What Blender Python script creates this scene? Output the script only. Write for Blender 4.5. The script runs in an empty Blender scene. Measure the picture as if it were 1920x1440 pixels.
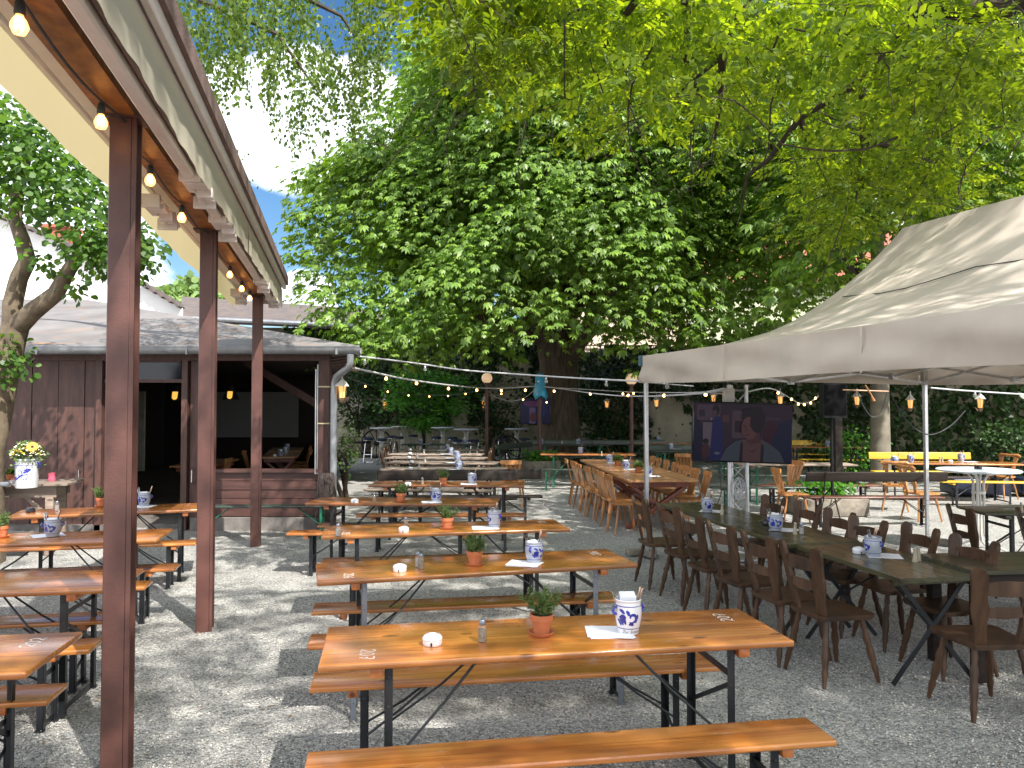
import bpy, bmesh, math, random
import numpy as np
from mathutils import Matrix, Vector, Euler
random.seed(7); RS = np.random.RandomState(11)
S = bpy.context.scene
C = S.collection
rad = math.radians

# ------------------------------------------------------------------ camera
F = 1442.0; H = 1.88; PITCH = math.atan(42/1442)
cd = bpy.data.cameras.new('camera'); cam = bpy.data.objects.new('camera', cd); C.objects.link(cam)
cam.location = (0, 0, H); cam.rotation_euler = (rad(90)+PITCH, 0, 0)
cd.sensor_width = 36; cd.lens = F/1920*36; cd.clip_end = 600; cd.clip_start = .05
S.camera = cam
# ------------------------------------------------------------------ light
SUN_EL, SUN_AZ = 50.0, 141.5            # azimuth clockwise from +Y, direction towards the sun
sv = Vector((math.sin(rad(SUN_AZ))*math.cos(rad(SUN_EL)), math.cos(rad(SUN_AZ))*math.cos(rad(SUN_EL)), math.sin(rad(SUN_EL))))
sl = bpy.data.lights.new('sun', 'SUN'); sl.energy = 4.9; sl.angle = rad(.53); sl.color = (1, .955, .88)
so = bpy.data.objects.new('sun', sl); C.objects.link(so); so.rotation_euler = sv.to_track_quat('Z', 'Y').to_euler()
so.location = (6, -8, 14)
W = bpy.data.worlds.new('World'); S.world = W; W.use_nodes = True
nt = W.node_tree; N = nt.nodes; N.clear(); LK = nt.links.new
wo = N.new('ShaderNodeOutputWorld'); bg = N.new('ShaderNodeBackground'); sky = N.new('ShaderNodeTexSky')
sky.sky_type = 'NISHITA'; sky.sun_disc = False; sky.sun_elevation = rad(SUN_EL); sky.sun_rotation = rad(SUN_AZ)
sky.altitude = 100; sky.air_density = 1.0; sky.dust_density = .5; sky.ozone_density = 2.0
tc = N.new('ShaderNodeTexCoord')
def wmath(op, a, b=None, clamp=False):
    n = N.new('ShaderNodeMath'); n.operation = op; n.use_clamp = clamp
    for i, v in enumerate((a, b)):
        if v is None: continue
        if isinstance(v, (int, float)): n.inputs[i].default_value = v
        else: LK(v, n.inputs[i])
    return n.outputs[0]
nz = N.new('ShaderNodeTexNoise'); nz.inputs['Scale'].default_value = 4.5; nz.inputs['Detail'].default_value = 9; nz.inputs['Roughness'].default_value = .58
mp = N.new('ShaderNodeMapping'); mp.inputs['Scale'].default_value = (1, 1, 2.0); mp.inputs['Location'].default_value = (2.3, .4, .7)
LK(tc.outputs['Generated'], mp.inputs['Vector']); LK(mp.outputs[0], nz.inputs['Vector'])
def cdir(px, py):
    a = (px-960)/F; b = (720-py)/F
    return Vector((a, math.cos(PITCH)-b*math.sin(PITCH), math.sin(PITCH)+b*math.cos(PITCH))).normalized()
mask = None
for (px, py, r0) in ((560, 225, .066), (660, 225, .055), (470, 215, .05), (40, 380, .11), (575, 560, .03), (10, 500, .12), (1500, 320, .06), (-700, 200, .3), (2600, 200, .3)):
    dn = N.new('ShaderNodeVectorMath'); dn.operation = 'DISTANCE'; LK(tc.outputs['Generated'], dn.inputs[0]); dn.inputs[1].default_value = cdir(px, py)
    v = wmath('SUBTRACT', 1.0, wmath('DIVIDE', dn.outputs['Value'], r0*1.35))
    mask = v if mask is None else wmath('MAXIMUM', mask, v)
for (dv, r0) in (((0, -1, .5), .62), ((.9, -.5, .45), .5), ((-.9, -.4, .5), .5), ((.1, -.2, 1), .42)):      # unseen broad cloud added behind and above the viewer as fill light
    dn = N.new('ShaderNodeVectorMath'); dn.operation = 'DISTANCE'; LK(tc.outputs['Generated'], dn.inputs[0]); dn.inputs[1].default_value = Vector(dv).normalized()
    mask = wmath('MAXIMUM', mask, wmath('SUBTRACT', 1.0, wmath('DIVIDE', dn.outputs['Value'], r0*1.35)))
cl = wmath('ADD', wmath('MULTIPLY', wmath('MAXIMUM', mask, -.5), 1.25), wmath('SUBTRACT', nz.outputs['Fac'], .5))
rp = N.new('ShaderNodeMapRange'); rp.inputs['From Min'].default_value = .0; rp.inputs['From Max'].default_value = .2; LK(cl, rp.inputs['Value']); rp.interpolation_type = 'SMOOTHSTEP'
mx = N.new('ShaderNodeMixRGB'); LK(rp.outputs[0], mx.inputs['Fac']); shs = N.new('ShaderNodeHueSaturation'); shs.inputs['Saturation'].default_value = 1.25; LK(sky.outputs[0], shs.inputs['Color']); LK(shs.outputs[0], mx.inputs[1]); mx.inputs[2].default_value = (11.6, 12.2, 13.2, 1)
LK(mx.outputs[0], bg.inputs['Color']); bg.inputs['Strength'].default_value = .08; LK(bg.outputs[0], wo.inputs['Surface'])
S.view_settings.view_transform = 'Standard'; S.view_settings.look = 'None'; S.view_settings.gamma = 1; S.view_settings.exposure = 1.07
S.render.engine = 'CYCLES'
cy = S.cycles; cy.max_bounces = 7; cy.diffuse_bounces = 4; cy.glossy_bounces = 3; cy.transmission_bounces = 5; cy.transparent_max_bounces = 6
cy.use_denoising = True; cy.sample_clamp_indirect = 6; cy.caustics_reflective = False; cy.caustics_refractive = False

# ------------------------------------------------------------------ helpers
def ray(px, py): return Vector(((px-960)/F, math.cos(PITCH)-(720-py)/F*math.sin(PITCH), math.sin(PITCH)+(720-py)/F*math.cos(PITCH)))
def G(px, py, z=0.0):
    d = ray(px, py); t = (z-H)/d.z; return Vector((d.x*t, d.y*t, z))
def D(px, py, Y):
    d = ray(px, py); t = Y/d.y; return Vector((d.x*t, Y, H+d.z*t))

class MB:
    def __init__(s): s.v = []; s.f = []; s.m = []; s.sm = []; s.M = Matrix.Identity(4); s.mi = 0
    def add(s, vs, fs, smooth=False, mi=None):
        b = len(s.v); M = s.M
        s.v += [tuple(M @ Vector(v)) for v in vs]
        s.f += [tuple(b+i for i in f) for f in fs]; s.m += [s.mi if mi is None else mi]*len(fs); s.sm += [smooth]*len(fs)
        return s
    def box(s, c, d, rot=None, bev=0, mi=None, seg=2):
        if bev:
            bm = bmesh.new(); bmesh.ops.create_cube(bm, size=1)
            for v in bm.verts: v.co = Vector((v.co.x*d[0], v.co.y*d[1], v.co.z*d[2]))
            bmesh.ops.bevel(bm, geom=list(bm.edges), offset=bev, segments=seg, affect='EDGES', profile=.5)
            bm.verts.ensure_lookup_table(); vs = [v.co.copy() for v in bm.verts]; fs = [[v.index for v in f.verts] for f in bm.faces]; bm.free()
        else:
            vs = [Vector((x*d[0]/2, y*d[1]/2, z*d[2]/2)) for x in (-1, 1) for y in (-1, 1) for z in (-1, 1)]
            fs = [(0, 1, 3, 2), (4, 6, 7, 5), (0, 4, 5, 1), (2, 3, 7, 6), (0, 2, 6, 4), (1, 5, 7, 3)]
        R = rot.to_matrix() if isinstance(rot, Euler) else (rot if rot is not None else None)
        if R is not None: vs = [R @ v for v in vs]
        return s.add([v+Vector(c) for v in vs], fs, bool(bev), mi)
    def bar(s, p0, p1, w, h, mi=None, bev=0, up=(0, 0, 1)):
        p0 = Vector(p0); p1 = Vector(p1); d = p1-p0; L = d.length
        x = d.normalized(); u = Vector(up)
        if abs(x.dot(u)) > .98: u = Vector((0, 1, 0))
        y = u.cross(x).normalized(); z = x.cross(y)
        return s.box((p0+p1)/2, (L, w, h), Matrix((x, y, z)).transposed(), bev, mi)
    def tube(s, pts, r, n=8, mi=None, cap=True):
        pts = [Vector(p) for p in pts]; k = len(pts); rs = r if isinstance(r, (list, tuple)) else [r]*k
        vs = []; up = Vector((0, 0, 1)); px = None
        for i, p in enumerate(pts):
            t = (pts[min(i+1, k-1)]-pts[max(i-1, 0)]).normalized()
            if px is None: px = t.cross(up) if abs(t.z) < .95 else t.cross(Vector((0, 1, 0)))
            px = (px - t*px.dot(t)).normalized(); py = t.cross(px)
            for j in range(n):
                a = 2*math.pi*j/n; vs.append(p+(px*math.cos(a)+py*math.sin(a))*rs[i])
        fs = [(i*n+j, i*n+(j+1) % n, (i+1)*n+(j+1) % n, (i+1)*n+j) for i in range(k-1) for j in range(n)]
        if cap: fs += [tuple(range(n-1, -1, -1)), tuple((k-1)*n+j for j in range(n))]
        return s.add(vs, fs, n > 4, mi)
    def lathe(s, prof, n=20, c=(0, 0, 0), mi=None, ax=None):
        vs = []; c = Vector(c)
        for (r, z) in prof:
            for j in range(n):
                a = 2*math.pi*j/n; v = Vector((r*math.cos(a), r*math.sin(a), z))
                if ax is not None: v = ax @ v
                vs.append(v+c)
        k = len(prof)
        fs = [(i*n+j, i*n+(j+1) % n, (i+1)*n+(j+1) % n, (i+1)*n+j) for i in range(k-1) for j in range(n)]
        if prof[0][0] > 1e-6: fs.append(tuple(range(n-1, -1, -1)))
        if prof[-1][0] > 1e-6: fs.append(tuple((k-1)*n+j for j in range(n)))
        return s.add(vs, fs, True, mi)
    def prism(s, poly, t, M=None, mi=None):
        M = M or Matrix.Identity(4); n = len(poly)
        vs = [M @ Vector((x, y, -t/2)) for x, y in poly]+[M @ Vector((x, y, t/2)) for x, y in poly]
        fs = [tuple(range(n-1, -1, -1)), tuple(range(n, 2*n))]+[(i, (i+1) % n, n+(i+1) % n, n+i) for i in range(n)]
        return s.add(vs, fs, False, mi)
    def mesh(s, name, mats):
        me = bpy.data.meshes.new(name); me.from_pydata(s.v, [], s.f)
        mats = mats if isinstance(mats, (list, tuple)) else [mats]
        for m in mats: me.materials.append(m)
        me.polygons.foreach_set('material_index', s.m); me.polygons.foreach_set('use_smooth', s.sm)
        bm = bmesh.new(); bm.from_mesh(me); bmesh.ops.recalc_face_normals(bm, faces=bm.faces); bm.to_mesh(me); bm.free()
        try: me.set_sharp_from_angle(angle=rad(42))
        except Exception: pass
        me.update(); return me
    def build(s, name, mats, parent=None, loc=None, rz=0):
        o = bpy.data.objects.new(name, s.mesh(name, mats)); C.objects.link(o)
        if parent: o.parent = parent
        if loc is not None: o.location = loc
        if rz: o.rotation_euler.z = rz
        return o

LABELS = {}
def tag(o, label=None, cat=None, group=None, kind=None):
    if label: o['label'] = label
    if cat: o['category'] = cat
    if group: o['group'] = group
    if kind: o['kind'] = kind
    return o
def thing(name, label, cat, loc=(0, 0, 0), rz=0, group=None):
    o = bpy.data.objects.new(name, None); C.objects.link(o); o.location = loc; o.rotation_euler = (0, 0, rz); o.empty_display_size = .1
    return tag(o, label, cat, group)
def struct(name, mb, mat):
    o = mb.build(name, mat) if isinstance(mb, MB) else mb; return tag(o, kind='structure')
KIDS = {}
def kids(o): return [c for c in bpy.data.objects if c.parent == o]
def _copy(o, parent, cache):
    c = o.copy(); C.objects.link(c); c.parent = parent
    for ch in cache.get(o.name, []): _copy(ch, c, cache)
    return c
def dup(root, loc, rz, label, group=None, cache={}):
    if root.name not in cache:
        allo = list(bpy.data.objects); loc_c = {}
        for x in allo:
            if x.parent: loc_c.setdefault(x.parent.name, []).append(x)
        cache[root.name] = loc_c
    c = _copy(root, None, cache[root.name]); c.location = loc; c.rotation_euler = (0, 0, rz); c['label'] = label
    if group: c['group'] = group
    return c
class Proto:
    """first placing moves the built thing itself, later ones copy it"""
    def __init__(s, make): s.make = make; s.o = None
    def put(s, loc, rz, label, group=None):
        if s.o is None:
            s.o = s.make(); s.o.location = loc; s.o.rotation_euler = (0, 0, rz); s.o['label'] = label
            if group: s.o['group'] = group
            return s.o
        return dup(s.o, loc, rz, label, group)

# ------------------------------------------------------------------ materials
def mat(name, col, rough=.6, metal=0, coat=0, var=0, vscale=6, stretch=(1, 1, 1), bump=0, bscale=40, col2=None, emit=None, estr=0, spec=.5, trans=0, alpha=1, coord='Object', ramp=(.35, .65), detail=5, orand=0, bstretch=None):
    m = bpy.data.materials.new(name); m.use_nodes = True; t = m.node_tree; n = t.nodes; L = t.links.new
    b = n['Principled BSDF']; b.inputs['Base Color'].default_value = (*col, 1); b.inputs['Roughness'].default_value = rough
    b.inputs['Metallic'].default_value = metal; b.inputs['Coat Weight'].default_value = coat; b.inputs['Coat Roughness'].default_value = .12
    b.inputs['Specular IOR Level'].default_value = spec; b.inputs['Transmission Weight'].default_value = trans; b.inputs['Alpha'].default_value = alpha
    if emit: b.inputs['Emission Color'].default_value = (*emit, 1); b.inputs['Emission Strength'].default_value = estr
    if var or col2 or bump or orand:
        tcn = n.new('ShaderNodeTexCoord'); mpn = n.new('ShaderNodeMapping'); mpn.inputs['Scale'].default_value = stretch
        L(tcn.outputs[coord], mpn.inputs['Vector'])
        oi = n.new('ShaderNodeObjectInfo'); ad = n.new('ShaderNodeVectorMath'); ad.operation = 'ADD'
        ml = n.new('ShaderNodeMath'); ml.operation = 'MULTIPLY'; ml.inputs[1].default_value = 37.0; L(oi.outputs['Random'], ml.inputs[0]); 
        L(mpn.outputs[0], ad.inputs[0]); L(ml.outputs[0], ad.inputs[1])
        vec = ad.outputs[0]
    if var or col2:
        c2 = col2 or tuple(c*(1-var) for c in col); c1 = col if col2 else tuple(min(1, c*(1+var)) for c in col)
        z = n.new('ShaderNodeTexNoise'); z.inputs['Scale'].default_value = vscale; z.inputs['Detail'].default_value = detail; z.inputs['Roughness'].default_value = .6
        L(vec, z.inputs['Vector'])
        r = n.new('ShaderNodeValToRGB'); r.color_ramp.elements[0].position = ramp[0]; r.color_ramp.elements[1].position = ramp[1]
        r.color_ramp.elements[0].color = (*c2, 1); r.color_ramp.elements[1].color = (*c1, 1)
        L(z.outputs['Fac'], r.inputs['Fac']); out = r.outputs[0]
        if orand:
            hs = n.new('ShaderNodeHueSaturation'); mr = n.new('ShaderNodeMapRange'); mr.inputs['To Min'].default_value = 1-orand; mr.inputs['To Max'].default_value = 1+orand
            L(oi.outputs['Random'], mr.inputs['Value']); L(mr.outputs[0], hs.inputs['Value']); L(out, hs.inputs['Color']); out = hs.outputs[0]
        L(out, b.inputs['Base Color'])
    if bump:
        z2 = n.new('ShaderNodeTexNoise'); z2.inputs['Scale'].default_value = bscale; z2.inputs['Detail'].default_value = 6
        bp = n.new('ShaderNodeBump'); bp.inputs['Strength'].default_value = bump; bp.inputs['Distance'].default_value = .01
        if bstretch:
            mb2 = n.new('ShaderNodeMapping'); mb2.inputs['Scale'].default_value = bstretch; L(tcn.outputs[coord], mb2.inputs['Vector']); L(mb2.outputs[0], z2.inputs['Vector'])
        else: L(vec, z2.inputs['Vector'])
        L(z2.outputs['Fac'], bp.inputs['Height']); L(bp.outputs[0], b.inputs['Normal'])
    return m

def wood(name, light, mid, dark, rough=.3, coat=.5, axis=0, knots=True, wear=0, wearcol=(.5, .45, .4), orand=.12, scale=1, joint=0, spec=.5):
    """boards with the grain along one local axis"""
    m = bpy.data.materials.new(name); m.use_nodes = True; t = m.node_tree; n = t.nodes; L = t.links.new; b = n['Principled BSDF']
    tcn = n.new('ShaderNodeTexCoord'); mp = n.new('ShaderNodeMapping'); st = [14*scale]*3; st[axis] = .9*scale; mp.inputs['Scale'].default_value = st
    oi = n.new('ShaderNodeObjectInfo'); ml = n.new('ShaderNodeMath'); ml.operation = 'MULTIPLY'; ml.inputs[1].default_value = 53.0; L(oi.outputs['Random'], ml.inputs[0])
    ad = n.new('ShaderNodeVectorMath'); ad.operation = 'ADD'; L(tcn.outputs['Object'], mp.inputs['Vector']); L(mp.outputs[0], ad.inputs[0]); L(ml.outputs[0], ad.inputs[1])
    z = n.new('ShaderNodeTexNoise'); z.inputs['Scale'].default_value = 1.0; z.inputs['Detail'].default_value = 7; z.inputs['Distortion'].default_value = .6; L(ad.outputs[0], z.inputs['Vector'])
    zz = n.new('ShaderNodeMath'); zz.operation = 'MULTIPLY'; zz.inputs[1].default_value = 3.2; L(z.outputs['Fac'], zz.inputs[0])
    fr = n.new('ShaderNodeMath'); fr.operation = 'PINGPONG'; fr.inputs[1].default_value = .5; L(zz.outputs[0], fr.inputs[0])
    r = n.new('ShaderNodeValToRGB'); e = r.color_ramp.elements; e[0].position = .05; e[1].position = .47; e[0].color = (*mid, 1); e[1].color = (*light, 1)
    x = e.new(.26); x.color = tuple((mid[i]+light[i])/2*.92 for i in range(3))+(1,); L(fr.outputs[0], r.inputs['Fac'])
    out = r.outputs[0]
    # broad blotches of darker stain
    mp2 = n.new('ShaderNodeMapping'); s2 = [5*scale]*3; s2[axis] = 1.3*scale; mp2.inputs['Scale'].default_value = s2; L(tcn.outputs['Object'], mp2.inputs['Vector'])
    ad2 = n.new('ShaderNodeVectorMath'); ad2.operation = 'ADD'; L(mp2.outputs[0], ad2.inputs[0]); L(ml.outputs[0], ad2.inputs[1])
    z2 = n.new('ShaderNodeTexNoise'); z2.inputs['Scale'].default_value = 1.0; z2.inputs['Detail'].default_value = 5; L(ad2.outputs[0], z2.inputs['Vector'])
    mr = n.new('ShaderNodeMapRange'); mr.inputs['From Min'].default_value = .52; mr.inputs['From Max'].default_value = .78; L(z2.outputs['Fac'], mr.inputs['Value'])
    mx = n.new('ShaderNodeMixRGB'); L(mr.outputs[0], mx.inputs['Fac']); L(out, mx.inputs[1]); mx.inputs[2].default_value = (*dark, 1); out = mx.outputs[0]
    if knots:
        v = n.new('ShaderNodeTexVoronoi'); v.inputs['Scale'].default_value = 1.0; mp3 = n.new('ShaderNodeMapping'); s3 = [8*scale]*3; s3[axis] = 3.2*scale; mp3.inputs['Scale'].default_value = s3
        L(tcn.outputs['Object'], mp3.inputs['Vector']); ad3 = n.new('ShaderNodeVectorMath'); ad3.operation = 'ADD'; L(mp3.outputs[0], ad3.inputs[0]); L(ml.outputs[0], ad3.inputs[1]); L(ad3.outputs[0], v.inputs['Vector'])
        mk = n.new('ShaderNodeMapRange'); mk.inputs['From Min'].default_value = .17; mk.inputs['From Max'].default_value = .07; L(v.outputs['Distance'], mk.inputs['Value'])
        mx2 = n.new('ShaderNodeMixRGB'); L(mk.outputs[0], mx2.inputs['Fac']); L(out, mx2.inputs[1]); mx2.inputs[2].default_value = (*[c*.35 for c in mid], 1); out = mx2.outputs[0]
    if wear:
        z4 = n.new('ShaderNodeTexNoise'); z4.inputs['Scale'].default_value = 9; z4.inputs['Detail'].default_value = 8; z4.inputs['Roughness'].default_value = .75
        mp4 = n.new('ShaderNodeMapping'); s4 = [2.4]*3; s4[axis] = .5; mp4.inputs['Scale'].default_value = s4; L(tcn.outputs['Object'], mp4.inputs['Vector'])
        ad4 = n.new('ShaderNodeVectorMath'); ad4.operation = 'ADD'; L(mp4.outputs[0], ad4.inputs[0]); L(ml.outputs[0], ad4.inputs[1]); L(ad4.outputs[0], z4.inputs['Vector'])
        mw = n.new('ShaderNodeMapRange'); mw.inputs['From Min'].default_value = .70-wear*.25; mw.inputs['From Max'].default_value = .76-wear*.2; L(z4.outputs['Fac'], mw.inputs['Value'])
        mw2 = n.new('ShaderNodeMath'); mw2.operation = 'MULTIPLY'; mw2.inputs[1].default_value = .75; L(mw.outputs[0], mw2.inputs[0])
        mx3 = n.new('ShaderNodeMixRGB'); L(mw2.outputs[0], mx3.inputs['Fac']); L(out, mx3.inputs[1]); mx3.inputs[2].default_value = (*wearcol, 1); out = mx3.outputs[0]
    if joint:
        sx = n.new('ShaderNodeSeparateXYZ'); L(tcn.outputs['Object'], sx.inputs[0]); pp = n.new('ShaderNodeMath'); pp.operation = 'PINGPONG'; pp.inputs[1].default_value = joint/2; L(sx.outputs['Y'], pp.inputs[0])
        mj = n.new('ShaderNodeMapRange'); mj.inputs['From Min'].default_value = .0035; mj.inputs['From Max'].default_value = .0015; L(pp.outputs[0], mj.inputs['Value'])
        fj = n.new('ShaderNodeMath'); fj.operation = 'MULTIPLY'; fj.inputs[1].default_value = .55; L(mj.outputs[0], fj.inputs[0])
        mxj = n.new('ShaderNodeMixRGB'); L(fj.outputs[0], mxj.inputs['Fac']); L(out, mxj.inputs[1]); mxj.inputs[2].default_value = (*[c*.25 for c in mid], 1); out = mxj.outputs[0]
    hs = n.new('ShaderNodeHueSaturation'); m2 = n.new('ShaderNodeMapRange'); m2.inputs['To Min'].default_value = 1-orand; m2.inputs['To Max'].default_value = 1+orand
    L(oi.outputs['Random'], m2.inputs['Value']); L(m2.outputs[0], hs.inputs['Value']); L(out, hs.inputs['Color']); L(hs.outputs[0], b.inputs['Base Color'])
    rr = n.new('ShaderNodeMapRange'); rr.inputs['To Min'].default_value = max(.05, rough-.1); rr.inputs['To Max'].default_value = rough+.14; L(z2.outputs['Fac'], rr.inputs['Value']); L(rr.outputs[0], b.inputs['Roughness'])
    b.inputs['Coat Weight'].default_value = coat; b.inputs['Coat Roughness'].default_value = .18; b.inputs['Specular IOR Level'].default_value = spec
    bp = n.new('ShaderNodeBump'); bp.inputs['Strength'].default_value = .12; bp.inputs['Distance'].default_value = .004; L(fr.outputs[0], bp.inputs['Height']); L(bp.outputs[0], b.inputs['Normal'])
    return m

def leafmat(name, cols, trans=.5, tcol=(1.25, 1.3, .5), rough=.45, spec=.35, tstr=1.0):
    m = bpy.data.materials.new(name); m.use_nodes = True; t = m.node_tree; n = t.nodes; L = t.links.new
    b = n['Principled BSDF']; b.inputs['Roughness'].default_value = rough; b.inputs['Specular IOR Level'].default_value = spec
    g = n.new('ShaderNodeNewGeometry'); r = n.new('ShaderNodeValToRGB'); L(g.outputs['Random Per Island'], r.inputs['Fac'])
    e = r.color_ramp.elements; k = len(cols)
    while len(e) < k: e.new(.5)
    for i, c in enumerate(cols): e[i].position = i/(k-1); e[i].color = (*c, 1)
    tc = n.new('ShaderNodeTexCoord'); z = n.new('ShaderNodeTexNoise'); z.inputs['Scale'].default_value = .55; z.inputs['Detail'].default_value = 3; L(tc.outputs['Object'], z.inputs['Vector'])
    hs = n.new('ShaderNodeHueSaturation'); mr = n.new('ShaderNodeMapRange'); mr.inputs['From Min'].default_value = .3; mr.inputs['From Max'].default_value = .7; mr.inputs['To Min'].default_value = .7; mr.inputs['To Max'].default_value = 1.3
    L(z.outputs['Fac'], mr.inputs['Value']); L(mr.outputs[0], hs.inputs['Value']); L(r.outputs[0], hs.inputs['Color'])
    L(hs.outputs[0], b.inputs['Base Color'])
    tr = n.new('ShaderNodeBsdfTranslucent'); mu = n.new('ShaderNodeMixRGB'); mu.blend_type = 'MULTIPLY'; mu.inputs['Fac'].default_value = 1; L(hs.outputs[0], mu.inputs[1]); mu.inputs[2].default_value = (*[c*tstr for c in tcol], 1)
    L(mu.outputs[0], tr.inputs['Color'])
    mx = n.new('ShaderNodeMixShader'); mx.inputs['Fac'].default_value = trans; L(b.outputs[0], mx.inputs[1]); L(tr.outputs[0], mx.inputs[2]); L(mx.outputs[0], n['Material Output'].inputs['Surface'])
    return m

M = {}
M['beer'] = wood('varnished_pine', (.56, .215, .048), (.41, .13, .024), (.17, .05, .016), rough=.24, coat=.85, wear=.3, wearcol=(.50, .36, .26), orand=.2, joint=.15)
M['beer_end'] = wood('varnished_pine_block', (.50, .17, .05), (.34, .10, .02), (.17, .05, .015), rough=.4, coat=.3, axis=1)
M['beer_dull'] = wood('brown_pine', (.36, .135, .04), (.25, .08, .02), (.12, .04, .015), rough=.36, coat=.45, wear=.25, wearcol=(.4, .3, .22), orand=.2, joint=.15)
M['grey_wood'] = wood('weathered_wood', (.30, .235, .19), (.22, .165, .13), (.13, .095, .075), rough=.6, coat=.05, wear=.2, orand=.18)
M['darkred'] = wood('red_brown_wood', (.16, .05, .03), (.10, .032, .02), (.05, .02, .012), rough=.35, coat=.4)
M['oliv'] = wood('dark_olive_wood', (.055, .05, .022), (.036, .03, .014), (.018, .015, .008), rough=.28, coat=.35, wear=.16, wearcol=(.16, .14, .09))
M['chair_dark'] = wood('dark_brown_wood', (.085, .044, .024), (.056, .029, .016), (.028, .016, .01), rough=.42, coat=.04, spec=.3, axis=2, orand=.2, wear=.05, wearcol=(.2, .12, .07))
M['chair_light'] = wood('honey_wood', (.46, .21, .07), (.34, .135, .04), (.20, .075, .025), rough=.36, coat=.3, axis=2, orand=.15)
M['table_honey'] = wood('honey_table_wood', (.52, .27, .12), (.40, .18, .07), (.25, .10, .04), rough=.3, coat=.4, axis=1)
M['redleg'] = wood('stained_red_wood', (.26, .065, .03), (.17, .04, .02), (.09, .025, .012), rough=.4, coat=.25, axis=2)
M['yellow'] = wood('yellow_painted_wood', (.74, .46, .03), (.66, .38, .02), (.45, .25, .02), rough=.4, coat=.3, knots=False)
M['greenw'] = wood('dark_green_wood', (.05, .068, .055), (.035, .05, .04), (.02, .028, .024), rough=.4, coat=.2, knots=False)
M['blackw'] = wood('black_brown_wood', (.03, .022, .018), (.02, .015, .013), (.012, .01, .009), rough=.55, coat=.0, spec=.2, knots=False)
M['metal_black'] = mat('black_steel', (.022, .024, .028), .38, .3, var=.3)
M['metal_grey'] = mat('grey_zinc_steel', (.24, .26, .30), .35, .7, var=.2)
M['metal_green'] = mat('green_steel', (.02, .16, .09), .4, .1, var=.2)
M['alu'] = mat('brushed_aluminium', (.60, .60, .61), .35, .85, var=.1)
M['chrome'] = mat('chrome', (.8, .8, .82), .12, 1)
M['post'] = mat('brown_painted_steel', (.085, .034, .027), .48, 0, coat=.04, var=.25, vscale=3, bump=.15, bscale=60)
M['plank'] = mat('brown_planks', (.075, .033, .026), .55, 0, var=.32, vscale=5, stretch=(3, 3, .5), bump=.3, bscale=30, bstretch=(6, 6, .6))
M['lowplank'] = mat('brown_boards', (.075, .032, .026), .5, 0, var=.3, vscale=5, stretch=(.5, 3, 3), bump=.3, bscale=30, bstretch=(.6, 6, 6))
M['beam'] = mat('glulam_beam', (.33, .125, .022), .5, 0, col2=(.16, .052, .012), vscale=3, stretch=(4, 4, 4))
M['alu_paint'] = mat('pinkish_aluminium', (.66, .59, .56), .4, .1, var=.06)
M['awning'] = None
M['felt'] = mat('brown_roof_felt', (.16, .105, .09), .85, 0, var=.25, bump=.5, bscale=80)
M['white'] = mat('white_ceramic', (.74, .74, .78), .18, 0, coat=.4)
M['stoneware'] = mat('grey_stoneware', (.33, .36, .42), .25, 0, coat=.3, var=.08)
M['crock_grey'] = mat('pale_grey_stoneware', (.46, .47, .48), .25, 0, coat=.3, var=.06)
M['cobalt'] = mat('cobalt_glaze', (.02, .03, .28), .2, 0, coat=.5, var=.5, vscale=30)
M['paper'] = mat('white_paper', (.82, .82, .88), .8)
M['terra'] = mat('terracotta', (.47, .155, .065), .75, 0, var=.14, vscale=12)
M['soil'] = mat('dark_soil', (.04, .025, .018), .95, bump=.5)
M['glass'] = mat('clear_glass', (.85, .87, .86), .05, 0, trans=.9, alpha=.55)
M['pepper'] = mat('spice_filling', (.42, .33, .24), .8, var=.3, vscale=60)
M['salt'] = mat('salt_filling', (.75, .74, .72), .8)
M['black'] = mat('matt_black', (.006, .006, .007), .6, spec=.25)
M['bark_brown'] = mat('mottled_brown_bark', (.17, .13, .085), .9, col2=(.075, .055, .038), vscale=5, bump=.7, bscale=16)
M['blackg'] = mat('black_gloss', (.01, .011, .016), .12)
M['gutter'] = mat('zinc_gutter', (.27, .28, .30), .42, .5, var=.2, vscale=4)
M['concrete'] = mat('grey_concrete', (.15, .135, .125), .85, var=.25, vscale=5, bump=.4)
M['stone'] = mat('weathered_stone', (.27, .235, .19), .9, col2=(.14, .12, .10), vscale=7, bump=.8, bscale=14)
M['bark'] = mat('rough_bark', (.115, .085, .055), .95, col2=(.045, .033, .022), vscale=5, stretch=(3, 3, .5), bump=1.0, bscale=11, bstretch=(3.4, 3.4, .55))
M['bark_pale'] = mat('smooth_pale_bark', (.21, .185, .145), .9, col2=(.12, .105, .08), vscale=3, bump=.4, bscale=12)
M['bark_dark'] = mat('dark_branch_bark', (.055, .038, .026), .9, col2=(.03, .022, .016), vscale=8, bump=.7, bscale=18)
M['plaster'] = mat('cream_plaster', (.52, .47, .36), .9, col2=(.33, .30, .23), vscale=1.2, bump=.3, bscale=9)
M['whitewall'] = mat('white_render', (.82, .80, .78), .9, var=.04, vscale=1.2)
M['tile'] = mat('brown_roof_tiles', (.13, .098, .082), .9, col2=(.08, .07, .07), vscale=2.5, bump=.8, bscale=5, bstretch=(4, 1, 1), ramp=(.4, .6))
M['redtile'] = mat('red_roof_tiles', (.42, .13, .08), .8, col2=(.24, .08, .055), vscale=3, bump=.8, bscale=6)
M['blue_plastic'] = mat('blue_plastic_bag', (.03, .34, .58), .35, 0, var=.25, vscale=9, bump=.6, bscale=9)
M['navy'] = mat('navy_vinyl', (.012, .018, .045), .35)
M['white_metal'] = mat('white_enamel', (.66, .70, .76), .35)
M['white_leg'] = mat('cream_tube', (.62, .60, .55), .4)
M['white_paint'] = mat('white_paint_marker', (.86, .82, .80), .6)
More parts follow.
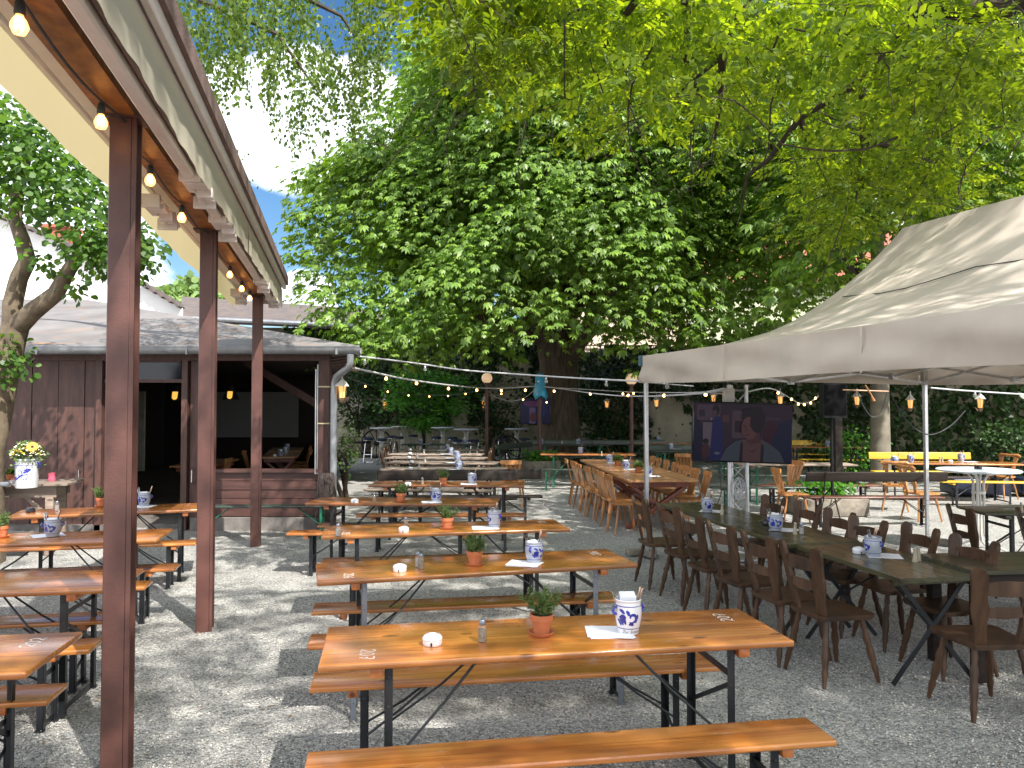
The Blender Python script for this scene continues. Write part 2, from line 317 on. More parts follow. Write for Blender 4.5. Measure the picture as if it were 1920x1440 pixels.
M['straw'] = mat('twigs', (.10, .075, .07), .9, var=.4, vscale=20)
M['cream_globe'] = mat('opal_globe', (.80, .66, .50), .35, emit=(1, .62, .35), estr=.22)
M['glow'] = mat('lit_bulb', (1, .75, .4), .3, emit=(1, .52, .16), estr=6)
M['glow_soft'] = mat('lit_bulb_glass', (1, .62, .3), .2, emit=(1, .42, .10), estr=1.6, trans=.6, alpha=.7)
M['bulb_off'] = mat('clear_bulb', (.75, .78, .78), .06, trans=.7, alpha=.55)
M['cable'] = mat('black_cable', (.03, .032, .034), .55)
M['cable_w'] = mat('pale_cable', (.50, .50, .52), .5)
M['pink'] = mat('pink_glass', (.75, .12, .2), .15, coat=.5)
M['brass'] = mat('copper_lantern', (.32, .22, .15), .45, .4)
M['lampglass'] = mat('amber_lamp_glass', (.95, .6, .25), .3, emit=(1, .5, .14), estr=.42, alpha=.9)
M['seatorange'] = M['chair_light']
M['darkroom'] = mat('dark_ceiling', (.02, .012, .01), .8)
M['creamdim'] = mat('dim_cream_wall', (.30, .29, .24), .9, var=.15)  # cream at low albedo, the dimness of the pavilion interior put into its colour
M['screen_w'] = mat('projection_cloth', (.2, .2, .19), .9)

def canvas_mat(name, col, tr=.25, dirt=.25):
    m = mat(name, col, .75, 0, col2=tuple(c*(1-dirt) for c in col), vscale=1.1, bump=.25, bscale=3.0, bstretch=(1, 1, 1), ramp=(.3, .6), detail=8)
    t = m.node_tree; n = t.nodes; L = t.links.new; b = n['Principled BSDF']
    trn = n.new('ShaderNodeBsdfTranslucent'); trn.inputs['Color'].default_value = (*col, 1); mx = n.new('ShaderNodeMixShader'); mx.inputs['Fac'].default_value = tr
    L(b.outputs[0], mx.inputs[1]); L(trn.outputs[0], mx.inputs[2]); L(mx.outputs[0], n['Material Output'].inputs['Surface']); return m
M['awning'] = canvas_mat('green_white_valance', (.70, .66, .53), .5, .1)
M['awning_y'] = canvas_mat('cream_valance', (.84, .70, .38), .7, .08)
M['canvas'] = canvas_mat('off_white_canvas', (.58, .505, .43), .14, .24)

# leaves
M['lf_chest'] = leafmat('chestnut_leaves', [(.09, .16, .038), (.125, .215, .045), (.17, .28, .052), (.25, .37, .06)], trans=.40, tcol=(1.7, 1.8, .4), rough=.42, spec=.55)
M['lf_over'] = leafmat('sunlit_canopy_leaves', [(.05, .09, .014), (.095, .155, .016), (.14, .205, .02), (.19, .255, .024)], trans=.55, tcol=(2.45, 2.2, .5), rough=.5, spec=.3)
M['lf_birch'] = leafmat('small_hanging_leaves', [(.055, .10, .022), (.09, .15, .028), (.15, .21, .04)], trans=.45, tcol=(1.7, 1.7, .4), rough=.4)
M['lf_left'] = leafmat('round_leaves', [(.04, .09, .022), (.07, .14, .03), (.12, .20, .04)], trans=.42, tcol=(2.1, 2.2, .6), rough=.4)
M['lf_ivy'] = leafmat('ivy_leaves', [(.018, .042, .014), (.03, .065, .018), (.045, .09, .022)], trans=.2, tcol=(1.4, 1.6, .5), rough=.4)
M['lf_bush'] = leafmat('bush_leaves', [(.06, .17, .03), (.09, .24, .04), (.13, .30, .045)], trans=.4, tcol=(1.7, 2.0, .4), rough=.4)
M['lf_herb'] = leafmat('herb_leaves', [(.09, .15, .045), (.12, .19, .06), (.16, .22, .09)], trans=.3, tcol=(1.4, 1.5, .6), rough=.5)
M['lf_far'] = leafmat('far_tree_leaves', [(.16, .25, .09), (.20, .30, .10), (.26, .36, .13)], trans=.3, rough=.6)
# ------------------------------------------------------------------ ground
def gravel_mat():
    m = bpy.data.materials.new('gravel'); m.use_nodes = True; t = m.node_tree; n = t.nodes; L = t.links.new; b = n['Principled BSDF']
    tcn = n.new('ShaderNodeTexCoord'); P = tcn.outputs['Object']
    def vor(s, feat='F1'):
        v = n.new('ShaderNodeTexVoronoi'); v.inputs['Scale'].default_value = s; v.feature = feat; L(P, v.inputs['Vector']); return v
    def noi(s, d=4):
        v = n.new('ShaderNodeTexNoise'); v.inputs['Scale'].default_value = s; v.inputs['Detail'].default_value = d; L(P, v.inputs['Vector']); return v
    v1 = vor(88); v2 = vor(150)
    sp = n.new('ShaderNodeSeparateColor'); L(v1.outputs['Color'], sp.inputs[0])
    r = n.new('ShaderNodeValToRGB'); e = r.color_ramp.elements; e[0].color = (.12, .115, .105, 1); e[1].color = (.68, .64, .56, 1)
    for p, c in ((.2, (.26, .258, .25)), (.6, (.395, .388, .372)), (.85, (.48, .465, .435))):
        x = e.new(p); x.color = (*c, 1)
    L(sp.outputs[0], r.inputs['Fac'])
    z = noi(.8, 5); mr = n.new('ShaderNodeMapRange'); mr.inputs['From Min'].default_value = .3; mr.inputs['From Max'].default_value = .7; mr.inputs['To Min'].default_value = .82; mr.inputs['To Max'].default_value = 1.15; L(z.outputs['Fac'], mr.inputs['Value'])
    hs = n.new('ShaderNodeHueSaturation'); L(r.outputs[0], hs.inputs['Color']); L(mr.outputs[0], hs.inputs['Value'])
    z3 = noi(18, 6); lf = n.new('ShaderNodeMapRange'); lf.inputs['From Min'].default_value = .69; lf.inputs['From Max'].default_value = .72; L(z3.outputs['Fac'], lf.inputs['Value'])
    mx = n.new('ShaderNodeMixRGB'); L(lf.outputs[0], mx.inputs['Fac']); L(hs.outputs[0], mx.inputs[1]); mx.inputs[2].default_value = (.17, .12, .07, 1); L(mx.outputs[0], b.inputs['Base Color'])
    b.inputs['Roughness'].default_value = .9
    ad = n.new('ShaderNodeMath'); ad.operation = 'ADD'; L(v1.outputs['Distance'], ad.inputs[0])
    m2 = n.new('ShaderNodeMath'); m2.operation = 'MULTIPLY'; m2.inputs[1].default_value = .5; L(v2.outputs['Distance'], m2.inputs[0]); L(m2.outputs[0], ad.inputs[1])
    z5 = noi(14, 8); m3 = n.new('ShaderNodeMath'); m3.operation = 'MULTIPLY'; m3.inputs[1].default_value = -2.6; L(z5.outputs['Fac'], m3.inputs[0])
    a2 = n.new('ShaderNodeMath'); a2.operation = 'ADD'; L(ad.outputs[0], a2.inputs[0]); L(m3.outputs[0], a2.inputs[1])
    bp = n.new('ShaderNodeBump'); bp.invert = True; bp.inputs['Strength'].default_value = 1.0; bp.inputs['Distance'].default_value = .013; L(a2.outputs[0], bp.inputs['Height']); L(bp.outputs[0], b.inputs['Normal'])
    return m
M['gravel'] = gravel_mat()
# one sheet, fine near the camera with gentle unevenness, coarse far away
def ground():
    xs = np.concatenate([[-300, -120, -50, -25], np.arange(-13, 16.01, .14), [25, 50, 120, 300]])
    ys = np.concatenate([[-300, -100, -30, -8], np.arange(-1, 14.01, .14), np.arange(15, 36, 1.0), [60, 120, 400]])
    X, Y = np.meshgrid(xs, ys)
    near = np.clip(1-(Y-11)/3, 0, 1)*np.clip((Y+2)/2, 0, 1)*np.clip(1-(np.abs(X)-11)/3, 0, 1)
    Z = .008*(np.sin(X*3.1+1.3*np.sin(Y*2.3))+np.sin(Y*4.7+X*1.9)+.8*np.sin(X*9.1+Y*7.3)+.7*np.sin(Y*11.3-X*5.1)+.6*RS.randn(*X.shape)*.5)*near-.006
    v = np.stack([X, Y, Z], -1).reshape(-1, 3); nx, ny = len(xs), len(ys)
    f = [(j*nx+i, j*nx+i+1, (j+1)*nx+i+1, (j+1)*nx+i) for j in range(ny-1) for i in range(nx-1)]
    me = bpy.data.meshes.new('ground'); me.from_pydata(v.tolist(), [], f); me.materials.append(M['gravel']); me.polygons.foreach_set('use_smooth', [True]*len(f)); me.update()
    o = bpy.data.objects.new('ground', me); C.objects.link(o); tag(o, kind='structure')
ground()
M['stones'] = leafmat('loose_stones', [(.16, .16, .155), (.30, .295, .28), (.42, .405, .375), (.62, .59, .53)], trans=0, rough=.9, spec=.2)
def loose_stones():
    r = np.random.RandomState(91); n = 60000; Y = 2.6/(1-r.rand(n)*(1-2.6/11.0)); X = (r.rand(n)*2-1)*(.72*Y+.4); z = .004+.008*(np.sin(X*3.1+1.3*np.sin(Y*2.3))+np.sin(Y*4.7+X*1.9)+.8*np.sin(X*9.1+Y*7.3)+.7*np.sin(Y*11.3-X*5.1))*np.clip(1-(Y-11)/3, 0, 1)-.006
    tp = (np.array([(1, 0, 0), (-.8, .2, 0), (.1, 1, .1), (0, -.9, -.1), (.1, .1, .62), (0, 0, -.6)], float), [(0, 2, 4), (2, 1, 4), (1, 3, 4), (3, 0, 4), (2, 0, 5), (1, 2, 5), (3, 1, 5), (0, 3, 5)])
    me = leaves_mesh('loose_stones', tp, np.stack([X, Y, z], 1), unit(np.concatenate([r.randn(n, 2), .15*r.randn(n, 1)], 1)), unit(np.array([0, 0, 1.])+.35*r.randn(n, 3)), .0045+.0065*r.rand(n)**2, M['stones'])
    o = bpy.data.objects.new('loose_stones', me); C.objects.link(o); tag(o, 'loose grey stones lying over the gravel in the foreground', 'gravel', kind='stuff')

# ------------------------------------------------------------------ leaves
def T(vs, fs): return np.array(vs, float), fs
def leaflet(a, L, w, droop, base=0.0):
    ca, sa = math.cos(a), math.sin(a)
    P = [(0, base, 0), (-w, base+L*.58, -droop*L*.3), (0, base+L, -droop*L), (w, base+L*.58, -droop*L*.3)]
    return [(x*ca+y*sa, -x*sa+y*ca, z) for x, y, z in P]
def tmpl(parts):
    v = []; f = []
    for p in parts: b = len(v); v += p; f.append(tuple(range(b, b+len(p))))
    return T(v, f)
TP_PALM = tmpl([leaflet(a, L, L*.2, .55) for a, L in ((-1.35, .62), (-.78, .86), (-.26, 1), (.26, 1), (.78, .86), (1.35, .62))])
TP_SIMPLE = tmpl([[(0, 0, 0), (-.36, .42, .05), (0, 1, -.12), (.36, .42, .05)]])
TP_ROUND = tmpl([[(0, 0, 0), (-.42, .3, .06), (-.34, .74, .02), (0, 1, -.1), (.34, .74, .02), (.42, .3, .06)]])
TP_LONG = tmpl([[(0, 0, 0), (-.17, .45, .04), (0, 1, -.16), (.17, .45, .04)]])
TP_OLD = tmpl([[(x+s*.16*0, y, 0), (x+s*.2-.0, y+.22, .02), (x+s*.55, y+.42, -.1), (x+s*.34, y+.06, 0)] for y in (.15, .42, .68) for s in (-1, 1) for x in (0,)]+[[(0, .8, 0), (-.14, 1.05, 0), (0, 1.4, -.1), (.14, 1.05, 0)]])
def ovate(a, L, w, oy, droop=.16):
    ca, sa = math.cos(a), math.sin(a); P = [(0, .05*L, 0), (-w*.8, .35*L, .01), (-w, .6*L, -.02), (-w*.45, .88*L, -droop*L*.7), (0, L, -droop*L), (w*.45, .88*L, -droop*L*.7), (w, .6*L, -.02), (w*.8, .35*L, .01)]
    return [(x*ca+y*sa, -x*sa+y*ca+oy, z) for x, y, z in P]
TP_SPRIG = tmpl([ovate(s*1.05, .36, .085, y) for y in (.22, .44, .66) for s in (-1, 1)]+[ovate(0, .42, .10, .72)])
TP_IVY = tmpl([[(0, 0, 0), (-.5, .12, .05), (-.38, .62, 0), (0, 1, -.08), (.38, .62, 0), (.5, .12, .05)]])
TP_BLADE = tmpl([[(-.05, 0, 0), (-.04, .6, .0), (0, 1, -.05), (.04, .6, 0), (.05, 0, 0)]])

def unit(a): return a/np.maximum(np.linalg.norm(a, axis=-1, keepdims=True), 1e-9)
def leaves_mesh(name, tp, pos, axis, normal, size, material):
    tv, tf = tp; n = len(pos); k = len(tv)
    y = unit(axis); z = unit(normal-y*np.sum(normal*y, -1, keepdims=True)); x = np.cross(y, z)
    sz = np.broadcast_to(size, (n,))[:, None, None]
    v = pos[:, None, :]+sz*(tv[None, :, 0:1]*x[:, None]+tv[None, :, 1:2]*y[:, None]+tv[None, :, 2:3]*z[:, None])
    v = v.reshape(-1, 3); fl = np.array([len(f) for f in tf]); base = np.concatenate([np.array(f) for f in tf])
    loops = (base[None, :]+(np.arange(n)*k)[:, None]).reshape(-1); tot = np.tile(fl, n); st = np.concatenate([[0], np.cumsum(tot)[:-1]])
    me = bpy.data.meshes.new(name); me.vertices.add(len(v)); me.vertices.foreach_set('co', v.reshape(-1).astype(np.float32))
    me.loops.add(len(loops)); me.loops.foreach_set('vertex_index', loops.astype(np.int32)); me.polygons.add(len(tot))
    me.polygons.foreach_set('loop_start', st.astype(np.int32)); me.polygons.foreach_set('loop_total', tot.astype(np.int32))
    me.materials.append(material); me.update(calc_edges=True); me.validate()
    return me
def leaves(name, tp, pos, axis, normal, size, material, parent=None):
    o = bpy.data.objects.new(name, leaves_mesh(name, tp, np.asarray(pos, float), np.asarray(axis, float), np.asarray(normal, float), size, material)); C.objects.link(o)
    if parent: o.parent = parent
    return o
def sph(n, r): return unit(r.randn(n, 3))

def crown_clusters(cen, radii, n, r, lo=.55, zmin=-1, front=1.0):
    d = sph(n*3, r); keep = (d[:, 2] > zmin) & ((d[:, 1] < .35) | (r.rand(n*3) < front)); d = d[keep][:n]
    rr = lo+(1-lo)*r.rand(len(d))**.55
    bump = 1+.13*np.sin(d[:, 0]*7+1)*np.sin(d[:, 2]*6+2)+.10*r.randn(len(d))*.6
    return cen+d*rr[:, None]*radii*bump[:, None], d
def chestnut_crown(name, cen, radii, ncl, per, leaf, seed, parent, material, zmin=-.75, rad_c=(1.15, .55), front=.45, clip=None, lo=.5, extra=None):
    r = np.random.RandomState(seed); cen = np.array(cen, float); radii = np.array(radii, float)
    cc, dd = crown_clusters(cen, radii, ncl, r, lo, zmin, front)
    if extra is not None:
        ex = np.array(extra, float); cc = np.concatenate([cc, ex]); dd = np.concatenate([dd, unit(ex-cen)])
    P = []; A = []; Nn = []; Z = []
    for c, d in zip(cc, dd):
        k = int(per*(.6+.8*r.rand())); R = rad_c[0]*(.7+.6*r.rand()); q = unit(r.randn(k, 3)); q[:, 2] = np.abs(q[:, 2])*.9-.25
        rr = (r.rand(k)**.4)[:, None]; off = q*rr*np.array([R, R, rad_c[1]*1.4])
        out = unit(np.array([d[0], d[1], .12])); tilt = out*R*.0
        hor = np.concatenate([off[:, :2], np.zeros((k, 1))], 1); p = c+off-np.array([0, 0, .35])*(np.linalg.norm(hor, axis=1, keepdims=True)/R)**2*R
        a = unit(unit(hor+1e-6)*.75+out*.5+r.randn(k, 3)*.28+np.array([0, 0, -.42])); nn = unit(out*.45+np.array([0, 0, .9])+unit(hor+1e-6)*.35+r.randn(k, 3)*.42)
        P.append(p); A.append(a); Nn.append(nn); Z.append(leaf*(.5+.85*r.rand(k)**1.4))
    P = np.concatenate(P); A = np.concatenate(A); Nn = np.concatenate(Nn); Z = np.concatenate(Z)
    if clip is not None: kk = clip(P); P, A, Nn, Z = P[kk], A[kk], Nn[kk], Z[kk]
    return leaves(name, TP_PALM, P, A, Nn, Z, material, parent), cc

def wiggle(a, b, k, amp, r, sag=0):
    a = np.array(a, float); b = np.array(b, float); o = []
    for i in range(k+1):
        t = i/k; p = a+(b-a)*t+(r.randn(3)*amp*math.sin(math.pi*t)); p[2] += sag*math.sin(math.pi*t); o.append(p)
    return o

loose_stones()
# big chestnut
def big_chestnut():
    t = thing('chestnut_tree', 'huge old chestnut with a broad crown and thick rough trunk in the middle', 'tree', (1.55, 24.5, 0))
    r = np.random.RandomState(3); m = MB()
    n = 22; rings = []
    prof = [(0, .86), (.5, .70), (1.2, .62), (2.2, .58), (3.2, .60), (4.2, .66), (5.2, .5), (7.5, .36), (9.5, .2)]
    vs = []
    for z, R in prof:
        for j in range(n):
            a = 2*math.pi*j/n; q = R*(1+.07*math.sin(5*a+z*.5)+.05*math.sin(9*a-z)); vs.append((q*math.cos(a)-.03*z, q*math.sin(a), z))
    m.add(vs, [(i*n+j, i*n+(j+1) % n, (i+1)*n+(j+1) % n, (i+1)*n+j) for i in range(len(prof)-1) for j in range(n)], True)
    m.build('trunk', M['bark'], t)
    for (a, b, r0, r1) in (((.1, -.1, 3.1), (2.6, -2.4, 6.0), .30, .12), ((-.2, -.2, 3.9), (-4.2, -2.5, 7.2), .28, .08), ((0, 0, 4.6), (-1.6, -3.5, 9.5), .25, .07), ((0, 0, 4.4), (4.2, 1.0, 9), .26, .08), ((-.1, 0, 4.6), (-4.0, 1.5, 9.5), .22, .07), ((.3, -.3, 3.3), (1.4, -4.6, 5.2), .2, .06), ((-.2, -.1, 3.7), (-5.6, -1.5, 4.9), .18, .05)):
        b2 = MB(); pts = wiggle(a, b, 6, .16, r, .3); b2.tube(pts, [r0+(r1-r0)*i/6 for i in range(7)], 9); b2.build('limb', M['bark'], t)
    ex = []
    # drooping skirt of boughs along the lower front edge
    for px, py, Y in ((640, 590, 19), (690, 640, 19), (620, 540, 19), (760, 640, 18.5), (830, 600, 18), (900, 640, 19), (940, 560, 17.5), (1000, 600, 17.5), (740, 600, 19), (1160, 605, 18.5), (1230, 610, 18), (1300, 640, 18), (1370, 610, 18), (1440, 560, 18.5), (1250, 560, 17), (1100, 560, 17), (590, 490, 20), (600, 400, 20), (640, 350, 21), (1430, 480, 19), (1480, 420, 20), (1200, 500, 17), (870, 520, 17.3), (700, 300, 21), (760, 200, 22), (1380, 640, 21), (1500, 470, 20), (1450, 625, 20), (1520, 400, 20), (1560, 330, 21), (1600, 420, 21), (1480, 330, 20), (1400, 330, 20), (1340, 420, 18.5), (1060, 470, 17.2), (960, 430, 17.5), (780, 430, 18.5), (700, 440, 19), (1150, 400, 17), (1280, 330, 18), (820, 300, 19), (920, 250, 19), (1010, 330, 17.5), (1100, 250, 18.5), (690, 540, 19), (840, 520, 18), (570, 350, 21), (580, 440, 20.5), (1030, 200, 18), (1110, 240, 17.5), (1180, 290, 17), (1120, 340, 17), (1040, 400, 17), (960, 300, 17.5), (900, 360, 18), (1230, 380, 17.5), (1300, 450, 18), (1360, 520, 18), (1200, 450, 16.8), (980, 180, 18.5), (880, 180, 19.5), (1260, 250, 18), (1340, 280, 18.5), (940, 480, 17.5), (1100, 460, 16.8)):
        ex.append(D(px, py, Y)-Vector((1.55, 24.5, 0)))
    # measured left flank of the crown, as height against sideways reach
    fl = [D(x, y, 22) for x, y in ((745, 0), (752, 60), (742, 130), (738, 180), (702, 245), (655, 292), (604, 322), (560, 345), (550, 400), (564, 440), (548, 480), (568, 520), (592, 552), (602, 600), (625, 690))]
    fz = np.array([p.z for p in fl])[::-1]; fx = np.array([p.x for p in fl])[::-1]-1.55; rr_ = np.random.RandomState(2)
    def flank(P): return P[:, 0] > np.interp(P[:, 2], fz, fx)+.18*rr_.randn(len(P))+.25*np.sin(P[:, 2]*5)
    chestnut_crown('crown', (-.3, -.8, 8.9), (6.6, 6.3, 5.3), 430, 210, .165, 5, t, M['lf_chest'], zmin=-.85, rad_c=(1.5, .8), front=.5, extra=ex, lo=.45, clip=flank)
    chestnut_crown('crown_interior', (-.3, -.4, 8.6), (4.9, 4.9, 4.0), 90, 90, .2, 9, t, M['lf_chest'], zmin=-.9, lo=.3, clip=flank)
big_chestnut()

# second tree behind the tent, pale trunk
def pale_tree():
    t = thing('chestnut_tree', 'second chestnut with a smooth pale trunk rising behind the bright yellow bench', 'tree', (8.75, 18.3, 0)); m = MB()
    m.lathe([(.27, 0), (.23, .4), (.215, 1.5), (.2, 3), (.18, 4.5), (.1, 7.5)], 16); m.build('trunk', M['bark_pale'], t)
    r = np.random.RandomState(4)
    for b in ((-3, -1, 8), (3, -2, 8.5), (-1.5, 2, 9), (2, 2, 7.5), (-2.2, -2.5, 6.2)):
        b2 = MB(); b2.tube(wiggle((0, 0, 3.8), b, 5, .15, r, .3), [.13-.017*i for i in range(6)], 8); b2.build('limb', M['bark_dark'], t)
    chestnut_crown('crown', (.4, .6, 8.6), (6.0, 4.6, 4.6), 190, 85, .21, 15, t, M['lf_chest'], zmin=-.8, front=.6, lo=.4, rad_c=(1.3, .7), extra=[D(x, y, Y)-Vector((8.75, 18.3, 0)) for x, y, Y in ((1500, 420, 16), (1560, 480, 15.5), (1600, 380, 15.5), (1650, 300, 15), (1560, 330, 16), (1700, 380, 15), (1750, 320, 15), (1800, 370, 15), (1860, 300, 15), (1900, 350, 15), (1520, 520, 16), (1480, 580, 16.5), (1620, 450, 15.5), (1680, 240, 15), (1780, 240, 15), (1540, 250, 16), (1440, 500, 17))], clip=lambda P: P[:, 2] > 3.6)
pale_tree()
def rear_tree(name, label, loc, cen, radii, ncl, seed, per=60, leaf=.26, m='lf_chest'):
    t = thing(name, label, 'tree', loc); b = MB(); b.lathe([(.4, 0), (.3, 2), (.2, 5), (.08, 8)], 12); b.build('trunk', M['bark'], t)
    chestnut_crown('crown', cen, radii, ncl, per, leaf, seed, t, M[m], zmin=-.8, front=.5, lo=.4)
rear_tree('maple_tree', 'dense green tree behind the right-hand wall, above the ivy and the house', (14.5, 27, 0), (0, 0, 9.5), (6, 4.5, 6.5), 130, 22)
rear_tree('maple_tree', 'tall tree at the far right edge, partly behind the tent ridge', (18, 19.5, 0), (0, 0, 9.5), (5, 4.5, 6), 100, 25)

# overhead tree: its trunk stands right of and behind the camera, the boughs reach over the garden
def overhead():
    t = thing('walnut_tree', 'tree whose sunlit yellow-green boughs hang over the garden from the upper right corner', 'tree', (8.6, .6, 0)); base = Vector((8.6, .6, 0))
    m = MB(); m.tube([(0, 0, -.1), (-.05, .05, 2), (-.1, .2, 4), (-.3, .5, 5.3)], [.34, .27, .23, .2], 12); m.build('trunk', M['bark'], t)
    r = np.random.RandomState(8)
    main = [Vector((8.3, 1.1, 5.2)), Vector((7.6, 4.0, 6.2)), D(1960, -30, 8.0), D(1880, 12, 8.1), D(1825, 22, 8.2), D(1760, 8, 8.3), D(1712, 26, 8.4), D(1700, 55, 8.5), D(1668, 100, 8.7), D(1615, 150, 9.0), D(1560, 185, 9.3), D(1500, 222, 9.8)]
    def br(pts, r0, r1, n=7):
        b = MB(); k = len(pts)-1; b.tube([Vector(p)-base for p in pts], [r0+(r1-r0)*i/k for i in range(k+1)], n); b.build('bough', M['bark_dark'], t)
    br(main, .19, .03, 9)
    def pxs(*a): return [D(x, y, Y) for x, y, Y in a]
    boughs = [pxs((1825, 22, 8.2), (1840, -40, 8.1), (1850, -120, 7.9)), pxs((1376, 30, 7.2), (1372, 70, 7.4), (1355, 105, 7.6), (1300, 150, 7.9), (1255, 190, 8.2)), pxs((1285, 0, 6.9), (1290, 60, 7.2), (1285, 110, 7.5), (1310, 175, 8.0), (1330, 215, 8.3)),
              pxs((1355, 105, 7.6), (1352, 160, 8), (1345, 230, 8.6), (1335, 300, 9.4)), pxs((1615, 150, 9), (1618, 220, 9.6), (1612, 300, 10.4), (1605, 380, 11)), pxs((1500, 222, 9.8), (1440, 300, 10.6), (1400, 330, 11), (1390, 400, 11.5)),
              pxs((1500, 222, 9.8), (1512, 260, 10.2), (1520, 300, 10.6)), pxs((1620, 262, 10), (1690, 280, 10.4), (1760, 310, 10.8)), pxs((1760, 8, 8.3), (1600, -60, 7.6), (1450, -40, 7.2), (1376, 30, 7.2)), pxs((1450, -40, 7.2), (1330, -30, 6.9), (1200, -10, 6.8), (1080, 20, 7), (1010, 60, 7.4)),
              pxs((1200, -10, 6.8), (1150, 60, 7.4), (1120, 110, 7.9)), pxs((1720, 30, 8.4), (1760, 90, 9), (1850, 150, 9.6), (1940, 180, 10))]
    for b in boughs: br(b, .045, .010, 6)
    for p0 in ((5, -1, 7.6), (2, 0, 7.2), (.5, 3, 7), (3.2, -4, 7.4), (9, 5, 8)): br(wiggle(main[1], p0, 6, .2, r, .3), .1, .02, 7)
    tw = MB()
    # leafy sprays: clusters hang in one broad layer whose lower side slopes up away from the bough tips
    P = []; A = []; Nn = []; Z = []
    def spray(c, k, R):
        c = np.array(c); q = r.randn(k, 3)*np.array([R, R, R*.42]); a = unit(q*np.array([1, 1, .3])+r.randn(k, 3)*.35*R+np.array([0, 0, -.5*R]))
        P.append(c+q); A.append(a); Nn.append(unit(np.array([0, 0, 1.0])+r.randn(k, 3)*.45)); Z.append(.17+.13*r.rand(k))
    # visible part, measured where the boughs hang (depths 7 to 13 m)
    cnt = 0
    for i in range(5000):
        px = r.uniform(830, 2020); py = r.uniform(-90, 500); Y = r.uniform(6.2, 12.0)+(2.5 if py > 240 else 0)
        if abs(py-np.interp(px, [1300, 1500, 1560, 1615, 1668, 1700, 1712, 1760, 1900], [330, 222, 185, 150, 100, 55, 26, 8, 12])) < 45 and px > 1300 and Y < 10.3: continue
        if Y < 9 and r.rand() < .35: continue
        lim = np.interp(px, [830, 900, 1000, 1100, 1200, 1300, 1400, 1500, 1600, 1700, 1800, 1900, 2020], [60, 170, 205, 210, 250, 330, 370, 390, 390, 380, 370, 350, 340])
        lim *= (.80+.42*math.sin(px*.021)*math.sin(px*.0087+1)+.12*r.randn())
        if py > lim: continue
        p = D(px, py, Y); gx, gy = p.x-.52*p.z, p.y+.655*p.z
        if ((-2.2 < gx < 1.7 and 10 < gy < 19) or (-4.5 < gx < -1.2 and 12 < gy < 20)) and r.rand() < .62: continue
        if py > 210 and r.rand() < .38: continue
        if p.z > 8.6 or p.z < 3.9 or p.y > 14.5: continue
        spray(p, int(9+9*r.rand()), .20+.14*r.rand()); cnt += 1
        if cnt > 700: break
        if r.rand() < .35: tw.tube([p-base+Vector(r.randn(3)*.35), p-base+Vector(r.randn(3)*.08), p-base+Vector(r.randn(3)*.3)+Vector((0, 0, -.2))], [.008, .006, .003], 4, cap=False)
    for i in range(75):      # thin bare branchlets between the sprays
        px = r.uniform(860, 1900); p = D(px, r.uniform(-60, np.interp(px, [860, 1200, 1500, 1900], [120, 200, 330, 260])), r.uniform(7, 11.5)); q0 = [p]; dv = Vector((r.randn()*.10, r.randn()*.08, -.13-.05*r.rand()))
        for k in range(9): dv = dv*.9+Vector((r.randn()*.06, r.randn()*.05, -.03+.05*r.randn())); q0.append(q0[-1]+dv)
        if q0[-1].z < 3.9: continue
        tw.tube([v-base for v in q0], [.013-.0011*k for k in range(10)], 5, cap=False)
        for k in (3, 5, 7): e = Vector((r.randn()*.25, r.randn()*.2, .05+.12*r.randn())); tw.tube([q0[k]-base, q0[k]-base+e*.5+Vector((0, 0, .03)), q0[k]-base+e], [.006, .005, .003], 4, cap=False)
    # unseen high leaf sprays of this tree, added to shade the tent
    for i in range(130):
        p = (r.uniform(4.0, 10.5), r.uniform(-2.2, 5.4), 0); spray((p[0], p[1], max(8.4, 1.88+.62*max(0, p[1])+2.6)+2.2*r.rand()), 22, .55)
    # the part of the canopy above and behind the viewer that shades the foreground
    for i in range(OVER_N):
        x = r.uniform(-1.5, 12); y = r.uniform(-10, 2.2); z = r.uniform(8.2, 12.0)
        g = math.sin(x*1.1+1.5)*math.sin(y*.9+.4)
        if g < -.42 and x < 6: continue
        if x < 1.2 and r.rand() < .4: continue
        spray((x, y, z), 22, .62)
    for i in range(230): spray((r.uniform(5.3, 11), r.uniform(-5.0, -1), r.uniform(8.5, 11.0)), 24, .62)
    tag(tw.build('twigs', M['bark_dark'], t), kind='stuff')
    leaves('crown', TP_SPRIG, np.concatenate(P)-np.array(base), np.concatenate(A), np.concatenate(Nn), np.concatenate(Z), M['lf_over'], t)
OVER_N = 640
overhead()

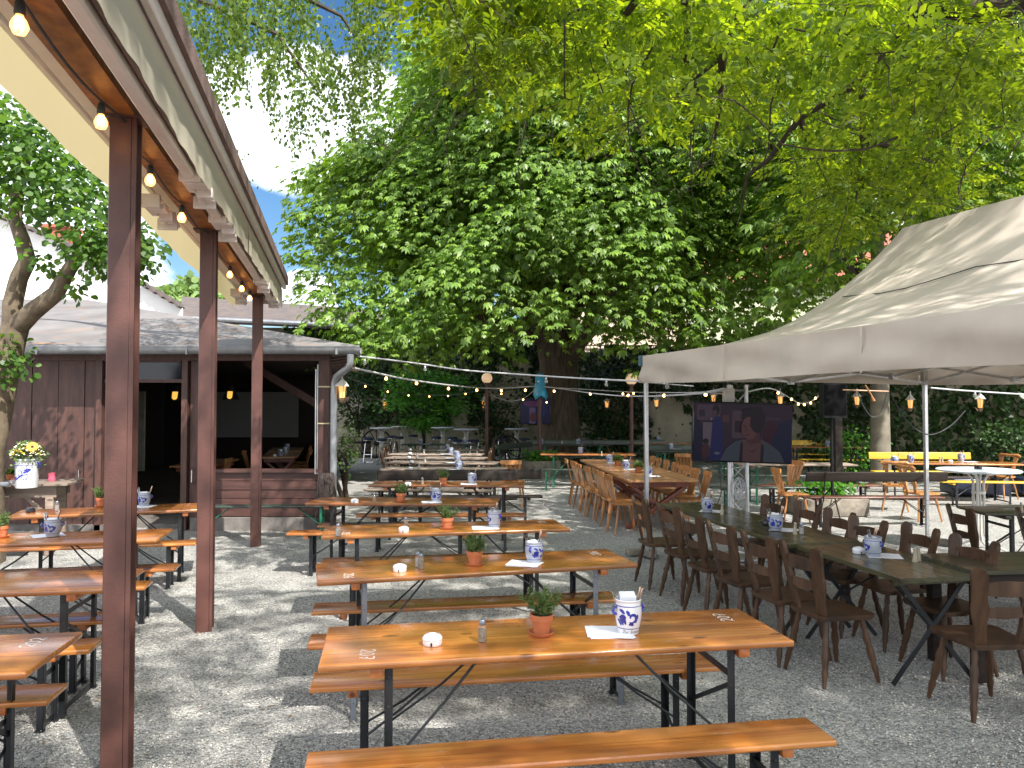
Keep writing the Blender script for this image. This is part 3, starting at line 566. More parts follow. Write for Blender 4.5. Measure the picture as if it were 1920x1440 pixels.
# hanging foliage at the top left
def hanging():
    base = Vector((-9.5, 13.5, 0)); t = thing('birch_tree', 'birch with fine hanging sprays against the sky at the top left', 'tree', base)
    m = MB(); m.tube([(0, 0, 0), (.2, -.2, 4), (.6, -.6, 8), (1.2, -1.0, 10.5)], [.24, .2, .15, .1], 10); m.build('trunk', M['bark_dark'], t)
    r = np.random.RandomState(31); P = []; A = []; Nn = []; Z = []
    ends = []
    for pts in ([(-120, -320, 11), (250, -160, 10.4), (370, 0, 10), (470, 40, 9.8), (520, 65, 9.6), (560, 120, 9.6), (600, 180, 9.8)], [(250, -160, 10.4), (420, -60, 9.8), (560, -10, 9.6), (640, 30, 9.8), (680, 90, 10)], [(420, -60, 9.8), (600, -80, 9.5), (720, -20, 9.8)]):
        q = [D(*p)-base for p in pts]; b = MB(); b.tube(q, [.06-.05*i/(len(q)-1) for i in range(len(q))], 6); b.build('bough', M['bark_dark'], t)
    for i in range(1120):
        px = r.uniform(290, 750); py = r.uniform(-80, 270); Y = r.uniform(8.7, 11.2)
        lim = np.interp(px, [290, 330, 380, 440, 500, 540, 590, 640, 680, 715, 735, 750], [90, 135, 200, 175, 190, 262, 285, 250, 275, 180, 70, 40])+8*r.randn()
        if py > lim-40 or (px < 350 and r.rand() < .4) or (py < 60 and 590 < px < 660 and r.rand() < .8): continue
        if py > 130 and r.rand() < .45: continue
        if r.rand() < .38*(1+math.sin(px*.045+1)*math.sin(py*.05+.5)+.5*math.sin(px*.11)): continue
        p = np.array(D(px, py, Y)); k = 26; s = np.linspace(-.1, .55, k)[:, None]*np.array([.16*r.randn(), .16*r.randn(), -1])+r.randn(k, 3)*.038
        P.append(p+s); A.append(unit(np.array([0, 0, -1.0])+r.randn(k, 3)*.6)); Nn.append(unit(r.randn(k, 3)+np.array([.4, -.5, .6]))); Z.append(.05+.026*r.rand(k))
    # small sprig over the pergola roof end
    for (px, py) in ((432, 296), (445, 290), (450, 330), (466, 338), (440, 320)):
        p = np.array(D(px, py, 12)); k = 9; P.append(p+r.randn(k, 3)*.09); A.append(unit(r.randn(k, 3))); Nn.append(unit(r.randn(k, 3)+.3)); Z.append(.06+0*r.rand(k))
    P = np.concatenate(P)-np.array(base); leaves('crown', TP_SIMPLE, P, np.concatenate(A), np.concatenate(Nn), np.concatenate(Z), M['lf_birch'], t)
hanging()

def left_tree():
    base = D(-30, 760, 9.3); base.z = 0; t = thing('lime_tree', 'leaning tree with a forked trunk in front of the brown pavilion at the left edge', 'tree', base)
    def q(*a): return [D(x, y, Y)-base for x, y, Y in a]
    m = MB(); p = [Vector((0, 0, -.1)), Vector((.03, 0, 1.3))]+q((8, 690, 9.3), (22, 640, 9.3), (30, 608, 9.3)); m.tube(p, [.26, .2, .17, .15, .15], 12); m.build('trunk', M['bark_brown'], t)
    m = MB(); m.tube(q((26, 625, 9.3), (24, 570, 9.3), (36, 520, 9.25), (52, 488, 9.2), (42, 450, 9.2), (28, 410, 9.2), (34, 360, 9.2), (50, 300, 9.2), (56, 240, 9.2)), [.13, .11, .1, .1, .085, .075, .07, .05, .03], 11); m.build('limb', M['bark_brown'], t)
    m = MB(); m.tube(q((28, 618, 9.3), (60, 585, 9.2), (105, 550, 9.1), (130, 505, 9.0), (150, 475, 8.9), (190, 430, 8.8), (230, 400, 8.8)), [.12, .11, .095, .08, .065, .04, .02], 11); m.build('limb', M['bark_brown'], t)
    r = np.random.RandomState(17); P = []; A = []; Nn = []; Z = []
    def blob(px, py, Y, R, k):
        p = np.array(D(px, py, Y)); d = r.randn(k, 3)*R*np.array([.62, .62, .5]); P.append(p+d); A.append(unit(d+np.array([0, 0, -.5*R])+r.randn(k, 3)*.3*R)); Nn.append(unit(np.array([.3, -.3, .8])+r.randn(k, 3)*.5)); Z.append(.065+.035*r.rand(k))
    for a in ((60, 250, 9.2, .5, 500), (30, 290, 9.2, .5, 420), (100, 300, 9, .45, 330), (150, 330, 9, .42, 260), (185, 370, 8.9, .36, 200), (120, 370, 9, .3, 130), (40, 350, 9.2, .42, 330), (10, 220, 9.3, .4, 260), (90, 390, 9, .25, 80), (175, 470, 8.8, .24, 200), (200, 445, 8.8, .3, 260), (225, 490, 8.8, .26, 200), (270, 455, 8.8, .2, 110), (150, 420, 8.8, .2, 70), (265, 480, 8.8, .16, 60),
              (70, 480, 9, .14, 30), (100, 500, 9, .13, 30), (140, 540, 8.9, .12, 35), (130, 455, 9, .12, 30), (8, 655, 9.2, .2, 110), (40, 690, 9.1, .12, 35), (2, 700, 9.2, .16, 70), (75, 395, 9, .14, 30), (245, 430, 8.8, .16, 60), (-40, 330, 9.3, .6, 300), (-20, 240, 9.3, .5, 250)): blob(*a)
    leaves('crown', TP_ROUND, np.concatenate(P)-np.array(base), np.concatenate(A), np.concatenate(Nn), np.concatenate(Z), M['lf_left'], t)
left_tree()

def far_tree(px0, px1, pyt, pyb, Y, seed, label):
    r = np.random.RandomState(seed); a = D(px0, pyt, Y); b = D(px1, pyb, Y); c = (a+b)/2; R = abs(b.x-a.x)/2; t = thing('poplar_tree', label, 'tree', (c.x, Y, 0))
    m = MB(); m.tube([(0, 0, 0), (0, 0, c.z)], [.3, .15], 8); m.build('trunk', M['bark'], t)
    k = 2600; d = unit(r.randn(k, 3))*(r.rand(k, 1)**.4)*np.array([R, R, max(R*.8, (a.z-b.z)/1.6)])*(1+.2*np.sin(r.rand(k, 1)*20)); 
    leaves('crown', TP_ROUND, d+np.array([0, 0, c.z-1]), unit(r.randn(k, 3)), unit(r.randn(k, 3)+np.array([0, 0, .6])), .45+.3*r.rand(k), M['lf_far'], t)
far_tree(285, 345, 528, 590, 62, 51, 'pale far tree above the roofs, left of the second pergola post')
far_tree(325, 385, 512, 590, 64, 52, 'pale far tree rising highest above the roofs, behind the second pergola post')
far_tree(392, 436, 535, 590, 63, 53, 'pale far tree above the roofs, right of the second pergola post')

# ------------------------------------------------------------------ walls and ivy
def wall_seg(name, label, p0, p1, h, th=.3, mtl='plaster', cat='wall'):
    a = Vector((*p0, 0)); b = Vector((*p1, 0)); m = MB(); m.bar(a+Vector((0, 0, h/2-.05)), b+Vector((0, 0, h/2-.05)), th, h+.1)
    m.bar(a+Vector((0, 0, h+.03)), b+Vector((0, 0, h+.03)), th+.1, .07)
    return tag(m.build(name, M[mtl]), label, cat)
wall_seg('garden_wall', 'cream plaster back wall behind the bush and the standing tables', (-9, 31), (1.6, 31), 4.3)
wall_seg('garden_wall', 'cream plaster side wall with ivy and lanterns behind the yellow benches', (1.78, 30.85), (19, 13.7), 3.9)
def ivy(name, label, a, b, z0, z1, dens, seed, holes=(), out=(0, -1, 0), size=.12, lumps=.22, extra=0):
    r = np.random.RandomState(seed); a = np.array([*a, 0.]); b = np.array([*b, 0.]); L = np.linalg.norm(b-a); n = int(L*(z1-z0)*dens); u = r.rand(n); z = z0+(z1-z0)*r.rand(n)
    nx = unit(np.array(out, float)); p = a+(b-a)*u[:, None]; p[:, 2] = z; s = u*L
    lim = z1-.35*(1+np.sin(s*2.1+seed))*.5-.25*r.rand(n)
    keep = z < lim
    for (s0, s1, h0, h1) in holes:
        e = .18*np.sin(s*5+z*3)+.12*np.sin(z*9+s*11); keep &= ~((s > s0+e) & (s < s1+e) & (z > h0) & (z < h1+e) & (r.rand(n) > .03))
    p, s, z = p[keep], s[keep], z[keep]; k = len(p)
    dep = .12+lumps*(1+np.sin(s*2.3+z*1.7+seed)*np.sin(z*2.9+s*.9))*.6+.16*r.rand(k)
    p = p+nx*dep[:, None]; A = unit(np.array([0, 0, -1.0])+r.randn(k, 3)*.5); Nn = unit(nx*.9+np.array([0, 0, .45])+r.randn(k, 3)*.45)
    o = leaves(name, TP_IVY, p, A, Nn, size*(.6+.8*r.rand(k)), M['lf_ivy']); return tag(o, label, 'ivy', kind='stuff')
dx, dy = 17.22, -17.15; LW = math.hypot(dx, dy)
def on_wall(px):      # distance along the right-hand wall where a pixel column meets it
    a = (px-960)/F; t = (1.78-a*30.85)/(a*dy-dx); return t*LW
ivy('ivy', 'dark ivy covering the right-hand garden wall behind the lanterns', (1.78, 30.85), (19, 13.7), .1, 4.4, 210, 5,
    holes=[(on_wall(1222), on_wall(1302), .4, 2.25), (on_wall(1300), on_wall(1330), .4, 1.7), (on_wall(1478), on_wall(1512), .2, 2.0), (on_wall(1838), on_wall(1852), .4, 1.5), (0, on_wall(1120), 0, 2.0)], out=(-.7, -.7, 0))
ivy('ivy', 'dark ivy hanging over the back wall behind the globe lamp', (-9, 31), (1.7, 31), 1.2, 5.6, 190, 7, holes=[(1.5, 2.9, 0, 2.4), (6.6, 7.3, 0, 2.5), (8.2, 9.6, 0, 3.6)], out=(0, -1, 0), size=.15)
# roofs and houses behind
def poly_wall(mb, pts, th=.3, sk=0):
    n = len(pts); vs = [tuple(p) for p in pts]+[((p[0]-8*(th > 2) if k == 0 or k > n-3 else p[0]) if False else p[0]+sk*th, p[1]+th, p[2]) for k, p in enumerate(pts)]
    mb.add(vs, [tuple(range(n)), tuple(range(2*n-1, n-1, -1))]+[(i, (i+1) % n, n+(i+1) % n, n+i) for i in range(n)])
def bg_houses():
    Y = 25.0; t = thing('white_house', 'big white rendered house with a sloping tiled gable edge behind the pavilion', 'house', (-17, Y, 0)); B = Vector((-17, Y, 0))
    top = [D(-700, 130, Y), D(0, 408, Y), D(115, 455, Y), D(200, 500, Y), D(268, 534, Y), D(343, 578, Y)]; m = MB()
    poly_wall(m, [Vector((top[0].x, Y, 0))-B]+[p-B for p in top]+[Vector((top[-1].x, Y, 0))-B], 5, -.44); m.build('wall', M['whitewall'], t)
    e = MB()
    for a, b in zip(top[:-1], top[1:]):
        d = (b-a); k = max(2, int(d.length/.28))
        for i in range(k):
            p = a+d*((i+.5)/k)-B; e.box((p.x, -.06, p.z+.05), (.3, .5, .07), Euler((0, -math.atan2(d.z, d.x)+.35, 0)))
    e.build('verge_tiles', M['tile'], t)
    c = MB(); p = D(118, 458, Y+1)-B; c.box((p.x, .9, p.z+.1), (.85, .9, .7)); c.box((p.x, .9, p.z+.5), (1.0, 1.05, .1)); c.build('chimney', M['redtile'], t)
    Y = 30.0; t = thing('long_roofed_barn', 'long building with a mossy brown tiled roof beyond the garden', 'barn', (-7, Y, 0)); B = Vector((-7, Y, 0)); m = MB()
    l0 = D(340, 592, Y); l1 = D(612, 604, Y); r1 = D(905, 622, Y); tl = D(340, 556, 37); tm = D(612, 574, 37); tr = D(905, 602, 37)
    V = [l0, l1, r1, tl, tm, tr]; V = [v-B for v in V]; m.add(V+[v-Vector((0, 0, .25)) for v in V], [(0, 1, 4, 3), (1, 2, 5, 4), (6, 9, 10, 7), (7, 10, 11, 8), (0, 6, 7, 1), (1, 7, 8, 2), (2, 8, 11, 5), (0, 3, 9, 6), (3, 4, 10, 9), (4, 5, 11, 10)]); m.build('roof', M['tile'], t)
    g = MB(); g.tube([l0-B+Vector((0, -.12, -.1)), l1-B+Vector((0, -.12, -.1)), r1-B+Vector((0, -.12, -.1))], .09, 8); g.build('gutter', M['gutter'], t)
    w = MB(); w.box(((l0.x+r1.x)/2-B.x, 4.35, 2.55), (r1.x-l0.x, 6, 5.1)); w.build('wall', M['concrete'], t)
    Y = 40.0; t = thing('neighbour_house', 'cream house with a red tiled roof seen through the trees on the right', 'house', (16, Y, 0)); B = Vector((16, Y, 0)); m = MB()
    m.box((0, 4, 4.2), (27, 8, 8.4)); m.build('wall', mat('pale_green_render', (.50, .53, .36), .9, var=.08), t)
    rf = MB(); rf.add([(-14, -.6, 8.3), (14, -.6, 8.3), (14, 4, 12.2), (-14, 4, 12.2), (14, 8.6, 8.3), (-14, 8.6, 8.3)], [(0, 1, 2, 3), (3, 2, 4, 5), (0, 3, 5), (1, 4, 2), (0, 5, 4, 1)]); rf.build('roof', M['redtile'], t)
    for i in range(6):
        for z in (2.0, 5.4):
            f = MB(); x = -11+i*4.2; f.box((x, -.03, z), (1.3, .1, 1.7)); fr = f.build('window', M['white'], t); p = MB(); p.box((x, -.1, z), (1.1, .04, 1.5)); p.build('pane', M['blackg'], fr)
    # pale slatted parapet left of the tent corner
    t = thing('slatted_parapet', 'sunlit pale house wall with a thin dark railing seen right of the big trunk', 'wall', (4.2, 35, 0)); m = MB(); m.box((.6, .2, 3.3), (6.5, .3, 6.6)); m.build('wall', mat('sunlit_peach_render', (.78, .62, .48), .9), t)
    b = MB(); [b.box((-1.6+i*.16, -.06, 3.9), (.035, .035, 1.5)) for i in range(26)]; b.box((.5, -.06, 4.65), (4.3, .04, .05)); b.box((.5, -.06, 3.2), (4.3, .04, .05)); b.build('railing', M['bark_dark'], t)
bg_houses()

# ------------------------------------------------------------------ pavilion
def pavilion():
    Y = 11.8; t = thing('pavilion', 'dark brown timber pavilion with a low felt roof and open bays on the left', 'building', (-6, Y, 0)); B = Vector((-6, Y, 0))
    def X(px, y=Y): return (px-960)/F*y-B.x
    def part(name, m, mt, parent=t): return m.build(name, M[mt], parent)
    x0 = -4.2; xa = X(187); xb = X(345); xc = X(407); xd = X(590); xe = X(618)
    m = MB(); k = 0; x = x0
    while x < xa-.01:
        w = min(.405, xa-x); m.box((x+w/2, .02+.006*(k % 2), 1.32), (w-.012, .05, 2.58)); x += w; k += 1
    part('plank_wall', m, 'plank')
    m = MB(); m.box(((x0+xe)/2, 0, 2.68), (xe-x0, .16, .2)); part('lintel', m, 'plank')
    m = MB(); m.box((xa+.03, -.02, 1.29), (.09, .12, 2.58)); part('door_post', m, 'plank')
    d = MB(); [d.box(((xb+.1+xc)/2+(i-1)*.13, .0, 1.29), (.122, .05, 2.57)) for i in range(3)]; d.box((xb+.04, -.02, 1.29), (.09, .12, 2.58)); dd = part('sliding_door', d, 'plank')
    h = MB(); hx = X(366); h.tube([(hx, -.03, .93), (hx, -.09, .91), (hx, -.09, .73), (hx, -.03, .71)], .011, 8); h.build('handle', M['chrome'], dd)
    h = MB(); hx = X(157); h.tube([(hx, -.03, .93), (hx, -.09, .91), (hx, -.09, .73), (hx, -.03, .71)], .011, 8); h.build('handle', M['chrome'], t)
    w = MB(); w.box(((xa+xb)/2, .0, 2.27), (xb-xa, .07, .05)); w.box(((xa+xb)/2, 0, 2.575), (xb-xa-.1, .06, .03)); ww = part('transom_window', w, 'plank')
    g = MB(); g.box(((xa+xb)/2, .03, 2.43), (xb-xa-.12, .01, .27)); g.build('pane', M['blackg'], ww)
    lw = MB()
    for i in range(5): lw.box(((xc+xd)/2+.04, .02-.012*(i % 2), .27+i*.135), (xd-xc+.1, .05, .128))
    lw.box(((xc+xd)/2+.04, .0, .9), (xd-xc+.12, .14, .05)); part('low_plank_wall', lw, 'lowplank')
    c = MB(); c.box(((xc+xd)/2-.1, -.0, .09), (xd-xc+.5, .2, .2)); c.box(((x0+xa)/2, .0, .0), (xa-x0+.2, .16, .16)); part('concrete_base', c, 'concrete')
    p = MB(); p.box((xe-.07, .0, 1.29), (.16, .16, 2.58)); pp = part('corner_post', p, 'plank')
    for z in (2.18, 1.62):
        s = MB(); s.box((xe-.07, -.012, z), (.172, .16, .02)); s.build('strap', mat('yellow_strap', (.62, .55, .32), .6), pp)
    for y in (3.2, 6.2, 9.5): p = MB(); p.box((xe-.07-.245*y, y, 1.35), (.16, .16, 2.7)); part('side_post', p, 'plank')
    s = MB(); [s.bar((xe-.08, .12, .2+i*.135), (xe-.08-.245*10.7, 10.7, .2+i*.135), .05, .128) for i in range(6)]; part('side_plank_wall', s, 'lowplank')
    s = MB(); s.bar((xe-.07, .1, 2.72), (xe-.07-.245*10.7, 10.7, 2.72), .14, .2); [s.bar((xe-.05, .12+i*.14, 2.62-.035*i), (xe+.26, .12+i*.14, 2.66-.035*i), .03, .03) for i in range(6)]; part('side_beam', s, 'plank')
    f = MB(); f.prism([(x0, .15), (xe-.2, .15), (xe-.2-.245*10.6, 10.7), (x0, 10.7)], .06, Matrix.Translation((0, 0, .03))); part('floor', f, 'concrete')
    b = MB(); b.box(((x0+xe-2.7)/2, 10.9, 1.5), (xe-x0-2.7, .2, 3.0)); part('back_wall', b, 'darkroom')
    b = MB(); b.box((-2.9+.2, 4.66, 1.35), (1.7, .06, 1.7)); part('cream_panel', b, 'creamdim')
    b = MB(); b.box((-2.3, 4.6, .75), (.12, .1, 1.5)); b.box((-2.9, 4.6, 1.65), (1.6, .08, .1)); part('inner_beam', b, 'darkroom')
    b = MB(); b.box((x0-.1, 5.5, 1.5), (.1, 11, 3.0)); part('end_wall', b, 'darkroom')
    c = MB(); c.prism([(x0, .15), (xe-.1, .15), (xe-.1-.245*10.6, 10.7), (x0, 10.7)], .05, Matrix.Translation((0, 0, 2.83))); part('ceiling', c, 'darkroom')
    b = MB(); b.bar((xe-2.4, 3.2, 2.75), (xe-.95, 3.2, 1.9), .14, .14); part('knee_brace', b, 'plank')
    # roof
    e0 = D(672, 648, 11.35)-B; zR = e0.z; xr = e0.x; ap = D(160, 561, 17.2)-B; ap2 = Vector((ap.x-6, ap.y, ap.z)); y0 = e0.y; y1 = 11.2
    V = [Vector((-9.2, y0, zR)), Vector((xr, y0, zR)), ap, ap2, Vector((xr-.23*(y1-y0), y1, zR)), Vector((-9.2, y1, zR))]
    U = [v-Vector((0, 0, .07)) for v in V]
    m = MB(); m.add(V+U, [(0, 1, 2, 3), (1, 4, 2), (2, 4, 5, 3), (0, 3, 5), (6, 9, 8, 7), (7, 8, 10), (8, 9, 11, 10), (6, 11, 9), (0, 6, 7, 1), (1, 7, 10, 4), (4, 10, 11, 5), (5, 11, 6, 0)])
    rm = mat('bitumen_roof', (.20, .188, .185), .85, col2=(.13, .12, .118), vscale=1.2, bump=.4, bscale=25)
    tt = rm.node_tree; nn = tt.nodes; LL = tt.links.new; z = nn.new('ShaderNodeTexNoise'); z.inputs['Scale'].default_value = 3.4; z.inputs['Detail'].default_value = 9; z.inputs['Roughness'].default_value = .75
    mpp = nn.new('ShaderNodeMapping'); mpp.inputs['Scale'].default_value = (.35, 1.5, 1); tcc = nn.new('ShaderNodeTexCoord'); LL(tcc.outputs['Object'], mpp.inputs[0]); LL(mpp.outputs[0], z.inputs['Vector'])
    mrr = nn.new('ShaderNodeMapRange'); mrr.inputs['From Min'].default_value = .56; mrr.inputs['From Max'].default_value = .64; LL(z.outputs['Fac'], mrr.inputs['Value']); mxx = nn.new('ShaderNodeMixRGB')
    bs = nn['Principled BSDF']; old = bs.inputs['Base Color'].links[0].from_socket; LL(mrr.outputs[0], mxx.inputs['Fac']); LL(old, mxx.inputs[1]); mxx.inputs[2].default_value = (.27, .15, .075, 1); LL(mxx.outputs[0], bs.inputs['Base Color'])
    roof = m.build('roof', rm, t)
    g = MB(); xl = -9.2; R = .075; n = 8; vs = []
    for xx in (xl, xr+.04):
        for j in range(n+1): a = math.pi+math.pi*j/n; vs.append((xx, y0-.03+R*math.cos(a), zR-.03+1.35*R*math.sin(a)))
        for j in range(n, -1, -1): a = math.pi+math.pi*j/n; vs.append((xx, y0-.03+(R-.008)*math.cos(a), zR-.03+1.25*R*math.sin(a)))
    q = 2*(n+1); g.add(vs, [(i, (i+1) % q, q+(i+1) % q, q+i) for i in range(q)]+[tuple(range(q)), tuple(range(2*q-1, q-1, -1))], False); g.tube([(xl, y0-.03-R, zR-.02), (xr+.04, y0-.03-R, zR-.02)], .01, 6)
    for i in range(7): g.box((xr-.3-i*1.1, y0-.03, zR-.09), (.03, .16, .09))
    gg = g.build('gutter', M['gutter'], t)
    d = MB(); pts = [D(657, 664, 11.3)-B, D(657, 680, 11.3)-B, D(653, 690, 11.32)-B, D(641, 699, 11.4)-B, D(631, 706, 11.5)-B, D(627, 718, 11.55)-B, D(626, 740, 11.55)-B, Vector((D(626, 740, 11.55).x-B.x, 11.55-Y, .0))]; d.tube(pts, .052, 12); d.build('downpipe', M['gutter'], gg)
    c = MB(); cx = X(594); c.tube([(cx, -.06, .85), (cx, -.06, 2.45)], .012, 6); c.tube([(cx+.03, -.06, .85), (cx+.03, -.06, 2.52)], .01, 6); c.build('conduit', M['alu'], t)
pavilion()
# ------------------------------------------------------------------ furniture builders
def stroke(m, pts, w, z, mi=None):     # flat painted line on a horizontal surface, slightly raised
    n = len(pts); L_ = []; R_ = []
    for i, p in enumerate(pts):
        a = Vector(pts[max(i-1, 0)]); b = Vector(pts[min(i+1, n-1)]); d = (b-a); d = d.normalized() if d.length > 0 else Vector((1, 0)); q = Vector((-d.y, d.x))*w/2
        L_.append((p[0]+q.x, p[1]+q.y, z)); R_.append((p[0]-q.x, p[1]-q.y, z))
    m.add(L_+R_, [(i, i+1, n+i+1, n+i) for i in range(n-1)], False, mi)
def smooth(pts, k=5):
    out = []; n = len(pts)
    for i in range(n-1):
        p0, p1, p2, p3 = [Vector(pts[max(0, min(n-1, i+j))]) for j in (-1, 0, 1, 2)]
        for s in range(k):
            t = s/k; out.append(.5*((2*p1)+(p2-p0)*t+(2*p0-5*p1+4*p2-p3)*t*t+(3*p1-p0-3*p2+p3)*t**3))
    out.append(Vector(pts[-1])); return out
DIG = {'2': [(.05, .78), (.25, 1), (.55, .85), (.45, .45), (.0, .02), (.2, .1), (.6, .0)], '0': [(.3, 1), (.05, .7), (.1, .2), (.35, .0), (.55, .3), (.5, .8), (.28, 1)],
       '7': [(.02, .9), (.15, 1), (.55, .92), (.4, .5), (.22, .0)], '1': [(.1, .75), (.3, 1), (.3, 0)], '6': [(.5, 1), (.15, .6), (.08, .2), (.3, 0), (.52, .2), (.4, .45), (.12, .3)], '5': [(.55, 1), (.15, 1), (.1, .6), (.4, .6), (.5, .3), (.3, .0), (.02, .1)], '3': [(.05, .9), (.35, 1), (.45, .75), (.2, .55), (.5, .35), (.35, .02), (.02, .1)], '4': [(.35, 1), (.05, .4), (.6, .4)], 'bar': [(.12, .5), (.5, .55)]}
def number(m, txt, o, h, ang, z, w=.006):
    x = 0
    for ch in txt:
        for st in ([DIG[ch]]+([DIG['bar']] if ch == '7' else [])):
            pts = [Vector(((x+p[0])*h, p[1]*h)) for p in st]; pts = smooth(pts, 5); ca, sa = math.cos(ang), math.sin(ang)
            stroke(m, [(o[0]+p.x*ca-p.y*sa, o[1]+p.x*sa+p.y*ca) for p in pts], w, z)
        x += .78

def steel_frame(root, x, s, W_, top, mt, leg='metal_black', y_in=.05, outer=None):
    """one folding leg frame: two legs, cross bars and the two brace rods; s = +1 when the frame is at the +x end"""
    yw = W_/2-y_in
    for q in (-1, 1):
        m = MB(); m.box((x, q*yw, top/2), (.036, .004, top)); m.box((x+s*.016, q*(yw-.016), top/2), (.004, .036, top)); m.box((x, q*yw, .006), (.05, .03, .012))
        m.lathe([(.008, -.004), (.008, .004), (0, .006)], 8, (x, q*(yw+.004), top-.05), ax=Euler((-q*math.pi/2, 0, 0)).to_matrix())
        m.build('leg', M[outer if (outer and q == -1) else leg], root)
    m = MB(); m.box((x, 0, top-.13), (.008, 2*yw, .028)); m.build('crossbar', M[leg], root); m = MB(); m.box((x, 0, .03), (.008, 2*yw, .025)); m.build('crossbar', M[leg], root); m = MB(); m.bar((x, -yw, top-.17 if top > .6 else .1), (x, yw, top*.42), .006, .022); m.build('crossbar', M[leg], root)
    hz = top*.62 if top > .6 else top*.45
    for q in (-1, 1): m = MB(); m.tube([(x-s*.006, q*yw*.96, hz-.16*(top > .6)), (x-s*(.26 if top > .6 else .2), q*yw*.45, (hz+top)/2-.08*(top > .6)), (x-s*(.48 if top > .6 else .36), q*.02, top)], .0065, 6); m.build('brace', M[leg], root)
def beer_table(L=2.2, W_=.6, h=.77, top='beer', leg='metal_black', num=None, num_side=0, outer=None, inset=.30):
    def make():
        t = thing('beer_table', 'x', 'table'); th = .03
        m = MB(); m.box((0, 0, h-th/2), (L, W_, th), bev=.009, seg=3); tp = m.build('tabletop', M[top], t)
        if num:
            p = MB()
            number(p, num, (-L/2+.175, -W_/2+.20), .065, rad(-92), h+.0006)
            number(p, num, (L/2-.13, W_/2-.235), .065, rad(88), h+.0006) ; p.build('painted_number', M['white_paint'], tp)
        for s in (-1, 1):
            x = s*(L/2-inset); steel_frame(t, x, s, W_, h-th, top, leg, outer=outer)
            m = MB(); m.box((x+s*.055, 0, h-th-.021), (.055, W_-.04, .042), bev=.003); m.build('batten', M['beer_end'] if top == 'beer' else M[top], t)
        return t
    return Proto(make)
def bench(L=2.2, W_=.25, h=.47, top='beer', leg='metal_black', back=False, backmat=None, inset=.27, outer=None):
    def make():
        t = thing('bench', 'x', 'bench'); th = .028
        m = MB(); m.box((0, 0, h-th/2), (L, W_, th), bev=.009, seg=3); m.build('seat', M[top], t)
        for s in (-1, 1):
            x = s*(L/2-inset); steel_frame(t, x, s, W_, h-th, top, leg, y_in=.03, outer=outer)
            m = MB(); m.box((x+s*.055, 0, h-th-.019), (.05, W_-.03, .038), bev=.003); m.build('batten', M['beer_end'] if top == 'beer' else M[top], t)
        if back:
            m = MB(); m.box((0, W_/2+.07, .79), (L, .028, .155), Euler((rad(-8), 0, 0)), bev=.012, seg=3); m.build('backrest', M[backmat or top], t)
            for s in (-1, 1):
                m = MB(); m.bar((s*(L/2-.3), W_/2, .40), (s*(L/2-.3), W_/2+.09, .85), .03, .008, up=(1, 0, 0)); m.bar((s*(L/2-.3), W_/2-.1, .2), (s*(L/2-.3), W_/2+.03, .5), .02, .006, up=(1, 0, 0)); m.build('back_support', M[leg], t)
        return t
    return Proto(make)

def splay_legs(t, h, mtl, spread=.2, top=.13, ringed=True, sq=False):
    for sx in (-1, 1):
        for sy in (-1, 1):
            a = Vector((sx*top, sy*top, h)); b = Vector((sx*spread, sy*(spread+.01), 0)); m = MB()
            if sq: m.tube([a, b], [.021, .014], 6)
            else:
                k = 14; pts = [a+(b-a)*(i/k) for i in range(k+1)]
                prof = [.017, .018, .021, .016, .022, .025, .019, .024, .025, .022, .018, .022, .017, .014, .012]; m.tube(pts, prof, 8)
            m.build('leg', mtl, t)
def seat_poly(wf, wb, d, n=5):
    r = .05; pts = []
    for (x, y, a0) in ((wf/2-r, d/2-r, 0), (-wf/2+r, d/2-r, 90), (-wb/2+r, -d/2+r, 180), (wb/2-r, -d/2+r, 270)):
        for i in range(n): a = rad(a0+90*i/(n-1)); pts.append((x+r*math.cos(a), y+r*math.sin(a)))
    return pts
def dark_chair():       # front faces +Y
    t = thing('board_chair', 'x', 'chair'); mt = M['chair_dark']
    m = MB(); p = seat_poly(.44, .37, .42); m.prism(p, .018, Matrix.Translation((0, 0, .455))); m.prism([(x*.965, y*.965) for x, y in p], .016, Matrix.Translation((0, 0, .439))); m.box((0, .0, .424), (.32, .06, .02)); m.build('seat', mt, t)
    splay_legs(t, .435, mt, .21, .14)
    for s in (-1, 1):       # the flat back boards swell at mid height and end in a round head
        prof = [(0, .034), (.12, .033), (.2, .047), (.24, .05), (.28, .043), (.37, .042), (.43, .048), (.455, .046), (.478, .034), (.49, .012)]
        pl = [(w, z) for z, w in prof]+[(-w, z) for z, w in reversed(prof)]
        m = MB(); R = Matrix.Translation((s*.125, -.165, .45)) @ Euler((rad(101), 0, 0)).to_matrix().to_4x4() @ Euler((0, 0, rad(-s*7))).to_matrix().to_4x4() @ Euler((0, rad(s*14), 0)).to_matrix().to_4x4()
        m.prism(pl, .026, R); m.build('back_post', mt, t)
    for z, w, hh in ((.80, .30, .085), (.655, .27, .06)):
        m = MB(); y0 = -.165-(z-.45)*math.tan(rad(11)); n = 8; vs = []
        for i in range(n+1):
            u = i/n*2-1; x = u*w/2; y = y0-.03*(1-u*u); ht = hh*(.78+.22*(1-u*u))
            for dy in (-.009, .009):
                for q in (-1, 1): vs.append((x, y+dy, z+q*ht/2+(.006*(1-u*u) if q > 0 else 0)))
        f = []
        for i in range(n): a = i*4; f += [(a, a+1, a+5, a+4), (a+2, a+6, a+7, a+3), (a+1, a+3, a+7, a+5), (a, a+4, a+6, a+2)]
        f += [(0, 2, 3, 1), (n*4, n*4+1, n*4+3, n*4+2)]; m.add(vs, f, True); m.build('back_slat', mt, t)
    return t
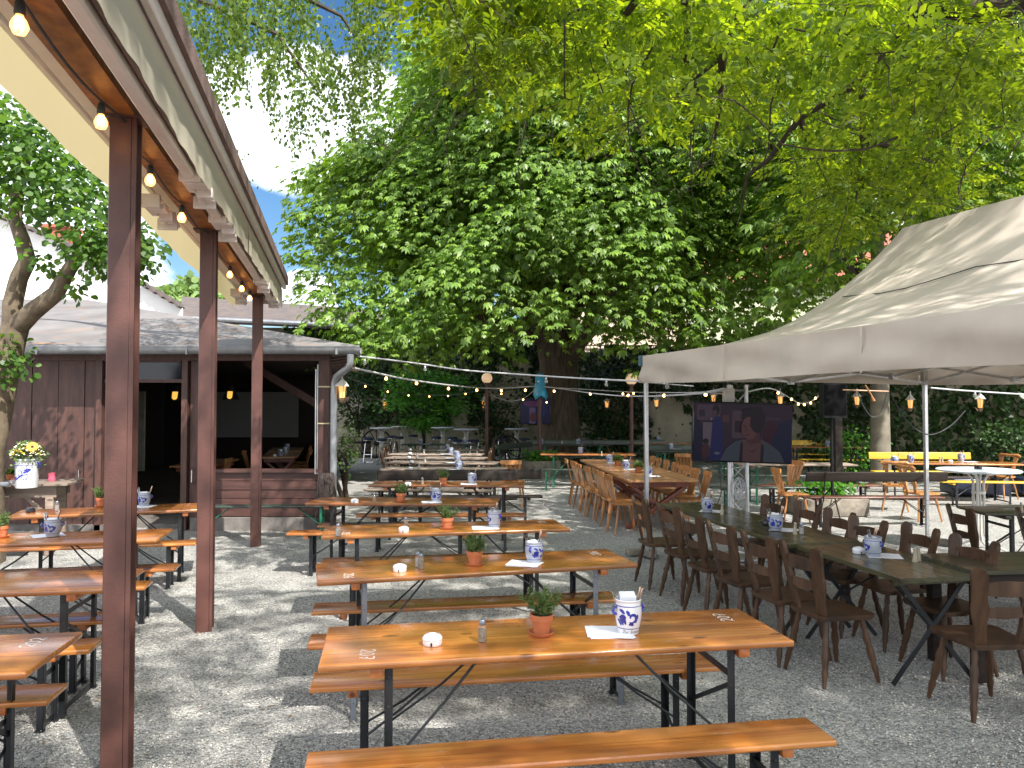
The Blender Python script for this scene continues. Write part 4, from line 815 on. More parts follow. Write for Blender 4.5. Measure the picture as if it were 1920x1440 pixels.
def light_chair(mt='chair_light'):
    def make():
        t = thing('slatted_chair', 'x', 'chair'); mm = M[mt]
        m = MB(); p = seat_poly(.44, .38, .42); m.prism(p, .026, Matrix.Translation((0, 0, .452))); m.build('seat', mm, t)
        splay_legs(t, .44, mm, .205, .14, sq=True)
        def yb(z): return -.17-(z-.46)*.27
        for i in range(5):
            u = (i-2)/2; m = MB(); x0 = u*.105; x1 = u*.165; w0, w1 = .034, .060
            a = [(x0-w0/2, yb(.46), .46), (x0+w0/2, yb(.46), .46), (x1+w1/2, yb(.80), .80), (x1-w1/2, yb(.80), .80)]
            m.add(a+[(x, y+.018, z) for x, y, z in a], [(0, 1, 2, 3), (7, 6, 5, 4), (0, 4, 5, 1), (1, 5, 6, 2), (2, 6, 7, 3), (3, 7, 4, 0)]); m.build('back_slat', mm, t)
        m = MB(); n = 8; vs = []
        for i in range(n+1):
            u = i/n*2-1; x = u*.20; y = yb(.83)-.035*(1-u*u)+.012
            for dy in (-.012, .012):
                for q in (-1, 1): vs.append((x, y+dy, .84+q*.042*(1-.2*u*u)))
        f = []
        for i in range(n): a = i*4; f += [(a, a+1, a+5, a+4), (a+2, a+6, a+7, a+3), (a+1, a+3, a+7, a+5), (a, a+4, a+6, a+2)]
        f += [(0, 2, 3, 1), (n*4, n*4+1, n*4+3, n*4+2)]; m.add(vs, f, True); m.build('top_rail', mm, t)
        return t
    return make
def scroll_chair():      # two waisted back boards under a curled rail
    t = thing('carved_chair', 'x', 'chair'); mm = M['chair_light']
    m = MB(); m.prism(seat_poly(.45, .38, .42), .028, Matrix.Translation((0, 0, .452))); m.build('seat', mm, t); splay_legs(t, .44, mm, .21, .14, sq=True)
    for s in (-1, 1):
        prof = [(0, .025), (.08, .028), (.16, .045), (.22, .03), (.3, .028), (.36, .045), (.4, .05)]; pl = [(w, z) for z, w in prof]+[(-w, z) for z, w in reversed(prof)]
        m = MB(); m.prism(pl, .024, Matrix.Translation((s*.09, -.17, .46)) @ Euler((rad(104), 0, rad(0))).to_matrix().to_4x4() @ Euler((0, 0, rad(-s*9))).to_matrix().to_4x4()); m.build('back_board', mm, t)
    m = MB(); m.tube([(-.23, -.285, .86), (-.17, -.29, .885), (0, -.295, .875), (.17, -.29, .885), (.23, -.285, .86)], [.02, .034, .03, .034, .02], 10); m.build('top_rail', mm, t); return t

def plank_table(L, W_, h, top, leg, xleg=True, th=.035, trestle=False):
    """boards run along local Y (the long side)"""
    def make():
        t = thing('plank_table', 'x', 'table'); n = max(3, round(W_/.13)); w = W_/n
        m = MB(); [m.box((-W_/2+w*(i+.5), 0, h-th/2), (w-.004, L, th), bev=.003, seg=1) for i in range(n)]; m.box((0, -L/2-.0, h-th/2-.002), (W_, .02, th-.012)); m.build('tabletop', M[top], t)
        if trestle:          # crossed thin legs, as on a folding table
            for s in (-1, 1):
                for q in (-1, 1):
                    m = MB(); m.bar((q*(W_/2-.06), s*(L/2-.12), h-th), (-q*(W_/2-.02), s*(L/2-.12)+.004*q, 0), .03, .012, up=(0, 1, 0)); m.build('leg', M[leg], t)
                m = MB(); m.box((0, s*(L/2-.12), h-th-.02), (W_-.06, .03, .035)); m.build('batten', M[top], t)
            m = MB(); [m.tube([(0, s*(L/2-.13), (h-th)*.5), (0, s*(L/2-.75), h-th)], .008, 6) for s in (-1, 1)]; m.build('brace', M[leg], t)
        else:
            m = MB(); m.box((0, 0, h-th-.045), (W_*.82, L*.86, .09)); m.build('apron', M[leg], t)
            for s in (-1, 1):
                y = s*(L/2-.28)
                for q in (-1, 1):
                    m = MB(); m.bar((q*(W_/2-.12), y, h-th-.09), (-q*(W_/2-.04), y+.03*q, 0), .06, .11, up=(0, 1, 0), bev=.004); m.build('leg', M[leg], t)
            m = MB(); m.box((0, 0, .36), (.09, L-.5, .05)); m.build('stretcher', M[leg], t)
        return t
    return Proto(make)
def post_table(L, W_, h, top, leg):      # four square legs
    def make():
        t = thing('square_legged_table', 'x', 'table'); m = MB(); n = max(3, round(W_/.14)); w = W_/n; [m.box((0, -W_/2+w*(i+.5), h-.016), (L, w-.002, .032), bev=.003, seg=1) for i in range(n)]; m.build('tabletop', M[top], t)
        m = MB(); m.box((0, 0, h-.032-.045), (L-.12, W_-.12, .09)); m.build('apron', M[leg], t)
        for sx in (-1, 1):
            for sy in (-1, 1): m = MB(); m.box((sx*(L/2-.08), sy*(W_/2-.08), (h-.12)/2), (.075, .075, h-.12), bev=.004); m.build('leg', M[leg], t)
        return t
    return Proto(make)
def bar_table(r=.41, h=1.15):
    def make():
        t = thing('standing_table', 'x', 'table'); m = MB(); m.lathe([(0, h-.03), (r-.02, h-.03), (r, h-.018), (r, h-.008), (r-.012, h), (0, h)], 40); m.build('tabletop', M['white_metal'], t)
        for i in range(4):
            a = i*math.pi/2+.5; c, s = math.cos(a), math.sin(a); m = MB(); m.tube([(c*.30, s*.30, h-.035), (c*.12, s*.12, h-.06), (c*.062, s*.062, h-.16), (c*.062, s*.062, .22), (c*.10, s*.10, .1), (c*.27, s*.27, .025), (c*.31, s*.31, .012)], .017, 8); m.build('leg', M['white_leg'], t)
        m = MB(); m.lathe([(.085, .5), (.085, .53), (.06, .53)], 12); m.lathe([(.085, h-.32), (.085, h-.29), (.06, h-.29)], 12); m.build('collar', M['white_leg'], t); return t
    return Proto(make)
def make_stool():
    t = thing('bar_stool', 'x', 'stool'); m = MB(); m.lathe([(0, .76), (.165, .76), (.18, .775), (.18, .82), (.15, .845), (0, .85)], 20); m.build('seat', M['navy'], t)
    m = MB(); m.lathe([(.17, .745), (.175, .755), (.17, .762), (.0, .762)], 20); m.build('seat_ring', M['chrome'], t)
    for s in (-1, 1): m = MB(); m.tube([(s*.12, .10, .75), (s*.13, -.12, .02), (s*.13, -.16, .012), (s*.13, .18, .012)], .011, 6); m.build('leg', M['chrome'], t)
    m = MB(); m.tube([(-.13, -.03, .28), (.13, -.03, .28)], .01, 6); m.build('footrest', M['chrome'], t); m = MB(); m.tube([(-.13, .18, .012), (.13, .18, .012)], .01, 6); m.build('foot_bar', M['chrome'], t); return t

# ------------------------------------------------------------------ table ware
def ring_ribbon(m, R, pts, w, mi):     # painted stroke on a round pot: pts are (angle, height); R(z) gives the radius
    n = len(pts); a = []; b = []
    for i, p in enumerate(pts):
        r0 = R(p[1]); q0 = pts[max(i-1, 0)]; q1 = pts[min(i+1, n-1)]; d = Vector(((q1[0]-q0[0])*r0, q1[1]-q0[1])); d = d.normalized() if d.length > 0 else Vector((1, 0)); nrm = Vector((-d.y, d.x)); ww = w*(.55+.9*math.sin(math.pi*min(1, max(0, i/(n-1))))) if n > 4 else w
        for lst, s in ((a, 1), (b, -1)):
            th = p[0]+s*nrm.x*ww/2/r0; z = p[1]+s*nrm.y*ww/2; rr = R(z)+.0007; lst.append((rr*math.cos(th), rr*math.sin(th), z))
    m.add(a+b, [(i, i+1, n+i+1, n+i) for i in range(n-1)], False, mi)
def spiral(th, z, r0, turns, k=18, flip=1, stem=None):
    pts = []
    for i in range(k+1):
        u = i/k; a = -math.pi/2+turns*2*math.pi*u; rr = r0*(1-u*.82); pts.append((th+flip*rr*math.cos(a)*11, z+rr*math.sin(a)))
    return pts
def jug(lip=True, text=False, white=False):
    h = .165
    def R(z):
        ks = [(0, .050), (.02, .053), (.06, .0615), (.10, .066), (.135, .0635), (.15, .060), (.165, .0625)]
        for (a, ra), (b, rb) in zip(ks[:-1], ks[1:]):
            if z <= b: return ra+(rb-ra)*(max(z, 0)-a)/(b-a)
        return ks[-1][1]
    def make():
        t = thing('stoneware_crock', 'x', 'pot'); m = MB()
        m.lathe([(R(z), z) for z in np.linspace(0, .155, 12)]+[(.064, .158), (.0655, .162), (.0635, .167), (.059, .164), (.056, .14), (.05, .02), (0, .018)], 32)
        for z, w in ((.030, .003), (.137, .0032)): ring_ribbon(m, R, [(2*math.pi*i/40, z) for i in range(41)], w, 1)
        for c in (0, 1):
            th0 = -math.pi/2-.35+c*math.pi
            for dth, zz, rr, fl in ((.32, .085, .025, 1), (-.35, .082, .020, -1)):
                pts = []
                for i in range(22):
                    u = i/21; a = -2.2+u*5.6; q = rr*(1-.62*u); pts.append((th0+dth+fl*q*math.cos(a)/.064, zz+q*math.sin(a)))
                ring_ribbon(m, R, pts, .010, 1)
            for k, (a0, z0, a1, z1) in enumerate(((-.7, .12, -.25, .105), (-.15, .118, .1, .095), (-.9, .075, -.6, .045), (-.7, .09, -.42, .048), (-.5, .10, -.2, .052), (.05, .05, .45, .052), (.62, .06, .75, .10))):
                am = (a0+a1)/2; zm = (z0+z1)/2; ring_ribbon(m, R, [(th0+a0, z0), (th0+am*.5+a0*.5, (z0+zm)/2+.004), (th0+am+.03, zm+.003), (th0+(am+a1)/2+.02, (zm+z1)/2), (th0+a1, z1)], .011, 1)
        ob = m.build('body', [M['white'] if white else M['stoneware'], M['cobalt']], t)
        for s in (0, math.pi):
            a = s+.15; hm = MB(); c, sn = math.cos(a), math.sin(a); hm.tube([(.058*c, .058*sn, .128), (.078*c, .078*sn, .127), (.084*c, .084*sn, .112), (.078*c, .078*sn, .098), (.063*c, .063*sn, .095)], .0075, 8); hm.build('handle', M['cobalt'], t)
        if text:
            cu = bpy.data.curves.new('lettering', 'FONT'); cu.body = text; cu.size = .021; cu.align_x = 'CENTER'; cu.shear = .35; cu.resolution_u = 2
            to = bpy.data.objects.new('lettering_source', cu); C.objects.link(to); dg = bpy.context.evaluated_depsgraph_get(); me0 = bpy.data.meshes.new_from_object(to.evaluated_get(dg)); bpy.data.objects.remove(to)
            th0 = -math.pi/2+.0
            for v in me0.vertices: z = v.co.y+.0085; th = th0+v.co.x/.054; rr = R(z)+.0009; v.co = (rr*math.cos(th), rr*math.sin(th), z)
            me0.materials.clear(); me0.materials.append(M['black']); o = bpy.data.objects.new('lettering', me0); C.objects.link(o); o.parent = t
        return t
    return Proto(make)
def make_knife():
    t = thing('table_knife', 'x', 'knife'); m = MB(); m.box((0, 0, .075), (.003, .017, .15), bev=.001, seg=1); m.build('blade', M['chrome'], t); m = MB(); m.box((0, 0, .195), (.008, .018, .09), bev=.003); m.build('handle', mat('copper_toned_steel', (.62, .45, .36), .25, .9), t); return t
def make_fork():
    t = thing('table_fork', 'x', 'fork'); m = MB(); m.bar((0, 0, 0), (0, 0, .15), .004, .008); m.box((0, 0, .163), (.003, .022, .03)); m.build('handle', M['chrome'], t); m = MB(); [m.box((0, -.0085+i*.0057, .195), (.002, .003, .045)) for i in range(4)]; m.build('tines', M['chrome'], t); return t
def make_napkins():
    m = MB(); 
    for i in range(6): m.box((-.014+i*.0055, 0, .075+.003*i), (.0045, .078, .13), Euler((0, rad(-8+2*i), 0)), bev=.0012, seg=1)
    o = m.build('folded_napkins', M['paper']); o['category'] = 'napkins'; return o
def make_ashtray():
    t = thing('ashtray', 'x', 'ashtray'); m = MB(); m.lathe([(0, 0), (.042, 0), (.046, .006), (.045, .026), (.0, .027)], 28); m.build('bowl', M['white'], t); m = MB(); m.lathe([(.047, .028), (.046, .036), (.036, .046), (.02, .05), (.018, .046), (0, .046)], 28); m.build('lid', M['white'], t)
    m = MB(); m.box((0, -.046, .012), (.007, .006, .016)); m.build('notch', M['black'], t); return t
def make_ashtray_black():
    t = thing('ashtray', 'x', 'ashtray'); m = MB(); m.lathe([(0, 0), (.042, 0), (.046, .006), (.045, .026), (.036, .046), (.02, .05), (0, .046)], 24); m.build('bowl', M['blackg'], t); return t
def shaker(fill='pepper'):
    def make():
        t = thing('spice_shaker', 'x', 'shaker'); m = MB()
        m.lathe([(0, 0), (.020, 0), (.0215, .004), (.0215, .062), (.018, .074), (.014, .080), (0, .080)], 8); m.build('glass_body', M['glass'], t)
        m = MB(); m.lathe([(0, .004), (.0185, .004), (.0185, .058), (0, .058)], 8); m.build('filling', M[fill], t); m = MB(); m.lathe([(.0155, .079), (.0165, .082), (.0165, .098), (.012, .104), (0, .105)], 16); m.build('lid', M['metal_grey'], t); return t
    return make
def make_mill():
    t = thing('pepper_mill', 'x', 'mill'); m = MB(); m.lathe([(.021, 0), (.02, .01), (.015, .05), (.0115, .085), (.013, .092), (.012, .10), (0, .108)], 14); m.build('body', mat('beige_mill', (.36, .31, .22), .35), t); m = MB(); m.lathe([(.014, .088), (.014, .094), (.012, .096)], 14); m.build('collar', M['chrome'], t); return t
def pot_plant(seed, r=.056, h=.10, foliage='herb', ph=.125):
    def make():
        t = thing('potted_herb', 'x', 'potted plant'); m = MB()
        m.lathe([(0, 0), (.055*r/.056, 0), (.066*r/.056, .016), (.063*r/.056, .017), (.05*r/.056, .006), (0, .005)], 28); m.build('saucer', M['terra'], t)
        m = MB(); m.lathe([(0, .007), (r*.68, .007), (r*.9, h*.72), (r*1.0, h*.72), (r*1.05, h*.99), (r*1.0, h), (r*.93, h), (r*.9, h*.85), (0, h*.85)], 28); m.build('pot', M['terra'], t)
        m = MB(); m.lathe([(0, h*.9), (r*.9, h*.9), (r*.9, h*.86)], 16); m.build('soil', M['soil'], t)
        q = np.random.RandomState(seed)
        if foliage == 'herb':
            P = []; A = []
            for s in range(34):
                d = unit(np.array([q.randn()*.5, q.randn()*.5, 1.15])); L = ph*(.6+.55*q.rand()); b = np.array([q.randn()*r*.35, q.randn()*r*.35, h*.9])
                for k in range(34): u = .12+.88*q.rand(); P.append(b+d*L*u+np.array([d[0], d[1], 0])*L*u*.3); A.append(unit(d*.8+q.randn(3)*.6))
            P = np.array(P); A = np.array(A); leaves('foliage', TP_LONG, P, A, unit(q.randn(len(P), 3)+np.array([0, 0, .5])), .015+.011*q.rand(len(P)), M['lf_herb'], t)
        else:
            k = 90; A = unit(q.randn(k, 3)*np.array([1, 1, .5])+np.array([0, 0, .55])); P = np.array([0, 0, h*.92])+A*ph*.35*q.rand(k, 1); leaves('foliage', TP_ROUND, P, A, unit(q.randn(k, 3)+np.array([0, 0, 1.2])), .045+.03*q.rand(k), M['lf_herb'], t)
        return t
    return make
def paper_mat(n=3, s=.19):
    def make():
        m = MB(); q = random.Random(n)
        for i in range(n): m.box((q.uniform(-.012, .012), q.uniform(-.01, .01), .0012+.0016*i), (s*1.15, s, .0012), Euler((0, 0, q.uniform(-.35, .35)*(n > 1))))
        o = m.build('paper_mats', M['paper']); o['category'] = 'paper mat'; return o
    return Proto(make)
def make_bottle():
    t = thing('water_glass', 'x', 'glass'); m = MB(); m.lathe([(0, 0), (.03, 0), (.034, .09), (.031, .09), (.028, .008), (0, .008)], 16); m.build('glass_body', M['glass'], t); return t
# ------------------------------------------------------------------ pergola with the awnings
def pergola():
    p2 = Vector((-2.613, 6.564, 0)); d = Vector((-.2170, .9762, 0)); nrm = Vector((.9762, .2170, 0)); ang = math.atan2(nrm.y, nrm.x)
    t = thing('awning_pergola', 'long pergola on brown steel posts with retracted cream awnings and a felt-covered roof strip', 'pergola', p2, ang)
    # local: x across (to the right), y along (away from the camera)
    B = 4.85; A0 = -5.6
    for y in (-2.62, 0, 3.96, -5.3):
        m = MB(); m.box((.002, y, 1.69), (.108, .12, 3.42), bev=.004, seg=1); m.box((.067, y-.054, 1.69), (.022, .012, 3.42)); m.box((.067, y+.054, 1.69), (.022, .012, 3.42)); m.box((0, y, 3.385), (.21, .16, .012))
        m.build('post', M['post'], t)
    def long(name, x, z, w, h, mt, y0=A0, y1=B, par=t, rot=0, bev=0):
        m = MB(); m.box((x, (y0+y1)/2, z), (w, y1-y0, h), Euler((0, rad(rot), 0)), bev=bev, seg=1); return m.build(name, M[mt], par)
    long('beam', -.01, 3.50, .17, .22, 'beam'); long('beam', .085, 3.56, .03, .2, 'beam')
    long('roof_strip', -.02, 3.80, .70, .05, 'felt', y1=B+.08, rot=3); long('roof_edge', .335, 3.745, .03, .12, 'felt', y1=B+.06)
    long('cassette', .295, 3.665, .05, .10, 'alu_paint', y1=B+.02, bev=.012); long('cassette', .205, 3.62, .11, .13, 'alu_paint', bev=.02)
    long('front_bar', .165, 3.375, .075, .06, 'alu_paint', bev=.012); long('front_bar', .225, 3.43, .02, .11, 'felt', bev=.004)
    long('front_bar', -.18, 3.49, .10, .05, 'alu_paint', bev=.012); long('front_bar', -.265, 3.52, .05, .09, 'alu_paint', bev=.012); long('cassette', -.25, 3.66, .15, .14, 'alu_paint', bev=.03); long('soffit', -.14, 3.565, .12, .02, 'alu_paint'); long('soffit', -.30, 3.575, .09, .02, 'alu_paint'); long('soffit', .13, 3.56, .07, .02, 'felt')
    def valance(x, z0, z1, y0, y1, mt, amp=.010, lam=7):
        n = int((y1-y0)/.05); m = MB(); vs = []
        for i in range(n+1):
            y = y0+(y1-y0)*i/n
            for k in range(5):
                u = k/4; w = amp*u*(math.sin(y*lam*2.1)+.6*math.sin(y*lam*4.7+1)); vs.append((x+w, y, z1+(z0-z1)*u+.012*u*math.sin(y*2.1+x*9)))
        m.add(vs, [(i*5+k, i*5+k+1, i*5+k+6, i*5+k+5) for i in range(n) for k in range(4)], True); m.build('valance', M[mt], t)
    valance(.262, 3.325, 3.60, A0, .58, 'awning', .005, 5); valance(.266, 3.33, 3.60, .62, B-.02, 'awning', .005, 5)
    valance(-.335, 3.285, 3.59, A0, -1.55, 'awning_y', .004, 3); valance(-.34, 3.28, 3.59, -1.5, B-.4, 'awning_y', .006, 3)
    # folding arm joints and wall brackets under the cassettes
    def arm(y, x, s=1):
        m = MB(); m.box((x, y, 3.37), (.13, .03, .10), bev=.004, seg=1); m.box((x+.03, y+.10, 3.34), (.12, .13, .045), bev=.004, seg=1); m.box((x-.04, y+.2, 3.36), (.05, .26, .05), bev=.006, seg=1); m.box((x+.045, y+.3, 3.33), (.10, .06, .07), bev=.004, seg=1)
        m.lathe([(.03, -.045), (.03, .045)], 12, (x+.06, y+.42, 3.35)); m.lathe([(.026, -.04), (.026, .04)], 12, (x-.01, y+.5, 3.35)); m.box((x, y+.56, 3.33), (.15, .03, .09), bev=.004, seg=1); m.tube([(x+.06, y+.42, 3.36), (x+.01, y+.9, 3.39)], .018, 8); m.build('awning_arm', M['alu_paint'], t)
    arm(-1.75, .17); arm(-.62, .17); arm(2.4, .18); arm(3.9, .18); arm(-1.0, -.23); arm(3.6, -.23)
    for y in (B-.25, B-.05): m = MB(); m.tube([(-.28, y, 3.46), (-.28, y, 3.38), (-.25, y, 3.35), (-.22, y, 3.39)], .007, 6); m.build('crank_hook', M['alu_paint'], t)
    # festoon
    ft = thing('string_lights', 'black cable with glowing round bulbs strung under the pergola beam', 'string lights', p2, ang)
    pix = [(37, 12), (190, 190), (282, 303), (341, 385), (407, 443), (414, 478), (443, 510), (464, 536), (478, 552)]
    us = []
    for px, py in pix:      # where the line of sight meets the vertical plane under the beam
        r_ = ray(px, py); o = Vector((0, 0, H))-p2-nrm*(-.035 if px < 400 else .03); tt = -(o.dot(nrm))/(r_.dot(nrm)); q = Vector((0, 0, H))+r_*tt-p2; us.append(q.dot(d))
    cab = []; 
    ys = sorted(us); allp = [-5.5]+ys+[4.8]
    for i in range(len(allp)-1):
        for k in range(6): f = k/6; y = allp[i]+(allp[i+1]-allp[i])*f; cab.append((-.03+.09*math.exp(-((y+2.62)/.12)**2)+.09*math.exp(-((y)/.12)**2)+.09*math.exp(-((y-3.96)/.12)**2), y, 3.375-.03*math.sin(math.pi*f)))
    m = MB(); m.tube(cab, .0075, 6); m.build('cable', M['cable'], ft)
    for y in ys:
        m = MB(); m.lathe([(.012, .0), (.018, -.012), (.02, -.05), (.017, -.056)], 12, (-.035, y, 3.372)); s = m.build('socket', M['cable'], ft)
        m = MB(); m.lathe([(.013, -.052), (.014, -.062), (.024, -.075), (.031, -.093), (.031, -.104), (.022, -.124), (0, -.132)], 16, (-.035, y, 3.372)); b = m.build('bulb', M['glow_soft'], ft)
        m = MB(); [m.tube([(-.035+.008*math.cos(a), y+.008*math.sin(a), 3.372-.062), (-.035+.011*math.cos(a), y+.011*math.sin(a), 3.372-.11)], .0035, 5) for a in (0, 1.57, 3.14, 4.71)]; m.build('filament', M['glow'], b)
pergola()

# ------------------------------------------------------------------ gazebo
def gazebo():
    A = Vector((1.66, 9.75, 0)); ang = math.atan2(.187, .982)       # local x across (towards the right), local y away from camera
    t = thing('tent_pavilion', 'big off-white canvas folding tent over the dark tables on the right', 'tent', A, ang)
    Wd, Ln, hp = 4.06, 6.0, 2.21
    def Z(x, a):       # a = distance from the far edge
        s = max(0, min(1, a/hp, (Ln-a)/hp, x/2.03, (Wd-x)/2.03)); e0 = 2.52-.0155*a; pk = 3.83-.042*a
        q = min(abs(min(a, Ln-a)/hp-min(x, Wd-x)/2.03), 1); e = 1.45+1.35*math.exp(-q*2.2); z = e0+(pk-e0)*s**e
        fold = .012*math.sin(a*5.2+x*2.3)*math.sin(x*3.1)*(1-s)+.008*math.sin(a*11+x*7)*(s < .5)
        return z+fold*min(1, s*6)
    m = MB(); na, nx = 84, 60; vs = []
    for j in range(na+1):
        for i in range(nx+1): x = Wd*i/nx; a = Ln*j/na; vs.append((x, -a, Z(x, a)))
    m.add(vs, [(j*(nx+1)+i, j*(nx+1)+i+1, (j+1)*(nx+1)+i+1, (j+1)*(nx+1)+i) for j in range(na) for i in range(nx)], True)
    m.build('canopy', M['canvas'], t)
    per = []
    def side(p, q, n): return [(p[0]+(q[0]-p[0])*i/n, p[1]+(q[1]-p[1])*i/n) for i in range(n)]
    per = side((0, 0), (0, -Ln), 90)+side((0, -Ln), (Wd, -Ln), 60)+side((Wd, -Ln), (Wd, 0), 90)+side((Wd, 0), (0, 0), 60); per.append(per[0])
    m = MB(); vs = []
    for i, (x, y) in enumerate(per):
        e0 = 2.52+.0155*y; s = i*.07
        for k in range(7):
            u = k/6; ox = -1 if x < .001 else (1 if x > Wd-.001 else 0); oy = 1 if y > -.001 else (-1 if y < -Ln+.001 else 0); w = .006+.01*min(1, u*4)+.045*math.sin(s*1.15+u*3.6)*u*(1-u*.35)+.024*math.sin(s*2.7-u*5)*math.sin(u*3.14)+.008*math.sin(s*7.7+u*9)*u
            vs.append((x+ox*w, y+oy*w, e0-.34*u-.018*u*math.sin(s*.9)))
    n = len(per); m.add(vs, [(i*7+k, (i+1)*7+k, (i+1)*7+k+1, i*7+k+1) for i in range(n-1) for k in range(6)], True); m.build('valance', M['canvas'], t)
    sm = mat('canvas_seam', (.53, .46, .40), .8)
    for a in (2.3, 4.42): m = MB(); e0 = 2.52-.0155*a; m.box((-.034, -a, e0-.17), (.004, .016, .33)); m.build('valance_seam', sm, t)
    m = MB(); m.box((-.02, .01, 2.46), (.05, .05, .13)); m.build('corner_patch', mat('faded_blue_patch', (.06, .13, .19), .7), t)
    for (x, y) in ((.03, -.03), (Wd-.03, -.03), (.03, -Ln+.03), (Wd-.03, -Ln+.03)):
        m = MB(); m.box((x, y, 1.5), (.05, .05, 1.9), bev=.005, seg=1); m.box((x, y, .35), (.036, .036, .7)); m.box((x, y, .58), (.062, .062, .06), bev=.006, seg=1); m.box((x, y, .012), (.12, .12, .012)); m.build('leg', M['alu'], t)
    def scissor(p, q, k=2):
        p = Vector(p); q = Vector(q)
        for i in range(k):
            a = p+(q-p)*i/k; b = p+(q-p)*(i+1)/k
            m = MB(); m.bar(a+Vector((0, 0, 2.44)), b+Vector((0, 0, 2.20)), .016, .03); m.bar(a+Vector((0, 0, 2.20)), b+Vector((0, 0, 2.44)), .016, .03); m.box((a+b)/2+Vector((0, 0, 2.32)), (.04, .04, .04)); m.build('scissor_frame', M['alu'], t)
            m = MB(); m.box(b+Vector((0, 0, 2.20)), (.07, .07, .07), bev=.006, seg=1); m.build('frame_joint', M['alu'], t)
    scissor((.04, -.04, 0), (Wd-.04, -.04, 0), 2); scissor((.05, -.05, 0), (.05, -Ln+.05, 0), 4); scissor((Wd-.05, -.05, 0), (Wd-.05, -Ln+.05, 0), 4); scissor((2.03, -.05, 0), (2.03, -Ln, 0), 3)
    # the cable that runs over the canvas
    c = []
    for px, py in ((1538, 552), (1580, 556), (1650, 550), (1700, 540), (1760, 522), (1830, 500), (1900, 490), (1960, 480)):
        r_ = ray(px, py); best = None
        for k in range(300):
            s = 3+k*.025; P = Vector((0, 0, H))+r_*s; q = P-A; x = q.x*.982+q.y*.187; y = -q.x*.187+q.y*.982
            if 0 <= x <= Wd and -Ln <= y <= 0 and P.z <= Z(x, -y)+.02: best = P; break
        if best: c.append(best)
    m = MB(); m.tube(c, .005, 5); tag(m.build('cable', M['cable']), 'thin dark cable lying across the slope of the tent canvas', 'cable')
gazebo()
for k, (px, py, l) in enumerate(((1190, 1040, 'pale paving brick beside the far left tent leg'), (1222, 1043, 'pale paving brick lying on the outer side of the far left tent leg'), (1765, 1020, 'pale paving brick beside the far right tent leg'))):
    m = MB(); m.box((0, 0, .035), (.22, .11, .07), bev=.006); p = G(px, py); tag(m.build('paving_brick', M['stone'], loc=p, rz=.3+k), l, 'brick', 'paving bricks beside the tent legs')

# ------------------------------------------------------------------ beer tables
E = lambda a: Vector((math.cos(rad(a)), math.sin(rad(a)), 0))
def front_edge(pl, pr, z=.74):
    a = G(*pl, z); b = G(*pr, z); mid = (a+b)/2; d = b-a; return mid, math.atan2(d.y, d.x)
def place_table(proto, pl, pr, W_, label, group, z=.74):
    mid, an = front_edge(pl, pr, z); c = mid+Vector((-math.sin(an), math.cos(an), 0))*W_/2; return proto.put((c.x, c.y, 0), an, label, group)
def place_bench(proto, label, group, left=None, right=None, ang=9, W_=.25, L=2.2, z=.44, py=None):
    p = G(*(left or right), z); e = E(ang); nn = E(ang+90); c = p+(e if left else -e)*L/2+nn*W_/2; return proto.put((c.x, c.y, 0), rad(ang), label, group)
P207 = beer_table(num='207', outer='metal_black'); P202 = beer_table(num='202'); P206 = beer_table(num='206', outer='metal_grey'); P205 = beer_table(num='205', outer='metal_black'); PB = beer_table(); PBd = beer_table(top='beer_dull'); PG = beer_table(top='grey_wood'); PGr = beer_table(top='greenw', leg='metal_green'); PBg = beer_table(leg='metal_green')
BB = bench(); BBg = bench(outer='metal_grey'); BD = bench(top='beer_dull'); BG = bench(top='grey_wood'); BBack = bench(top='blackw', back=True); BGr = bench(top='greenw', leg='metal_green', back=True); BGn = bench(top='greenw', leg='metal_green'); BY = bench(top='yellow', back=True, leg='metal_black'); BYn = bench(top='yellow'); BR = bench(top='darkred', back=True, backmat='blackw'); BRn = bench(top='darkred')
gm = 'beer tables in the middle row'; gb = 'benches of the middle row'
place_table(P207, (588, 1263), (1497, 1213), .6, 'nearest glossy orange beer table, numbered 207, in the centre foreground', gm)
place_table(P206, (577, 1101), (1210, 1064), .6, 'second glossy beer table from the front in the middle row', gm)
place_table(P205, (592, 1013), (1078, 997), .6, 'third beer table from the front in the middle row', gm)
place_table(PBd, (562, 948), (939, 951), .6, 'fourth beer table from the front, its left end beside the pavilion downpipe', gm)
place_table(PBd, (682, 914), (991, 915), .6, 'brown beer table directly in front of the long black bench backs', gm)
gg = 'weathered grey tables in the far middle row'
for k, (a, b, l) in enumerate((((714, 883), (943, 885), 'nearest'), ((723, 870), (930, 872), 'second'), ((719, 861), (909, 863), 'third'), ((725, 854), (905, 855), 'fourth'), ((746, 846), (905, 846), 'farthest'))):
    place_table(PG, a, b, .6, f'{l} of the weathered grey beer tables beyond the black bench backs', gg)
    mid, an = front_edge(a, b)
    for s, w in ((-.42, 'near'), (.74, 'far')):
        c = mid+Vector((-math.sin(an), math.cos(an), 0))*s+Vector((math.cos(an), math.sin(an), 0))*(.09*((k*3) % 4-1.5)); BG.put((c.x, c.y, 0), an, f'weathered grey bench on the {w} side of the {l} weathered grey table', 'weathered grey benches')
place_table(PGr, (745, 835), (896, 836), .6, 'dark green beer table at the end of the middle row before the standing tables', gg)
